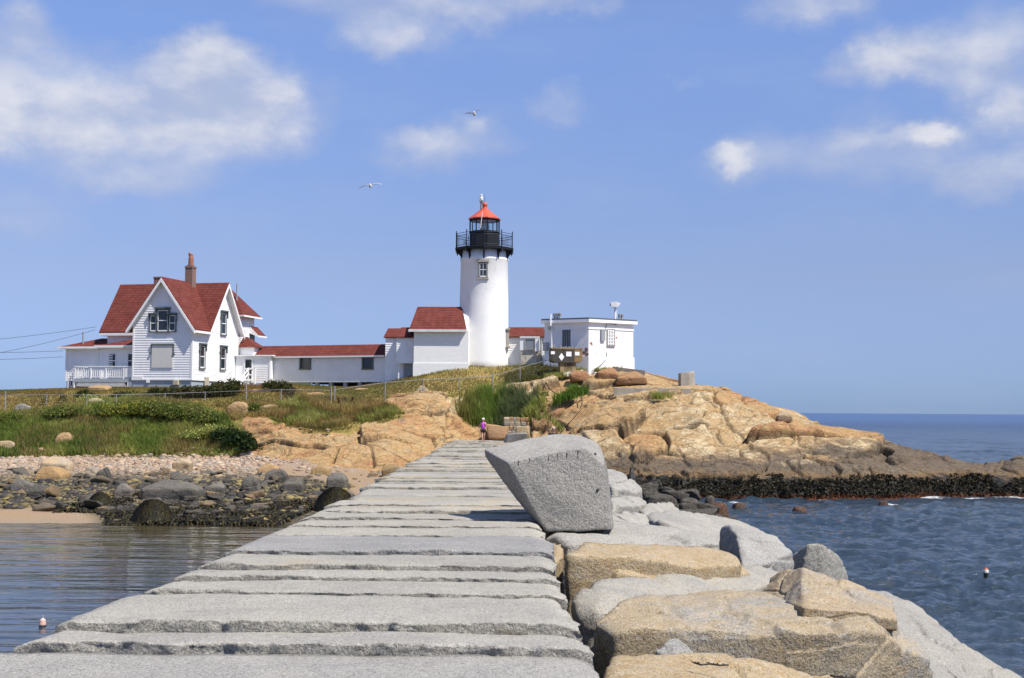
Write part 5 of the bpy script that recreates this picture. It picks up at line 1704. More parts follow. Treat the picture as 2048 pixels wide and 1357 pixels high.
mb.tube([(pd[0], .04, pd[1]), (pd[0], .04, pd[1] - .5), (pe[0], .15, pe[1]), (pf[0], .3, pf[1])], .02, 5)
mb.build('cable', plain('black_cable', (.03, .03, .03), .6, .1, 3), fb_)
xg, z5 = onwall(uL, nL, 1105, 640)
_, z6 = onwall(uL, nL, 1105, 700)
mb = MB(ML); mb.cyl((-xg, .12, z6), (-xg, .12, zt - .01), .07, .07, 8).cyl((-xg, .32, zt - .2), (-xg, .32, zt + .72), .07, .07, 8)
mb.build('downpipe', WHITE, fb_)
mb = MB(ML)
xq, zq = onwall(uL, nL, 1101, 657); mb.box(-xq - .12, -xq + .12, 0, .22, zq - .12, zq + .12)
xq, zq = onwall(uL, nL, 1093, 693); mb.box(-xq - .25, -xq + .2, 0, .14, zq - .32, zq + .3)
mb.build('wall_box', GREYM, fb_)
# rust bleed where the render has come off at the corner: thin patches of bare brick
mb = MB(ML)
for (px, py, s_) in [(1168, 706, .16), (1172, 700, .2), (1174, 710, .17), (1171, 714, .1), (1160, 693, .035), (1163, 700, .04), (1158, 690, .03), (1166, 690, .03), (1152, 692, .025), (1170, 683, .03), (1164, 665, .03)]:
    x, z_ = onwall(uL, nL, px, py)
    k = rnd.randint(5, 8)
    mb.face([(-x + s_ * rnd.uniform(.6, 1.2) * math.cos(-2 * math.pi * q / k), .006 + .0007 * px % .004, z_ + s_ * rnd.uniform(.6, 1.2) * math.sin(-2 * math.pi * q / k)) for q in range(k)])
mb.build('bare_patch', plain('bare_brick', (.26, .16, .13), .9, .2, 5), fb_)
mb = MB(MR)
for (px, py, s_) in [(1182, 687, .13), (1184, 690, .08), (1233, 676, .10), (1238, 671, .04), (1190, 708, .05)]:
    x, z_ = onwall(uR, nR, px, py)
    k = rnd.randint(5, 8)
    mb.face([(x + s_ * rnd.uniform(.6, 1.2) * math.cos(-2 * math.pi * q / k), .009, z_ + s_ * rnd.uniform(.6, 1.2) * math.sin(-2 * math.pi * q / k)) for q in range(k)])
mb.build('bare_patch', plain('bare_red_brick', (.42, .14, .09), .9, .2, 5), fb_)

# roof fittings: vents and the white fog horn on its pole
rt = FB + Vector((0, 0, zt + .36))
for (px, lab) in ((1109, 'leftmost grey vent stub on the flat roof'), (1114.5, 'middle of the three grey vent stubs on the left of the flat roof'), (1120, 'third grey vent stub from the left on the flat roof'),
                  (1239, 'grey vent stub just right of the fog detector pole'), (1244, 'rightmost grey vent stub on the flat roof')):
    d_ = 1.0 if px < 1200 else 1.2
    u, n = (uL, nL) if px < 1200 else (uR, nR)
    x, _ = onwall(u, n, px, 630, -d_)
    c_ = FB + u * x - n * d_
    v = thing('roof_vent', lab, 'roof vent', (c_.x, c_.y, rt.z), 0, 'vent stubs on the flat roof')
    mb = MB(); mb.lathe([(.09, 0), (.09, .40)], 10); mb.build('pipe', GREYM, v)
    mb = MB(); mb.lathe([(.12, .34), (.12, .5), (.05, .53)], 10); mb.build('cap', STEEL, v)
x, _ = onwall(uR, nR, 1230, 630, -1.2)
c_ = FB + uR * x - nR * 1.2
fh_ = thing('fog_detector', 'white horn-shaped detector box on a white pole above the flat roof', 'sensor', (c_.x, c_.y, rt.z))
mb = MB(); mb.cyl((0, 0, 0), (0, 0, 1.05), .085, .085, 10).box(-.12, .12, -.12, .12, 0, .06); mb.build('pole', TRIMW, fh_)
mb = MB(); mb.box(.09, .16, -.06, .06, .25, .85); mb.build('conduit', TRIMW, fh_)
mb = MB()
mb.add([(-.30, -.2, 1.08), (.18, -.25, 1.02), (.18, .25, 1.02), (-.30, .2, 1.08), (-.38, -.2, 1.42), (.44, -.25, 1.36), (.44, .25, 1.36), (-.38, .2, 1.42), (.05, -.25, 1.48), (.05, .25, 1.48)],
       [(0, 3, 2, 1), (0, 1, 5, 8, 4), (1, 2, 6, 5), (2, 3, 7, 9, 6), (3, 0, 4, 7), (4, 8, 9, 7), (8, 5, 6, 9)])
hd = mb.build('housing', TRIMW, fh_)
mb = MB(); mb.box(-.395, -.34, -.14, .14, 1.18, 1.38); mb.build('opening', DARKG, hd)

# tank in front of the flat-roofed building
tk = thing('fuel_tank', 'rusty tan and dark fuel tank on a block base with white placards', 'tank', P(1131, 737, 99.0), rad(14))
k = 99.0 / F0
mb = MB(); W = 62 * k
mb.prism([(-W / 2, -.45, .52), (-W / 2 + .3, -.45, .42), (W / 2 - .25, -.45, .42), (W / 2, -.45, .55), (W / 2, -.45, 1.42), (-W / 2, -.45, 1.42)], (0, .95, 0))
mb.build('tank_body', TANKD, tk)
mb = MB(); mb.box(-W / 2 - .03, W / 2 + .03, -.48, .52, 1.42, 1.52).box(W / 2 - .62, W / 2 + .012, -.463, .46, .6, 1.42).prism([(W / 2 - .62, -.462, .45), (W / 2 - .24, -.462, .43), (W / 2 + .01, -.462, .56), (W / 2 + .01, -.462, .6), (W / 2 - .62, -.462, .6)], (0, .9, 0))
mb.build('rim', RUST, tk)
mb = MB(); mb.box(.05, .75, -.3, .35, -.7, .42).box(-.5, .05, -.28, .3, -.7, .42)
mb.build('base', plain('ochre_block', (.28, .21, .10), .85, .3, 1.5, stain=((.07, .04, .02), 2, .5, .9)), tk)
for (px, py, w_, h_) in ((1101, 707, .30, .22), (1134, 709, .42, .36), (1151.5, 708, .36, .28)):
    x = (px - 1131) * k; z_ = (737 - py) * k
    mb = MB(); mb.box(x - w_ / 2, x + w_ / 2, -.485, -.466, z_ - h_ / 2, z_ + h_ / 2); mb.build('placard', TRIMW, tk)
mb = MB(); x, z_ = (1119 - 1131) * k, (737 - 715) * k
mb.prism([(x, -.47, z_ - .3), (x + .22, -.47, z_), (x, -.47, z_ + .3), (x - .22, -.47, z_)], (0, -.012, 0)); mb.build('placard', TRIMW, tk)
for x, h_ in ((-.4, .18), (-.2, .12), (.0, .14), (.25, .14), (.5, .2), (.75, .12), (-.95, .25)):
    mb = MB(); mb.cyl((x, 0, 1.52), (x, 0, 1.52 + h_), .08, .07, 8); mb.build('filler_cap', STEEL, tk)
bt = thing('white_trough', 'low white curved trough lying in the grass below the tank', 'trough', P(1147, 749, 98.6), rad(8))
mb = MB(); mb.prism([(-.75, 0, -.1), (-.5, 0, -.16), (.3, 0, -.12), (.72, 0, .1), (.74, 0, .36), (.2, 0, .22), (-.4, 0, .16), (-.78, 0, .1)], (0, .5, 0)); mb.build('hull', TRIMW, bt)
# ------------------------------------------------------------------ grass and plants
def tris(base, h, w, lean, colr, segs=2, yawr=None):
    """tapering blades as thin triangles: base (n,3), returns V, F, C"""
    n = len(base)
    ya = rng.random(n) * 6.283
    sx, sy = np.cos(ya) * w / 2, np.sin(ya) * w / 2
    la = rng.random(n) * 6.283
    lx, ly = np.cos(la) * lean * h, np.sin(la) * lean * h
    z = np.zeros(n)
    a = base + np.stack([sx, sy, z - .03], 1); b_ = base - np.stack([sx, sy, z + .03], 1)
    m1 = base + np.stack([lx * .35 + sx * .8, ly * .35 + sy * .8, h * .6], 1); m2 = base + np.stack([lx * .35 - sx * .8, ly * .35 - sy * .8, h * .6], 1)
    t_ = base + np.stack([lx, ly, h], 1)
    V_ = np.stack([a, b_, m2, m1, t_], 1).reshape(-1, 3)
    k = np.arange(n) * 5
    F_ = np.concatenate([np.stack([k, k + 1, k + 2], 1), np.stack([k, k + 2, k + 3], 1), np.stack([k + 3, k + 2, k + 4], 1)])
    return V_, F_, np.repeat(colr, 5, 0)


def onground(X, Y):
    return np.stack([X, Y, hxy(X, Y)], 1)


def scatter(n, c0, c1, z0, z1, poly=None, notrock=True, dens=None):
    out = []
    tot = 0
    while tot < n:
        c = rng.uniform(c0, c1, n * 2); Z = np.sqrt(rng.uniform(z0 ** 2, z1 ** 2, n * 2))
        p_ = onground((c - 1024) / F0 * Z, Z)
        px, py = projn(p_)
        ok = np.ones(len(p_), bool)
        if poly is not None: ok &= inpoly(px, py, poly)
        if notrock:
            wb = 9 * fbm(p_ * 0.9, 3, 5)
            ok &= ~(inpoly(px + wb, py + wb * .6, ROCKS[0]) | (inpoly(px + wb, py + wb * .6, ROCKS[1]) & ~((Z > 103.5) & (c < 1180))))
        if dens is not None: ok &= rng.random(len(p_)) < dens(p_)
        out.append(p_[ok]); tot += ok.sum()
        if ok.sum() < 3: break
    return np.concatenate(out)[:n]


def pal(n, cols, jit=.18, noise=None):
    cols = np.array(cols)
    if noise is None:
        i = rng.integers(0, len(cols), n); c = cols[i]
    else:
        u = np.clip(noise, 0, .999) * (len(cols) - 1); i = u.astype(int); f_ = (u - i)[:, None]
        c = cols[i] * (1 - f_) + cols[i + 1] * f_
    return np.clip(c * (1 + rng.normal(0, jit, (n, 1))), .004, 1)


GREEN = [(.15, .21, .045), (.225, .285, .06), (.32, .345, .085), (.40, .385, .115), (.46, .42, .17)]
STRAW = [(.25, .215, .07), (.36, .28, .10), (.44, .34, .13), (.31, .20, .075), (.21, .19, .055)]
Vs, Fs, Cs, off = [], [], [], 0


def put(V_, F_, C_):
    global off
    Vs.append(V_); Fs.append(F_ + off); Cs.append(C_); off += len(V_)


def flush(name, label, cat, kind='stuff', mat=BLADE):
    global off
    o = fast(name, np.concatenate(Vs), np.concatenate(Fs), mat, None, False, {'Col': np.concatenate(Cs)})
    tag(o, label, cat, None, kind)
    Vs.clear(); Fs.clear(); Cs.clear(); off = 0
    return o


# short dry turf over the whole hill
p_ = scatter(110000, -60, 1200, 86.5, 106, dens=lambda q: np.clip(1.05 + 1.2 * fbm(q * .5, 3, 21), .1, 1))
nz = .5 + .9 * fbm(p_ * np.array([.25, .25, 0]), 4, 33)
put(*tris(p_, rng.uniform(.05, .17, len(p_)), rng.uniform(.03, .06, len(p_)), rng.uniform(.2, .9, len(p_)), pal(len(p_), [(.13, .16, .035), (.18, .185, .05), (.24, .205, .065), (.29, .21, .078), (.25, .165, .065)], .12, nz)))
flush('turf', 'short sun-dried grass covering the hill', 'grass')
# tall green growth on the lower slope
SLOPE = [(-120, 838), (60, 828), (130, 815), (200, 806), (300, 800), (400, 812), (455, 838), (480, 866), (512, 900), (508, 915), (300, 912), (0, 916), (-120, 918)]
p_ = scatter(52000, -160, 520, 86.3, 97, SLOPE)
nz = .45 + .8 * fbm(p_ * np.array([.45, .45, 0]), 4, 51)
hgt = (.25 + .38 * rng.random(len(p_))) * np.clip(.75 + .8 * fbm(p_ * .5, 3, 52), .35, 1.3)
put(*tris(p_, hgt, rng.uniform(.035, .075, len(p_)), rng.uniform(.1, .6, len(p_)), pal(len(p_), GREEN, .22, nz)))
q_ = scatter(9000, -160, 520, 86.3, 96, SLOPE, dens=lambda q: np.clip(2.2 * fbm(q * .4, 3, 61), 0, 1))
put(*tris(q_, rng.uniform(.35, .75, len(q_)), rng.uniform(.025, .05, len(q_)), rng.uniform(.1, .6, len(q_)), pal(len(q_), STRAW + [(.24, .22, .12)], .2)))
flush('tall_grass', 'tall green and straw coloured grass on the slope above the beach', 'grass')
# straw tussocks between the rock outcrops
MIDS = [(430, 812), (470, 800), (560, 802), (700, 800), (770, 812), (806, 826), (760, 842), (700, 850), (650, 862), (612, 858), (560, 846), (520, 836), (470, 842), (440, 830)]
p_ = scatter(17000, 400, 830, 88, 99, MIDS, notrock=False, dens=lambda q: np.clip(.55 + 1.9 * fbm(q * .6, 3, 71), 0, 1))
put(*tris(p_, rng.uniform(.2, .6, len(p_)), rng.uniform(.03, .06, len(p_)), rng.uniform(.2, .8, len(p_)), pal(len(p_), STRAW + GREEN[2:], .2, .35 + .9 * fbm(p_ * np.array([.5, .5, 0]), 3, 72))))
TOPS = [(1010, 752), (1100, 728), (1170, 730), (1172, 748), (1100, 758), (1010, 775)]
p_ = scatter(9000, 980, 1190, 97, 103, TOPS, notrock=False)
put(*tris(p_, rng.uniform(.1, .4, len(p_)), rng.uniform(.03, .05, len(p_)), rng.uniform(.2, .8, len(p_)), pal(len(p_), [(.08, .10, .02), (.14, .14, .035), (.22, .17, .06)], .2)))
# grass seams in the cracks of the headland
for (a, b_, n_) in (((1075, 770), (1095, 850), 250), ((1090, 760), (1170, 745), 900), ((1190, 738), (1240, 742), 350), ((1300, 795), (1345, 798), 160), ((1105, 845), (1125, 868), 120), ((1060, 800), (1080, 845), 350)):
    f_ = rng.random(n_)
    pts_ = np.array([list(G(a[0] + (b_[0] - a[0]) * t_ + rng.normal(0, 3), a[1] + (b_[1] - a[1]) * t_ + rng.normal(0, 2))) for t_ in f_])
    pts_[:, 2] += .1
    put(*tris(pts_, rng.uniform(.15, .45, n_), rng.uniform(.03, .06, n_), rng.uniform(.2, .8, n_), pal(n_, GREEN[1:], .2)))
flush('straw_grass', 'straw coloured tussock grass between the rock outcrops', 'grass')
# small white wild flowers in the turf below the tower
p_ = scatter(420, 890, 1170, 98.2, 103.5, [(900, 742), (1010, 738), (1100, 722), (1150, 735), (1120, 752), (1000, 768), (900, 770)], notrock=False)
n_ = len(p_); p_[:, 2] += rng.uniform(.18, .32, n_)
V_ = np.concatenate([p_ + d_ for d_ in (np.array([-.035, 0, -.03]), np.array([.035, 0, -.03]), np.array([0, -.03, .035]))]); k = np.arange(n_)
put(V_, np.stack([k, k + n_, k + 2 * n_], 1), np.tile([[.62, .62, .42]], (3 * n_, 1)))
flush('wild_flowers', 'tiny white wild flowers in the grass below the tower', 'flowers')


def leafcloud(cen, rx, ry, rz, n, size, cols, flat=.35, seed=0, gaps=.0):
    """leaf-sized faces through the volume of a lumpy ellipsoid"""
    d_ = rng.normal(size=(n, 3)); d_ /= np.linalg.norm(d_, axis=1, keepdims=True)
    d_[:, 2] = np.abs(d_[:, 2]) * (1) - .15 * rng.random(n)
    rr = rng.random(n) ** .38
    lump = 1 + .38 * fbm(d_ * 2.1 + seed * 3.3, 3, seed) * 1.6
    P3 = np.array(cen) + d_ * (rr * lump)[:, None] * np.array([rx, ry, rz])
    if gaps:
        P3 = P3[fbm(P3 * 2.6, 2, seed + 3) > -.25 + gaps * .3]
    n = len(P3)
    a = rng.normal(size=(n, 3)); a /= np.linalg.norm(a, axis=1, keepdims=True)
    b_ = np.cross(a, rng.normal(size=(n, 3))); b_ /= np.linalg.norm(b_, axis=1, keepdims=True) + 1e-9
    s_ = size * rng.uniform(.6, 1.4, (n, 1))
    V_ = np.stack([P3 - a * s_, P3 - b_ * s_ * .55, P3 + a * s_, P3 + b_ * s_ * .55], 1).reshape(-1, 3)
    k = np.arange(n) * 4
    nz = .5 + .8 * fbm(P3 * 1.6, 3, seed + 8)
    return V_, np.stack([k, k + 1, k + 2, k + 3], 1), np.repeat(pal(n, cols, .25, nz), 4, 0)


def bush(name, label, lumps, cols, size=.09, cat='shrub', group=None, gaps=0.0, stems=True):
    """lumps: (px, py of the foot, depth shift, rx, rz, leaves)"""
    pts_ = [G(l[0], l[1]) for l in lumps]
    e = thing(name, label, cat, pts_[0], 0, group)
    Vv, Ff, Cc, o_ = [], [], [], 0
    ms = MB(Matrix.Translation(-pts_[0]))
    for g_, l in zip(pts_, lumps):
        c_ = g_ + Vector((0, l[2], l[4] * .30))
        v_, f_, cc_ = leafcloud(c_, l[3], l[3] * .75, l[4] * .75, l[5], size, cols, seed=int(l[0]) % 50, gaps=gaps)
        Vv.append(v_ - np.array(pts_[0])); Ff.append(f_ + o_); Cc.append(cc_); o_ += len(v_)
        for _ in range(7):
            q_ = Vector((rnd.uniform(-.6, .6) * l[3], rnd.uniform(-.4, .4) * l[3], l[4] * rnd.uniform(.4, .8)))
            ms.cyl(g_ + Vector((0, l[2], -.05)), g_ + Vector((0, l[2], 0)) + q_, .018, .007, 5)
    fast('foliage', np.concatenate(Vv), np.concatenate(Ff), LEAF, e, False, {'Col': np.concatenate(Cc)})
    ms.build('stem', WOODG, e)
    return e


HEDGE = [(.028, .040, .010), (.050, .060, .013), (.078, .075, .020), (.085, .045, .018)]
bush('vine_hedge', 'long dark green vine mass hanging over the fence below the gabled house', [(x, 800 - (x - 300) * .045, 0, .75, .85 if x > 300 else .6, 900) for x in range(292, 470, 17)] + [(440, 783, 0, .9, .75, 700), (465, 780, 0, .8, .8, 700)], HEDGE, .085, 'hedge')
bush('vine_hedge', 'small dark vine clump on the fence post left of the long vine mass', [(168, 795, 0, .7, .55, 500), (178, 800, -.2, .8, .5, 500)], HEDGE, .085, 'hedge')
bush('vine_hedge', 'short dark vine clump on the fence below the house steps', [(240, 797, 0, .7, .5, 450), (262, 797, 0, .7, .5, 450)], HEDGE, .08, 'hedge')
bush('shrub', 'low dark bush under the left end of the covered passage', [(540, 782, 0, .7, .8, 650), (562, 784, 0, .7, .8, 650), (578, 790, 0, .5, .8, 450)], HEDGE, .08)
YG = [(.08, .12, .02), (.14, .17, .026), (.24, .24, .03), (.36, .30, .035)]
MG = [(.075, .105, .022), (.115, .15, .028), (.165, .19, .035), (.17, .135, .04)]
bush('shrub', 'yellow-green flowering bush on the slope under the vine hedge', [(215, 838, 0, 1.3, 1.0, 1200), (250, 836, 0, 1.3, 1.2, 1300), (275, 838, 0, 1.2, 1.2, 1100)], YG, .075)
bush('shrub', 'wide dark olive bush on the slope right of the yellow-green bush', [(300, 838, 0, 1.3, 1.35, 1300), (340, 842, 0, 1.5, 1.35, 1500), (380, 845, 0, 1.4, 1.15, 1300), (415, 850, 0, 1.2, 1.0, 1100)], MG, .08)
bush('shrub', 'round mid green bush at the left of the slope below the fence', [(115, 838, 0, 1.2, .85, 1000), (150, 836, 0, 1.0, .8, 900)], MG, .075)
bush('shrub', 'low green bush at the left edge of the picture below the fence', [(-5, 850, 0, 1.3, .9, 1000), (25, 848, 0, .9, .7, 700)], YG[:3], .075)
DG = [(.010, .026, .006), (.018, .040, .008), (.035, .062, .012), (.055, .08, .016)]
bush('shrub', 'dark glossy green shrub at the beach end of the grassy slope', [(450, 888, 0, 1.0, 1.1, 1200), (475, 898, 0, 1.1, 1.2, 1500), (497, 906, 0, .8, .9, 900)], DG, .095)
bush('shrub', 'bright green bush behind the dark glossy shrub', [(425, 876, 0, 1.2, .9, 1100), (390, 882, 0, 1.3, .8, 1000)], GREEN[1:4], .075)
bush('shrub', 'small bright green bush beside the white stone behind the fence', [(178, 806, 0, 1.0, .6, 700), (200, 806, 0, .8, .5, 500)], GREEN[1:4], .07)
bush('shrub', 'small green bush among the tan boulders right of the slope', [(508, 824, 0, .55, .6, 450)], MG, .07)
bush('shrub', 'tiny green plant on the bare rock face left of the bright tuft', [(1089, 795, 0, .35, .45, 260)], MG, .06)


def tussock(name, label, spots, n, h, cols, w=.045, lean=.45, cat='grass clump', up=0.0):
    pts_ = [G(*s_[:2]) for s_ in spots]
    e = pts_[0].copy(); e.z += up
    B_ = []
    for q_, s_ in zip(pts_, spots):
        m_ = int(n * s_[3])
        a = rng.normal(size=(m_, 2)) * s_[2] * .5
        X_, Y_ = q_.x + a[:, 0], q_.y + a[:, 1] * .7
        B_.append(np.stack([X_, Y_, hxy(X_, Y_) + up], 1))
    B_ = np.concatenate(B_)
    hh_ = rng.uniform(h * .35, h, len(B_)) * np.clip(.85 + .9 * fbm(B_ * np.array([1.6, 1.6, 0]), 3, 9), .45, 1.35)
    V_, F_, C_ = tris(B_ - np.array(e), hh_, rng.uniform(w * .6, w * 1.3, len(B_)), rng.uniform(.05, lean, len(B_)), pal(len(B_), cols, .2, .5 + .8 * fbm(B_ * 1.1, 3, 5)))
    o = fast(name, V_, F_, BLADE, None, False, {'Col': C_})
    o.location = e
    return tag(o, label, cat)


tussock('grass_clump', 'tall straw and green reed clump at the left of the gap above the walker', [(942, 838, 1.0, 1), (955, 828, .9, 1), (950, 812, .9, .7)], 900, 1.3, [(.25, .23, .07), (.18, .21, .045), (.32, .27, .10)], .045)
tussock('grass_clump', 'tall bright green reed clump above the walker', [(965, 842, .9, 1), (980, 836, .9, 1), (985, 815, .9, 1), (970, 815, .9, .7)], 1100, 1.45, [(.15, .25, .045), (.22, .32, .06), (.27, .34, .08)], .05)
tussock('grass_clump', 'grey-green feathery clump right of the bright reed clump', [(1015, 838, 1.1, 1), (1035, 832, 1.1, 1), (1020, 812, 1.0, 1), (1045, 818, .8, .8)], 1200, 1.35, [(.11, .15, .06), (.16, .20, .085), (.21, .235, .10)], .045, .55)
tussock('grass_clump', 'green weeds growing on top of the dry stone wall', [(1052, 838, .8, 1), (1066, 828, .7, 1)], 800, .8, GREEN[1:4], .05, .7)
tussock('grass_clump', 'bright green tuft on the bare rock below the tank', [(1122, 802, .5, 1), (1140, 798, .6, 1.2), (1158, 793, .5, 1)], 700, .8, [(.09, .17, .025), (.14, .24, .035), (.20, .26, .05)], .05, .8, up=.12)
tussock('grass_clump', 'small green tuft below the concrete kerb on the headland', [(1318, 800, .4, 1)], 260, .45, GREEN[1:4], .045, .7, up=.1)

# ------------------------------------------------------------------ fence
POSTS = [(-110, 790, 830), (10, 785, 824), (93, 789, 822), (173, 791, 824), (232, 789, 815), (330, 786, 806), (410, 783, 803), (492, 764, 806), (562, 778, 806), (662, 776, 812), (669, 775, 812), (770, 764, 804), (846, 757, 794),
         (919, 757, 786), (985, 748, 788), (1040, 734, 766), (1101, 718, 752), (1173, 711, 742)]
fc = thing('chain_link_fence', 'galvanised chain link fence crossing the hillside below the buildings', 'fence', G(662, 812))
IM = Matrix.Translation(-fc.location)
bots, tops_ = [], []
for (px, yt, yb) in POSTS:
    g_ = G(px, yb)
    t_ = P(px, yt, g_.y)
    bots.append(g_); tops_.append(Vector((g_.x, g_.y, t_.z)))
    mb = MB(IM); mb.cyl(g_ - Vector((0, 0, .3)), tops_[-1], .045 if px in (662, 669, 10, 492, 985) else .032, None, 8)
    mb.lathe([(.055, t_.z - .02), (.05, t_.z + .03), (.01, t_.z + .06)], 8, (g_.x, g_.y)) if px in (10, 662, 669, 985) else None
    mb.build('post', STEEL, fc)
RAILY = [798, 791, 790, 790.5, 790, 788, 785, 782, 780, 781, 780, 765.5, 760, 757, 753, 736, 719, 712]
rl_ = []
for (px, yt, yb), g_, ry in zip(POSTS, bots, RAILY):
    q_ = P(px, ry, g_.y); rl_.append(Vector((g_.x, g_.y, q_.z)))
for i_ in range(len(rl_) - 1):
    if i_ == 9: continue
    mb = MB(IM); mb.cyl(rl_[i_], rl_[i_ + 1], .021, None, 6); mb.build('rail', STEEL, fc)
mb = MB(IM)
for i_ in range(len(rl_) - 1):
    if i_ == 9: continue
    a, b_, c_, d_ = rl_[i_], rl_[i_ + 1], bots[i_ + 1], bots[i_]
    nst = int((b_ - a).length / .22)
    ht = (a.z - d_.z)
    dk_ = ht / ((b_ - a).length + 1e-6)
    for k in range(-int(dk_ * nst), nst):
        for s_ in (0, 1):
            u0, u1 = k / nst, k / nst + dk_
            v0, v1 = 0.0, 1.0
            if u0 < 0: v0 = -u0 / dk_; u0 = 0
            if u1 > 1: v1 = 1 - (u1 - 1) / dk_; u1 = 1
            if v1 <= v0: continue
            f_ = lambda u, v: (a.lerp(b_, u)).lerp(d_.lerp(c_, u), 1 - v)
            if s_: u0, u1 = 1 - u0, 1 - u1
            p0, p1 = f_(u0, v0), f_(u1, v1)
            mb.add([p0 + Vector((0, 0, .0016)), p0 - Vector((0, 0, .0016)), p1 - Vector((0, 0, .0016)), p1 + Vector((0, 0, .0016))], [(0, 1, 2, 3)])
mb.build('wire_mesh', STEEL, fc)
# withered vines hanging in the fence wire
for (px, yb, n_, lab) in ((90, 812, 200, 'sparse withered vine hanging on the second fence post from the left'), (123, 808, 260, 'sparse withered vine drooping from the rail between two left fence posts'), (582, 802, 300, 'reddish withered vine at the right end of the dark bush under the passage')):
    g_ = G(px, yb)
    e = thing('dry_vine', lab, 'vine', g_)
    v_, f_, c_ = leafcloud((0, 0, .25), .45, .15, .85, n_, .05, [(.10, .07, .03), (.07, .075, .02), (.14, .08, .035)], seed=int(px))
    fast('foliage', v_, f_, LEAF, e, False, {'Col': c_})
    mb = MB(); mb.tube([(0, 0, -.1), (.1, 0, .4), (-.1, 0, .8), (.2, 0, 1.0)], .012, 5); mb.build('stem', WOODG, e)
for (px, yb, h_, lab) in ((676, 818, .75, 'dark dry dock stalk beside the double fence post'), (704, 812, .6, 'dark dry dock stalk, second right of the double fence post'), (690, 810, .5, 'thin dry stalk between the two dock stalks')):
    g_ = G(px, yb)
    e = thing('dry_stalk', lab, 'plant', g_)
    mb = MB(); mb.cyl((0, 0, -.05), (.03, 0, h_), .012, .008, 5); mb.build('stem', WOODG, e)
    n_ = 60
    b0 = np.stack([rng.normal(0, .03, n_) + .02, rng.normal(0, .03, n_), rng.uniform(h_ * .4, h_, n_)], 1)
    v_, f_, c_ = tris(b0, rng.uniform(.06, .12, n_), np.full(n_, .05), rng.uniform(.1, .8, n_), pal(n_, [(.13, .055, .025), (.09, .04, .02)], .2))
    fast('seed_head', v_, f_, LEAF, e, False, {'Col': c_})
# ------------------------------------------------------------------ single rocks
ROCKC = granite('tan_granite')
bs = [n for n in ROCKC.node_tree.nodes if n.type == 'BSDF_PRINCIPLED'][0]


def rockset(specs, name='boulder', cat='rock', group=None):
    for (px, py, wpx, hpx, col, lab, sd) in specs:
        g_ = G(px, py)
        k_ = g_.y / F0
        w, h = wpx * k_, hpx * k_
        r2 = random.Random(sd)
        c_ = g_ + Vector((0, w * .25, -.12 * h))
        pts = [c_ + Vector((sx * w / 2 * r2.uniform(.75, 1), sy * w * .4 * r2.uniform(.6, 1), sz)) for sx in (-1, 1) for sy in (-1, 1) for sz in (0, h * r2.uniform(.55, .8))]
        pts += [c_ + Vector((r2.uniform(-.3, .3) * w, r2.uniform(-.25, .25) * w, h * 1.12)) for _ in range(3)]
        o = hull_rock(name, pts, n=22, sharp=14, amp=.07 * min(w, h), freq=2.2 / max(w, h), fine=.01, color=col, seed=sd, crack=.05 * h)
        tag(o, lab, cat, group)


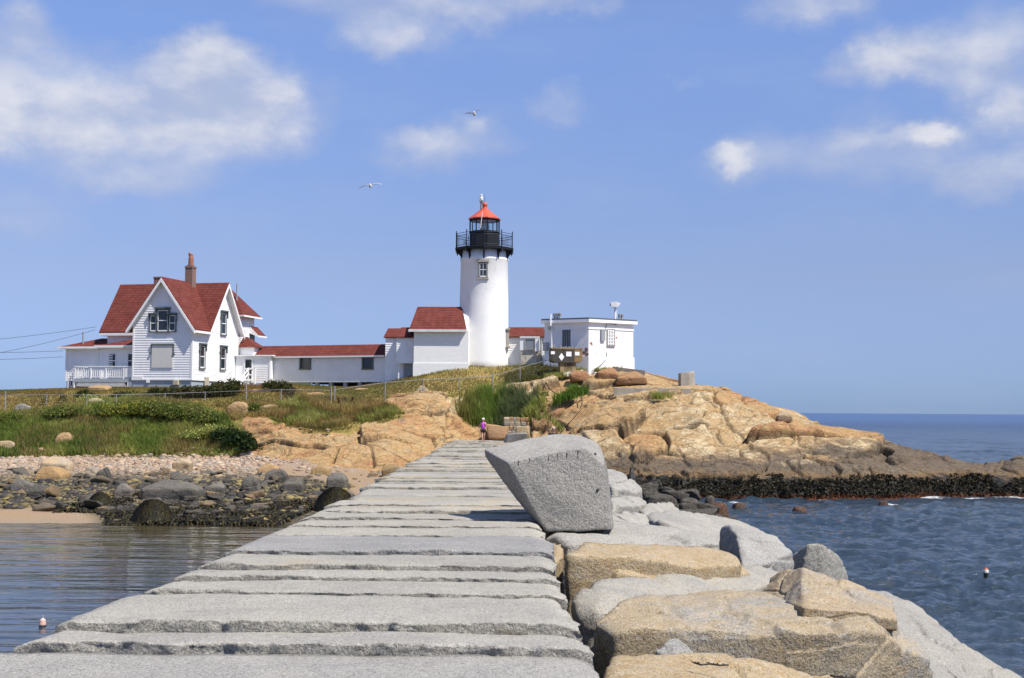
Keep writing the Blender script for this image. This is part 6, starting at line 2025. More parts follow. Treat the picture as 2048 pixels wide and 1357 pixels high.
TANB = (1.0, .80, .58, .85); PALE = (1.25, 1.08, .88, .5); GRY = (.80, .80, .80, .1); DRK = (.22, .205, .19, .15)
rockset([
    (475, 828, 52, 25, TANB, 'smooth tan boulder at the top of the slope beside a fence post', 3),
    (452, 832, 20, 9, TANB, 'small tan stone left of the smooth tan boulder', 4),
    (540, 822, 40, 13, PALE, 'flat pale rock right of the smooth tan boulder', 5),
    (126, 893, 38, 28, TANB, 'blocky tan boulder standing in the grassy slope', 6),
    (8, 902, 46, 20, PALE, 'pale flat boulder in the grass at the left edge', 7),
    (44, 822, 34, 14, GRY, 'grey rock lying on the dry lawn behind the left fence', 8),
    (192, 812, 44, 16, PALE, 'white rock on the lawn behind the low green bush', 9),
    (195, 782, 50, 12, TANB, 'bare tan ledge showing through the turf below the deck', 10),
    (845, 789, 26, 17, PALE, 'pale squared marker stone on the lawn below the brick house', 11),
    (630, 790, 44, 5, TANB, 'flat pale stone flush with the lawn below the passage', 12),
    (520, 782, 36, 5, TANB, 'flat pale stone beside the bush below the passage', 13),
    (725, 781, 34, 5, TANB, 'thin pale stone in the lawn under the end of the passage', 14),
    (110, 947, 62, 34, PALE, 'largest pale rounded boulder on the upper beach', 20),
    (98, 962, 70, 28, (1.0, .78, .5, .8), 'tan boulder with a dark wet foot below the pale rounded boulder', 21),
    (362, 944, 40, 26, PALE, 'cream rounded boulder in the middle of the upper beach', 22),
    (205, 968, 32, 34, DRK, 'dark upright slab leaning on the beach stones', 23),
    (340, 1002, 128, 40, (.36, .34, .32, .1), 'broad smooth dark grey boulder on the lower beach', 24),
    (246, 997, 40, 30, (.55, .50, .46, .2), 'grey-brown pointed block left of the broad dark boulder', 25),
    (672, 978, 46, 32, (.40, .38, .35, .2), 'dark split block with a flat sloping face near the walkway', 26),
    (550, 965, 50, 26, (.33, .31, .28, .15), 'dark long boulder above the weed near the sand', 27),
    (535, 948, 52, 20, TANB, 'tan boulder with a dark side on the sand edge', 28),
    (640, 950, 44, 22, (.95, .78, .52, .7), 'tan boulder on the sand left of the lone dark boulder', 29),
    (790, 956, 62, 24, (.75, .62, .42, .6), 'lone tan boulder with a black end on the sand beside the walkway', 30),
    (745, 954, 22, 10, (.7, .55, .4, .5), 'small brown stone left of the lone boulder by the walkway', 31),
    (500, 985, 40, 30, (.38, .36, .33, .1), 'dark square-edged boulder among the weed', 32),
    (585, 985, 46, 30, (.36, .33, .30, .1), 'dark wedge-shaped boulder right of the square-edged boulder', 33),
    (430, 990, 46, 26, (.42, .40, .37, .1), 'dark leaning slab on the lower beach', 34),
    (45, 985, 52, 26, (.40, .38, .36, .1), 'dark flat block at the left of the lower beach', 35),
    (75, 998, 44, 30, (.20, .19, .17, .1), 'nearly black boulder at the left of the lower beach', 36),
    (700, 1012, 30, 24, (.15, .14, .13, .1), 'black wet rock at the edge of the walkway', 37),
    (1570, 842, 34, 20, PALE, 'pale loose block on the skyline of the headland', 40),
    (1160, 762, 44, 22, (.85, .52, .34, .9), 'orange boulder below the corner of the flat-roofed building', 41),
    (1215, 762, 54, 26, (.85, .54, .36, .9), 'split orange boulder below the flat-roofed building', 42),
    (1262, 768, 70, 26, (.88, .6, .42, .9), 'orange ledge block with a dark undercut on the headland crest', 43),
])
# low rocks standing in the sea off the headland
for (px, py, wpx, hpx, col, lab, sd) in [
    (1437, 1030, 58, 28, (.22, .09, .04, .3), 'rust-brown weed-covered rock in the water, largest of the sea rocks', 51),
    (1478, 1017, 38, 14, (.18, .10, .06, .3), 'dark rock in the water right of the largest rust-brown rock', 52),
    (1600, 1024, 42, 13, (.22, .10, .06, .2), 'low dark brown rock alone in the water', 53),
    (1768, 1010, 30, 9, (.18, .085, .045, .2), 'small brown rock awash right of the lone low rock', 54),
    (1420, 1008, 30, 18, (.14, .12, .10, .2), 'black rock at the waterline beside the headland', 55),
    (1452, 1037, 22, 10, (.24, .10, .045, .3), 'small rust-brown rock in front of the largest sea rock', 56)]:
    c_ = Pz(px, py, 0); k_ = c_.y / F0; w, h = wpx * k_, hpx * k_
    r2 = random.Random(sd)
    pts = [c_ + Vector((math.cos(a) * w / 2 * r2.uniform(.8, 1), math.sin(a) * w * .4, -.4)) for a in np.linspace(0, 5.6, 8)]
    pts += [c_ + Vector((math.cos(a) * w * .33, math.sin(a) * w * .25 + .1, h * r2.uniform(.6, .9))) for a in np.linspace(0, 5.2, 6)] + [c_ + Vector((0, .1, h))]
    o = hull_rock('sea_rock', pts, n=22, sharp=10, amp=.08 * h, freq=2.5, fine=.03, color=col, seed=sd)
    tag(o, lab, 'rock', 'weedy rocks standing in the sea')

# ------------------------------------------------------------------ beach stones: 300 individuals, the rest one scatter
STONE = []
for v_ in range(8):
    r2 = random.Random(100 + v_)
    pts = [Vector((r2.uniform(-1, 1), r2.uniform(-1, 1) * .8, r2.uniform(-.6, .6))).normalized() * r2.uniform(.85, 1) * .5 for _ in range(13)]
    pts = [Vector((p_.x, p_.y * .85, p_.z * .75)) for p_ in pts]
    o = hull_rock('beach_stone', pts, n=9, sharp=14 if v_ < 3 else 45, amp=.02, freq=3, fine=.008, seed=v_, recenter=False)
    STONE.append(o.data); bpy.data.objects.remove(o)
ZONES = [
    ('pale sun-bleached cobble on the upper pebble beach below the grass', 'pale cobbles of the upper beach', 60, (0, 560), (916, 950), (.25, .55), [(1.15, .95, .78, .55), (1.05, .85, .66, .7), (.9, .87, .82, .2), (1.1, .85, .66, .6)]),
    ('dark wet stone in the band of boulders on the lower beach', 'dark stones of the lower beach', 145, (0, 690), (944, 1024), (.55, 1.45), [(.26, .24, .21, .1), (.22, .195, .16, .2), (.36, .30, .23, .5), (.16, .145, .12, .1), (.46, .37, .25, .6), (.12, .11, .095, .1)]),
    ('yellow-green algae stained cobble among the black weed', 'yellow-green stones among the weed', 62, (0, 690), (985, 1046), (.30, .70), [(.62, .56, .22, .8), (.75, .66, .28, .9), (.50, .48, .20, .7), (.80, .62, .34, .9)]),
    ('black weed-draped stone along the waterline of the beach', 'black stones along the waterline', 33, (120, 700), (1010, 1052), (.6, 1.2), [(.10, .09, .08, .1), (.13, .115, .09, .2)]),
]
for (lab, grp, cnt, xr, yr, sr, cols) in ZONES:
    i_ = 0
    while i_ < cnt:
        px, py = rnd.uniform(*xr), rnd.uniform(*yr)
        if py > 1022 and px < 215 + rnd.uniform(-60, 30): continue
        if px > 560 and py < 965: continue
        g_ = G(px, py)
        if proj(g_)[0] > 1024 - (py - 822) * 2.0 - 20: continue
        s_ = rnd.uniform(*sr) * rnd.uniform(.7, 1.0)
        o = bpy.data.objects.new('beach_stone', STONE[i_ % 8])
        COL.objects.link(o)
        o.location = g_ + Vector((0, 0, s_ * .10))
        o.rotation_euler = (rnd.uniform(-.4, .4), rnd.uniform(-.4, .4), rnd.uniform(0, 6.28))
        o.scale = (s_ * rnd.uniform(.85, 1.3), s_ * rnd.uniform(.8, 1.1), s_ * rnd.uniform(.6, 1.0))
        o.color = rnd.choice(cols)
        tag(o, lab, 'stone', grp)
        i_ += 1
# small pebbles
pv, pf = sphere(2)
n_ = 12000
px_ = rng.uniform(-60, 760, n_ * 4); Zs_ = rng.uniform(57.5, 88.5, n_ * 4)
g_ = onground((px_ - 1024) / F0 * Zs_, Zs_)
qx, qy = projn(g_)
keep = (qx < 1024 - (qy - 822) * 2.0 - 14) & ~((qx > 545) & (qy < 972) & (rng.random(len(qx)) < .9)) & ~((qy > 1018) & (qx < 200)) & ~((qx > 700) & (rng.random(len(qx)) < .8))
keep &= ~(inpoly(qx, qy, ROCKS[0]))
g_ = g_[keep][:n_]; qy = qy[keep][:n_]; n_ = len(g_)
sz = rng.uniform(.08, .22, n_) * (1 + .9 * (rng.random(n_) < .16))
up_ = np.clip((965 - qy) / 30, 0, 1)[:, None]
cA = np.array([(.36, .27, .19), (.44, .35, .26), (.30, .25, .20), (.38, .26, .17)])[rng.integers(0, 4, n_)]
cB = np.array([(.15, .125, .07), (.06, .056, .05), (.22, .175, .075), (.05, .046, .04), (.035, .032, .03)])[rng.integers(0, 5, n_)]
cC = (cA * up_ + cB * (1 - up_)) * rng.uniform(.75, 1.2, (n_, 1))
scl = np.stack([sz * rng.uniform(.8, 1.3, n_), sz * rng.uniform(.8, 1.2, n_), sz * rng.uniform(.45, .75, n_)], 1)
V_ = (pv[None] * scl[:, None, :] * .6 * (1 + .25 * rng.normal(size=(n_, len(pv), 1)) * .5) + g_[:, None, :] + np.array([0, 0, .02])).reshape(-1, 3)
F_ = (pf[None] + (np.arange(n_) * len(pv))[:, None, None]).reshape(-1, 4)
PEB = attr_mat('pebble_stone', .85, .2)
tag(fast('pebbles', V_, F_, PEB, None, True, {'Col': np.repeat(cC, len(pv), 0)}), 'small pink, grey and yellow pebbles covering the beach', 'pebbles', None, 'stuff')


# ------------------------------------------------------------------ seaweed
def fronds(base, L_, w, cols, droop=.6):
    n = len(base)
    a = rng.random(n) * 6.283
    d_ = np.stack([np.cos(a), np.sin(a), np.zeros(n)], 1)
    s_ = np.stack([-np.sin(a), np.cos(a), np.zeros(n)], 1) * (w / 2)[:, None]
    m_ = base + d_ * (L_ * .5)[:, None] + np.array([0, 0, .10])
    e_ = base + d_ * L_[:, None] - np.array([0, 0, 1]) * (L_ * droop * .5)[:, None] + np.array([0, 0, .05])
    b0 = base + np.array([0, 0, .06])
    V_ = np.stack([b0 - s_, b0 + s_, m_ + s_ * 1.2, m_ - s_ * 1.2, e_ + s_ * .4, e_ - s_ * .4], 1).reshape(-1, 3)
    k = np.arange(n) * 6
    return V_, np.concatenate([np.stack([k, k + 1, k + 2, k + 3], 1), np.stack([k + 3, k + 2, k + 4, k + 5], 1)]), np.repeat(cols, 6, 0)


KELP = [(.010, .010, .007), (.018, .016, .009), (.030, .025, .010), (.055, .042, .012)]
px_ = rng.uniform(110, 720, 90000); Zs_ = rng.uniform(55.8, 66.5, 90000)
g_ = onground((px_ - 1024) / F0 * Zs_, Zs_); qx, qy = projn(g_)
nz = fbm(g_ * np.array([.45, .45, 0]), 4, 81) + np.clip((qy - 1004) / 45, -1.2, .65) - .25 * (qx < 230)
keep = (nz > .12) & (qx < 1024 - (qy - 822) * 2.0 - 10) & ~((qx < 215) & (qy > 1026)) & ~((qx > 690) & (qy < 1000))
g_ = g_[keep][:26000]; n_ = len(g_)
g_[:, 2] += .20 * np.clip(fbm(g_ * np.array([.8, .8, 0]), 3, 82) + .35, 0, 1) * rng.random(n_)
put(*fronds(g_, rng.uniform(.12, .42, n_), rng.uniform(.03, .10, n_), pal(n_, KELP, .3)))
flush('beach_seaweed', 'black seaweed lying over the stones along the waterline', 'seaweed', mat=WEED)
# weed belt at the tide mark of the headland
sel = (VT[..., 2] > .02) & (VT[..., 2] < 1.25) & (CG > 1230) & (CG < 2090) & (ZG > 74) & (ZG < 90)
b0 = VT[sel]
i_ = rng.integers(0, len(b0), 42000)
g_ = b0[i_] + rng.normal(0, .05, (len(i_), 3))
hz = g_[:, 2] + .6 * fbm(g_ * .8, 4, 91) + .7 * fbm(g_ * .22, 2, 93) - .12
g_ = g_[hz < 1.0]; n_ = len(g_)
cc_ = pal(n_, [(.012, .012, .008), (.020, .018, .010), (.035, .028, .012), (.06, .045, .018), (.018, .016, .010), (.015, .014, .010)], .3)
redz = np.clip((.20 - g_[:, 2] + .25 * fbm(g_ * .6, 3, 95)) / .12, 0, 1)[:, None] * (rng.random((n_, 1)) < .7)
cc_ = cc_ * (1 - redz) + np.array([[.085, .026, .008]]) * rng.uniform(.6, 1.3, (n_, 1)) * redz
a_w = rng.normal(size=(n_, 3)); a_w /= np.linalg.norm(a_w, axis=1, keepdims=True)
b_w = np.cross(a_w, rng.normal(size=(n_, 3))); b_w /= np.linalg.norm(b_w, axis=1, keepdims=True) + 1e-9
s_w = rng.uniform(.035, .10, (n_, 1)); g_[:, 2] += .03
put(np.stack([g_ - a_w * s_w, g_ - b_w * s_w * .6, g_ + a_w * s_w, g_ + b_w * s_w * .6], 1).reshape(-1, 3), (np.arange(n_) * 4)[:, None] + np.arange(4)[None], np.repeat(cc_, 4, 0))
flush('tide_weed', 'belt of black and rust-brown seaweed along the tide mark of the headland', 'seaweed', mat=WEED)
for (px, py, r_, lab) in ((305, 1046, .95, 'tall rounded rock under hanging black seaweed at the waterline'), (670, 1020, 1.0, 'rock under a shaggy black seaweed coat near the walkway'), (200, 1012, .6, 'low mound under black seaweed at the left of the beach')):
    g_ = G(px, py)
    e = thing('weedy_rock', lab, 'rock', g_)
    o = hull_rock('stone', [Vector((r_ * math.cos(a) * s_, r_ * .8 * math.sin(a) * s_, z_)) for a in np.linspace(0, 5.5, 8) for s_, z_ in ((1, -.2), (.85, r_ * .55), (.4, r_ * 1.1))], n=18, sharp=14, amp=.22, freq=1.3, crack=.2, color=(.1, .09, .08, .1), seed=3, recenter=False)
    o.parent = e
    n_ = 2600
    d_ = rng.normal(size=(n_, 3)); d_ /= np.linalg.norm(d_, axis=1, keepdims=True); d_[:, 2] = np.abs(d_[:, 2])
    b_ = d_ * np.array([r_ * .95, r_ * .8, r_ * 1.08])
    out_ = np.stack([d_[:, 0], d_[:, 1], 0 * d_[:, 0]], 1); L_ = rng.uniform(.2, .5, n_)[:, None]
    sd_ = np.cross(out_, [0, 0, 1.0]); sd_ /= np.linalg.norm(sd_, axis=1, keepdims=True) + 1e-6; sd_ *= rng.uniform(.012, .035, (n_, 1))
    t_ = b_ + out_ * .22 * L_ - np.array([0, 0, 1]) * L_ * .9; t_[:, 2] = np.maximum(t_[:, 2], -.05)
    V_ = np.stack([b_ - sd_, b_ + sd_, t_ + sd_ * .5, t_ - sd_ * .5], 1).reshape(-1, 3); k = np.arange(n_) * 4
    fast('seaweed_coat', V_, np.stack([k, k + 1, k + 2, k + 3], 1), WEED, e, False, {'Col': np.repeat(pal(n_, KELP, .3), 4, 0)})
sandp = [(-300, 1018), (60, 1020), (130, 1026), (190, 1036), (250, 1046), (230, 1060), (-300, 1056)]

# ------------------------------------------------------------------ dry stone wall, concrete, cables on the headland
e = thing('dry_stone_wall', 'short dry stone wall of tan blocks filling the gap beside the walkway end', 'wall', P(1032, 872, 93.0))
r2 = random.Random(5)
zrow = -.25
yy_ = 0
while zrow < 1.15:
    hh_ = r2.uniform(.24, .36)
    x = -.95 + r2.uniform(0, .15)
    while x < .85 - max(0, -.0):
        w_ = r2.uniform(.22, .6)
        pts = [Vector((x + sx * w_ / 2 * r2.uniform(.7, 1.1) + w_ / 2, yy_ + sy * .3, zrow + hh_ / 2 + sz * hh_ / 2 * r2.uniform(.7, 1.25))) for sx in (-1, 1) for sy in (-1, 1) for sz in (-1, 1)]
        o = hull_rock('wall_stone', pts, n=9, sharp=12, amp=.04, fine=.01, color=r2.choice([(1.1, .92, .68, .7), (1.0, .88, .72, .4), (1.05, .75, .52, .8), (.95, .9, .82, .2)]), seed=r2.randint(1, 90))
        o.parent = e
        x += w_ * .94
    zrow += hh_ * .92; yy_ += .12
mb = MB(); mb.prism([(-1.0, .1, -.4), (1.0, .1, -.4), (.9, .5, 1.15), (-.85, .5, 1.15)], (0, .6, 0)); mb.build('wall_core', plain('earth', (.24, .17, .10), .9, .3, 3), e)
g_ = G(1373, 772)
kk_ = g_.y / F0
e = thing('concrete_pillar', 'broken round concrete pillar base standing on the headland crest', 'pillar', g_)
mb = MB(); mb.lathe([(.66, -.4), (.62, .1), (.60, .95), (.56, 1.0)], 14)
pts = np.array(mb.v); pts += (fbm(pts * 2.2, 3, 5) * .07)[:, None]; pts[pts[:, 2] > .8, 2] += .1 * pts[pts[:, 2] > .8, 0]
mb.v = [tuple(q_) for q_ in pts]
mb.build('shaft', CONC, e)
mb = MB(); mb.box(-.5, -.05, -.70, -.3, -.3, .92); mb.build('buttress', CONC, e)
for nm, lab, pxa, pya, pxb, pyb, hgt_ in (('concrete_kerb', 'low concrete wall remnant beside the flat-roofed building', 1226, 741, 1290, 752, .55), ('concrete_kerb', 'long low concrete strip across the bare headland rock', 1228, 786, 1382, 791, .42)):
    a, b_ = G(pxa, pya), G(pxb, pyb)
    b_.z = a.z if hgt_ < .5 else b_.z
    e_ = thing(nm, lab, 'kerb', a)
    mb = MB(); d_ = b_ - a
    mb.prism([(0, 0, -.35), (d_.x, d_.y, d_.z - .35), (d_.x, d_.y, d_.z + hgt_ * .7), (0, 0, hgt_ * .8)], (0, .4, 0))
    mb.build('concrete', CONC, e_)
CABLE = plain('dark_cable', (.03, .027, .025), .7, .1, 3)
for lab, pts_ in (('dark pipe snaking down the bare rock below the fence', [(1093, 757), (1092, 770), (1098, 782), (1108, 790), (1122, 797)]), ('thin dark hose running down the headland rock above the angler', [(1163, 797), (1164, 812), (1160, 824)])):
    q_ = [G(*p_) + Vector((0, -.12, .16)) for p_ in pts_]
    mb = MB(Matrix.Translation(-q_[0])); mb.tube(q_, .035, 6)
    o = mb.build('drain_pipe', CABLE); o.location = q_[0]
    tag(o, lab, 'pipe')

# ------------------------------------------------------------------ overhead wires
for (lab, pa, pb, Ya, Yb, sag) in (
    ('upper overhead wire running to the left eave of the big house', (-160, 692), (193, 654), 92, 103.5, .15),
    ('overhead wire crossing behind the vent pipe of the left addition', (-160, 730), (190, 660), 90, 104.5, .3),
    ('level overhead wire ending at the wall of the left addition', (-160, 704), (126, 702), 88, 103, .1),
    ('lowest overhead wire ending at the wall of the left addition', (-160, 720), (126, 714), 88, 103, .1)):
    a, b_ = P(*pa, Ya), P(*pb, Yb)
    q_ = [a.lerp(b_, k / 14) - Vector((0, 0, sag * 4 * (k / 14) * (1 - k / 14))) for k in range(15)]
    mb = MB(Matrix.Translation(-b_)); mb.tube(q_, .014, 5)
    o = mb.build('power_line', CABLE); o.location = b_
    tag(o, lab, 'wire')

# ------------------------------------------------------------------ people
SKIN = plain('skin', (.50, .27, .18), .6, .06, 8)
PURPLE = plain('purple_cloth', (.50, .07, .55), .8, .1, 8)
DARKC = plain('black_cloth', (.012, .012, .014), .8, .2, 8)
SHOE = plain('grey_shoe', (.30, .31, .33), .7, .1, 8)
HAIR = plain('brown_hair', (.06, .035, .02), .7, .2, 20)
CAPW = plain('white_cap', (.80, .80, .78), .7, .05, 8)


def skin(name, pts_, edges, radii, mat, parent, lev=2):
    me = bpy.data.meshes.new(name)
    me.from_pydata([tuple(p_) for p_ in pts_], edges, [])
    o = link(name, me, mat, parent)
    sk = o.modifiers.new('Skin', 'SKIN')
    sk.use_smooth_shade = True
    for i_, r_ in enumerate(radii):
        rr_ = r_ if isinstance(r_, tuple) else (r_, r_)
        me.skin_vertices[0].data[i_].radius = rr_
        me.skin_vertices[0].data[i_].use_root = (i_ == 0)
    sb = o.modifiers.new('Subdivision', 'SUBSURF'); sb.levels = lev; sb.render_levels = lev
    return o


def lump(name, cen, r3, mat, parent, n=10, cut=None):
    v_, f_ = sphere(n)
    v_ = v_ * np.array(r3) + np.array(cen)
    if cut is not None: v_[:, 2] = np.maximum(v_[:, 2], cut)
    return fast(name, v_, f_, mat, parent, True)


def human(e, skinm, pose):
    """one continuous body; pose gives the joint positions"""
    J = pose
    names = ['pelvis', 'waist', 'chest', 'neck0', 'neck1', 'head', 'shL', 'elL', 'wrL', 'shR', 'elR', 'wrR', 'hipL', 'knL', 'anL', 'toL', 'hipR', 'knR', 'anR', 'toR', 'haL', 'haR']
    R_ = {'pelvis': .135, 'waist': .12, 'chest': .14, 'neck0': .065, 'neck1': .055, 'head': .085, 'shL': .06, 'elL': .042, 'wrL': .028, 'shR': .06, 'elR': .042, 'wrR': .028, 'hipL': .095, 'knL': .062, 'anL': .042, 'toL': .035,
          'hipR': .095, 'knR': .062, 'anR': .042, 'toR': .035, 'haL': .034, 'haR': .034}
    ed = [('pelvis', 'waist'), ('waist', 'chest'), ('chest', 'neck0'), ('neck0', 'neck1'), ('neck1', 'head'), ('chest', 'shL'), ('shL', 'elL'), ('elL', 'wrL'), ('wrL', 'haL'), ('chest', 'shR'), ('shR', 'elR'), ('elR', 'wrR'), ('wrR', 'haR'),
          ('pelvis', 'hipL'), ('hipL', 'knL'), ('knL', 'anL'), ('anL', 'toL'), ('pelvis', 'hipR'), ('hipR', 'knR'), ('knR', 'anR'), ('anR', 'toR')]
    b_ = skin('body', [J[n_] for n_ in names], [(names.index(a), names.index(c)) for a, c in ed], [R_[n_] for n_ in names], skinm, e)
    return b_


def fingers(e, wrist, hand, mat, tag_):
    d_ = (Vector(hand) - Vector(wrist)).normalized()
    s_ = d_.cross(Vector((0, 1, 0))).normalized()
    for k, (o_, l_) in enumerate(((-.030, .062), (-.010, .072), (.010, .070), (.028, .055))):
        b0 = Vector(hand) + s_ * o_ + d_ * .015
        skin('finger', [b0, b0 + d_ * l_ * .55, b0 + d_ * l_ * .9 + Vector((0, .02, 0))], [(0, 1), (1, 2)], [.009, .008, .007], mat, e, 1)
    b0 = Vector(hand) - s_ * .04 - d_ * .03
    skin('thumb', [b0, b0 - s_ * .02 + d_ * .03, b0 - s_ * .022 + d_ * .055], [(0, 1), (1, 2)], [.011, .009, .008], mat, e, 1)


F1 = Pz(966, 887, 2.93)
sc_w = 50 / F0 * F1.y / 1.68
wm = thing('person', 'woman in purple tank top, black shorts and white cap walking toward the camera', 'person', F1)
wm.scale = (sc_w, sc_w, sc_w)
J = {'pelvis': (0, 0, .93), 'waist': (0, .0, 1.08), 'chest': (0, -.01, 1.27), 'neck0': (0, 0, 1.40), 'neck1': (0, -.01, 1.46), 'head': (0, -.02, 1.56), 'shL': (.17, 0, 1.34), 'elL': (.25, .03, 1.12), 'wrL': (.17, -.16, 1.16), 'haL': (.12, -.22, 1.19),
     'shR': (-.17, 0, 1.34), 'elR': (-.27, .04, 1.08), 'wrR': (-.31, -.04, .86), 'haR': (-.32, -.06, .79), 'hipL': (.085, 0, .88), 'knL': (.075, .06, .50), 'anL': (.055, .28, .17), 'toL': (.06, .24, .06), 'hipR': (-.085, 0, .88), 'knR': (-.06, -.10, .49), 'anR': (-.03, -.10, .085), 'toR': (-.03, -.24, .03)}
human(wm, SKIN, J)
fingers(wm, J['wrR'], J['haR'], SKIN, 'R'); fingers(wm, J['wrL'], J['haL'], SKIN, 'L')
lump('head', (0, -.03, 1.57), (.078, .098, .118), SKIN, wm)
lump('nose', (0, -.132, 1.55), (.014, .02, .022), SKIN, wm, 4)
for x in (-.03, .03): lump('eye', (x, -.118, 1.578), (.012, .008, .007), DARKC, wm, 3)
for x in (-.08, .08): lump('ear', (x, -.02, 1.565), (.014, .025, .035), SKIN, wm, 4)
lump('mouth', (0, -.122, 1.512), (.026, .008, .007), plain('lips', (.38, .12, .10), .6, .05, 8), wm, 3)
lump('hair', (0, .03, 1.56), (.088, .092, .12), HAIR, wm)
lump('cap', (0, -.02, 1.615), (.092, .115, .085), CAPW, wm, 10, 1.598)
lump('cap_brim', (0, -.15, 1.606), (.072, .085, .012), CAPW, wm, 8)
skin('tank_top', [(0, 0, .90), (0, 0, 1.08), (0, -.012, 1.24), (0, 0, 1.335), (.125, 0, 1.345), (-.125, 0, 1.345)], [(0, 1), (1, 2), (2, 3), (3, 4), (3, 5)], [.165, .145, .162, .115, .072, .072], PURPLE, wm)
skin('shorts', [(0, 0, .93), (.09, .0, .86), (.082, .04, .66), (-.09, 0, .86), (-.07, -.06, .66)], [(0, 1), (1, 2), (0, 3), (3, 4)], [.15, .118, .098, .118, .098], DARKC, wm)
for s_, a_, t_ in ((1, J['anL'], J['toL']), (-1, J['anR'], J['toR'])):
    skin('shoe', [Vector(a_) + Vector((0, .05, -.05)), Vector(a_) + Vector((0, -.02, -.03)), Vector(t_) + Vector((0, 0, .005)), Vector(t_) + Vector((0, -.05, -.002))], [(0, 1), (1, 2), (2, 3)], [.045, .05, .042, .03], SHOE, wm, 1)
ph = thing('phone', 'small dark phone held in the left hand of the walking woman', 'phone', F1 + Vector((.115, -.255, 1.21)) * sc_w)
mb = MB(); mb.box(-.035, .035, -.006, .006, -.05, .06); mb.build('phone_body', DARKC, ph)

# angler half hidden behind the leaning block
AN = P(1107, 853.5, 66.0)
foot = AN.z - 1.74
an = thing('person', 'person in a black shirt half hidden behind the leaning block holding a fishing rod', 'person', (AN.x, AN.y, foot))
J2 = {k_: v_ for k_, v_ in J.items()}
J2.update({'elL': (.27, -.10, 1.12), 'wrL': (.27, -.32, 1.22), 'haL': (.27, -.39, 1.26), 'elR': (-.22, -.12, 1.12), 'wrR': (.02, -.32, 1.12), 'haR': (.09, -.36, 1.14), 'knL': (.10, -.02, .5), 'anL': (.10, .05, .085), 'toL': (.12, -.10, .03), 'knR': (-.10, -.02, .5), 'anR': (-.10, .05, .085), 'toR': (-.12, -.1, .03)})
human(an, SKIN, J2)
fingers(an, J2['wrR'], J2['haR'], SKIN, 'R'); fingers(an, J2['wrL'], J2['haL'], SKIN, 'L')
lump('head', (0, -.03, 1.60), (.082, .10, .125), SKIN, an)
lump('nose', (0, -.135, 1.58), (.014, .02, .022), SKIN, an, 4)
for x in (-.085, .085): lump('ear', (x, -.02, 1.595), (.014, .025, .035), SKIN, an, 4)
lump('sunglasses', (0, -.122, 1.615), (.072, .012, .018), DARKC, an, 5)
lump('cap', (0, -.015, 1.655), (.09, .11, .082), plain('tan_cap', (.55, .42, .36), .8, .08, 8), an, 10, 1.645)
skin('shirt', [(0, 0, .92), (0, 0, 1.1), (0, -.012, 1.26), (0, 0, 1.37), (.18, 0, 1.35), (.235, -.05, 1.2), (-.18, 0, 1.35), (-.215, -.06, 1.2)], [(0, 1), (1, 2), (2, 3), (3, 4), (4, 5), (3, 6), (6, 7)], [.17, .16, .175, .10, .085, .07, .085, .07], DARKC, an)
skin('trousers', [(0, 0, .93), (.1, 0, .86), (.11, -.01, .5), (.105, .04, .12), (-.1, 0, .86), (-.11, -.01, .5), (-.105, .04, .12)], [(0, 1), (1, 2), (2, 3), (0, 4), (4, 5), (5, 6)], [.155, .12, .085, .07, .12, .085, .07], plain('khaki', (.2, .16, .1), .8, .1, 8), an)
pts = [Vector((AN.x, AN.y, foot - .35)) + Vector((sx * .9, sy * .8, sz)) for sx in (-1, 1) for sy in (-1, 1) for sz in (-1.5, .35)]
o = hull_rock('granite_boulder', pts, n=14, sharp=16, amp=.03, color=(.9, .9, .9, .1), seed=8)
tag(o, 'grey block under the feet of the half hidden angler', 'boulder')
ra = Vector((AN.x, AN.y, foot)) + Vector((.09, -.38, 1.13)); rb_ = P(1161, 821, AN.y - 1.2); rc_ = P(1186, 797, AN.y - 1.8)
e = thing('fishing_rod', 'long dark fishing rod raised to the right by the half hidden angler', 'fishing rod', ra)
mb = MB(Matrix.Translation(-ra)); mb.cyl(ra - (rb_ - ra).normalized() * .3, ra.lerp(rb_, .25), .028, .022, 8).cyl(ra.lerp(rb_, .25), rb_, .02, .014, 6).cyl(rb_, rc_, .012, .006, 5)
mb.build('blank', DARKC, e)
mb = MB(Matrix.Translation(-ra)); q_ = ra.lerp(rb_, .08); mb.cyl(q_ + Vector((-.02, -.1, -.05)), q_ + Vector((.06, -.1, -.05)), .05, .05, 10)
mb.build('reel', GREYM, e)

# ------------------------------------------------------------------ gulls
GULL = plain('gull_white', (.74, .74, .72), .7, .05, 8); GWING = plain('gull_grey', (.40, .40, .40), .7, .1, 8)


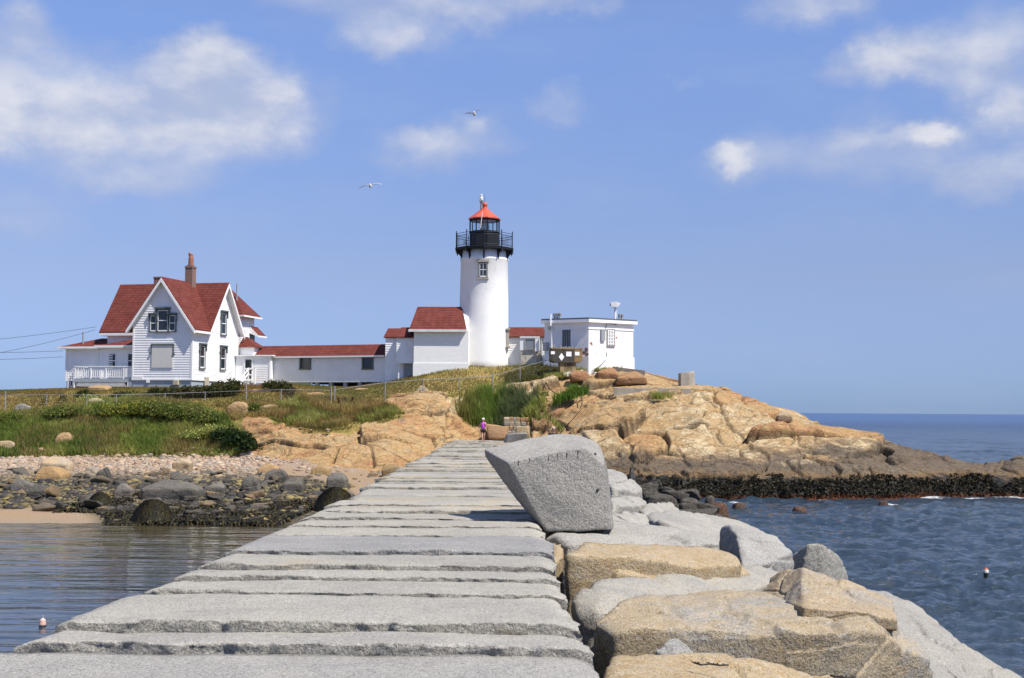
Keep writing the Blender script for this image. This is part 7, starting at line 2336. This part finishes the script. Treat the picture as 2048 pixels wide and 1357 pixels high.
def gull(px, py, span_px, lab, l, r, body_rot, wingm):
    Y = 62.0
    e = thing('seagull', lab, 'bird', P(px, py, Y), 0, 'seagulls in flight')
    k_ = Y / F0
    skin('body', [(0, -.2, .0), (0, -.08, -.01), (0, .08, .0), (0, .2, .03)], [(0, 1), (1, 2), (2, 3)], [.045, .085, .075, .02], GULL, e)
    lump('head', (0, -.24, .03), (.05, .06, .05), GULL, e, 6)
    mb = MB(); mb.cyl((0, -.28, .025), (0, -.36, .01), .016, .004, 6); mb.build('beak', plain('yellow_beak', (.5, .33, .05), .5, .1, 8), e)
    mb = MB(); mb.prism([(-.02, .18, .02), (.02, .18, .02), (.08, .36, .03), (-.08, .36, .03)], (0, 0, .012)); mb.build('tail', GULL, e)
    for pts_ in (l, r):
        P3 = [Vector((x * k_, y, z * k_)) for (x, y, z) in pts_]
        ch = [.17, .16, .12, .03]
        mb = MB()
        for i_ in range(3):
            a, b_ = P3[i_], P3[i_ + 1]
            for (s0, s1) in ((0, 0),):
                q = [a + Vector((0, -ch[i_] / 2, 0)), b_ + Vector((0, -ch[i_ + 1] / 2, 0)), b_ + Vector((0, ch[i_ + 1] / 2, 0)), a + Vector((0, ch[i_] / 2, 0))]
                mb.prism([tuple(v_) for v_ in q], (0, 0, .02))
        mb.build('wing', wingm, e)


gull(741, 373, 44, 'white seagull gliding lower left of the lighthouse top, wings slightly arched', [(-1, 0, 0), (-10, 0, 1.5), (-16, .04, 0), (-24, .12, -5)], [(1, 0, 0), (6, 0, 4), (14, .03, 5.5), (23, .10, 4.5)], 0, GULL)
gull(948.5, 229, 34, 'grey seagull banking high above the lighthouse with one wing raised', [(-1, 0, 0), (-6, 0, 2), (-12, .04, 2.5), (-19, .10, 2.2)], [(1, 0, 1), (4, 0, 5), (8, .03, 9.5), (13, .08, 14)], 0, GWING)

# ------------------------------------------------------------------ lobster buoys
def buoy(px, py, lab, hpx, cols):
    c_ = Pz(px, py, .08 if px > 1024 else .0)
    k_ = c_.y / F0
    e = thing('lobster_buoy', lab, 'buoy', c_, 0)
    r_ = hpx * .44 * k_; h_ = hpx * k_
    for nm, col, z0, z1, ra_, rb2 in cols:
        mb = MB(); zs_ = np.linspace(z0, z1, 6)
        mb.lathe([(r_ * (ra_ + (rb2 - ra_) * q_), h_ * (z0 + (z1 - z0) * q_)) for q_ in np.linspace(0, 1, 6)], 14)
        mb.build(nm, plain('buoy_' + nm, col, .5, .08, 9), e, True)


buoy(85, 1253, 'small pinkish white buoy floating in the calm water at the left', 17, [('float_bottom', (.03, .03, .035), -.5, .12, .55, .95), ('float', (.62, .40, .33), .12, .78, .95, .75), ('collar', (.70, .60, .52), .78, .92, .55, .35), ('spindle', (.30, .32, .34), .92, 1.25, .22, .2)])
buoy(1972, 1149, 'small white and orange buoy floating in the open sea at the right', 13, [('float_bottom', (.03, .05, .03), -.5, .25, .6, 1.0), ('float', (.66, .62, .55), .25, .7, 1.0, .8), ('band', (.60, .14, .05), .7, .95, .7, .4)])

# a strand of dried seaweed on the nearest tan block, a leaf and droppings on the slabs
for (pts_, lab) in (([(1390, 1327), (1402, 1330), (1420, 1328), (1440, 1331), (1457, 1330)], 'dried black seaweed strand on the nearest tan block'), ([(1660, 1352), (1690, 1356), (1712, 1354)], 'dried black seaweed bits at the right end of the nearest tan block')):
    q_ = [Pz(px, py, 2.36 if px < 1500 else 1.86) for px, py in pts_]
    e = thing('seaweed_strand', lab, 'seaweed', q_[0])
    mb = MB(Matrix.Translation(-q_[0])); mb.tube(q_, .010, 5)
    for _ in range(14):
        p_ = q_[0].lerp(q_[1 if _ < 9 else -1], rnd.random()); mb.cyl(p_, p_ + Vector((rnd.uniform(-.06, .06), rnd.uniform(-.06, .06), .02)), .008, .003, 4)
    mb.build('frond', CABLE, e)
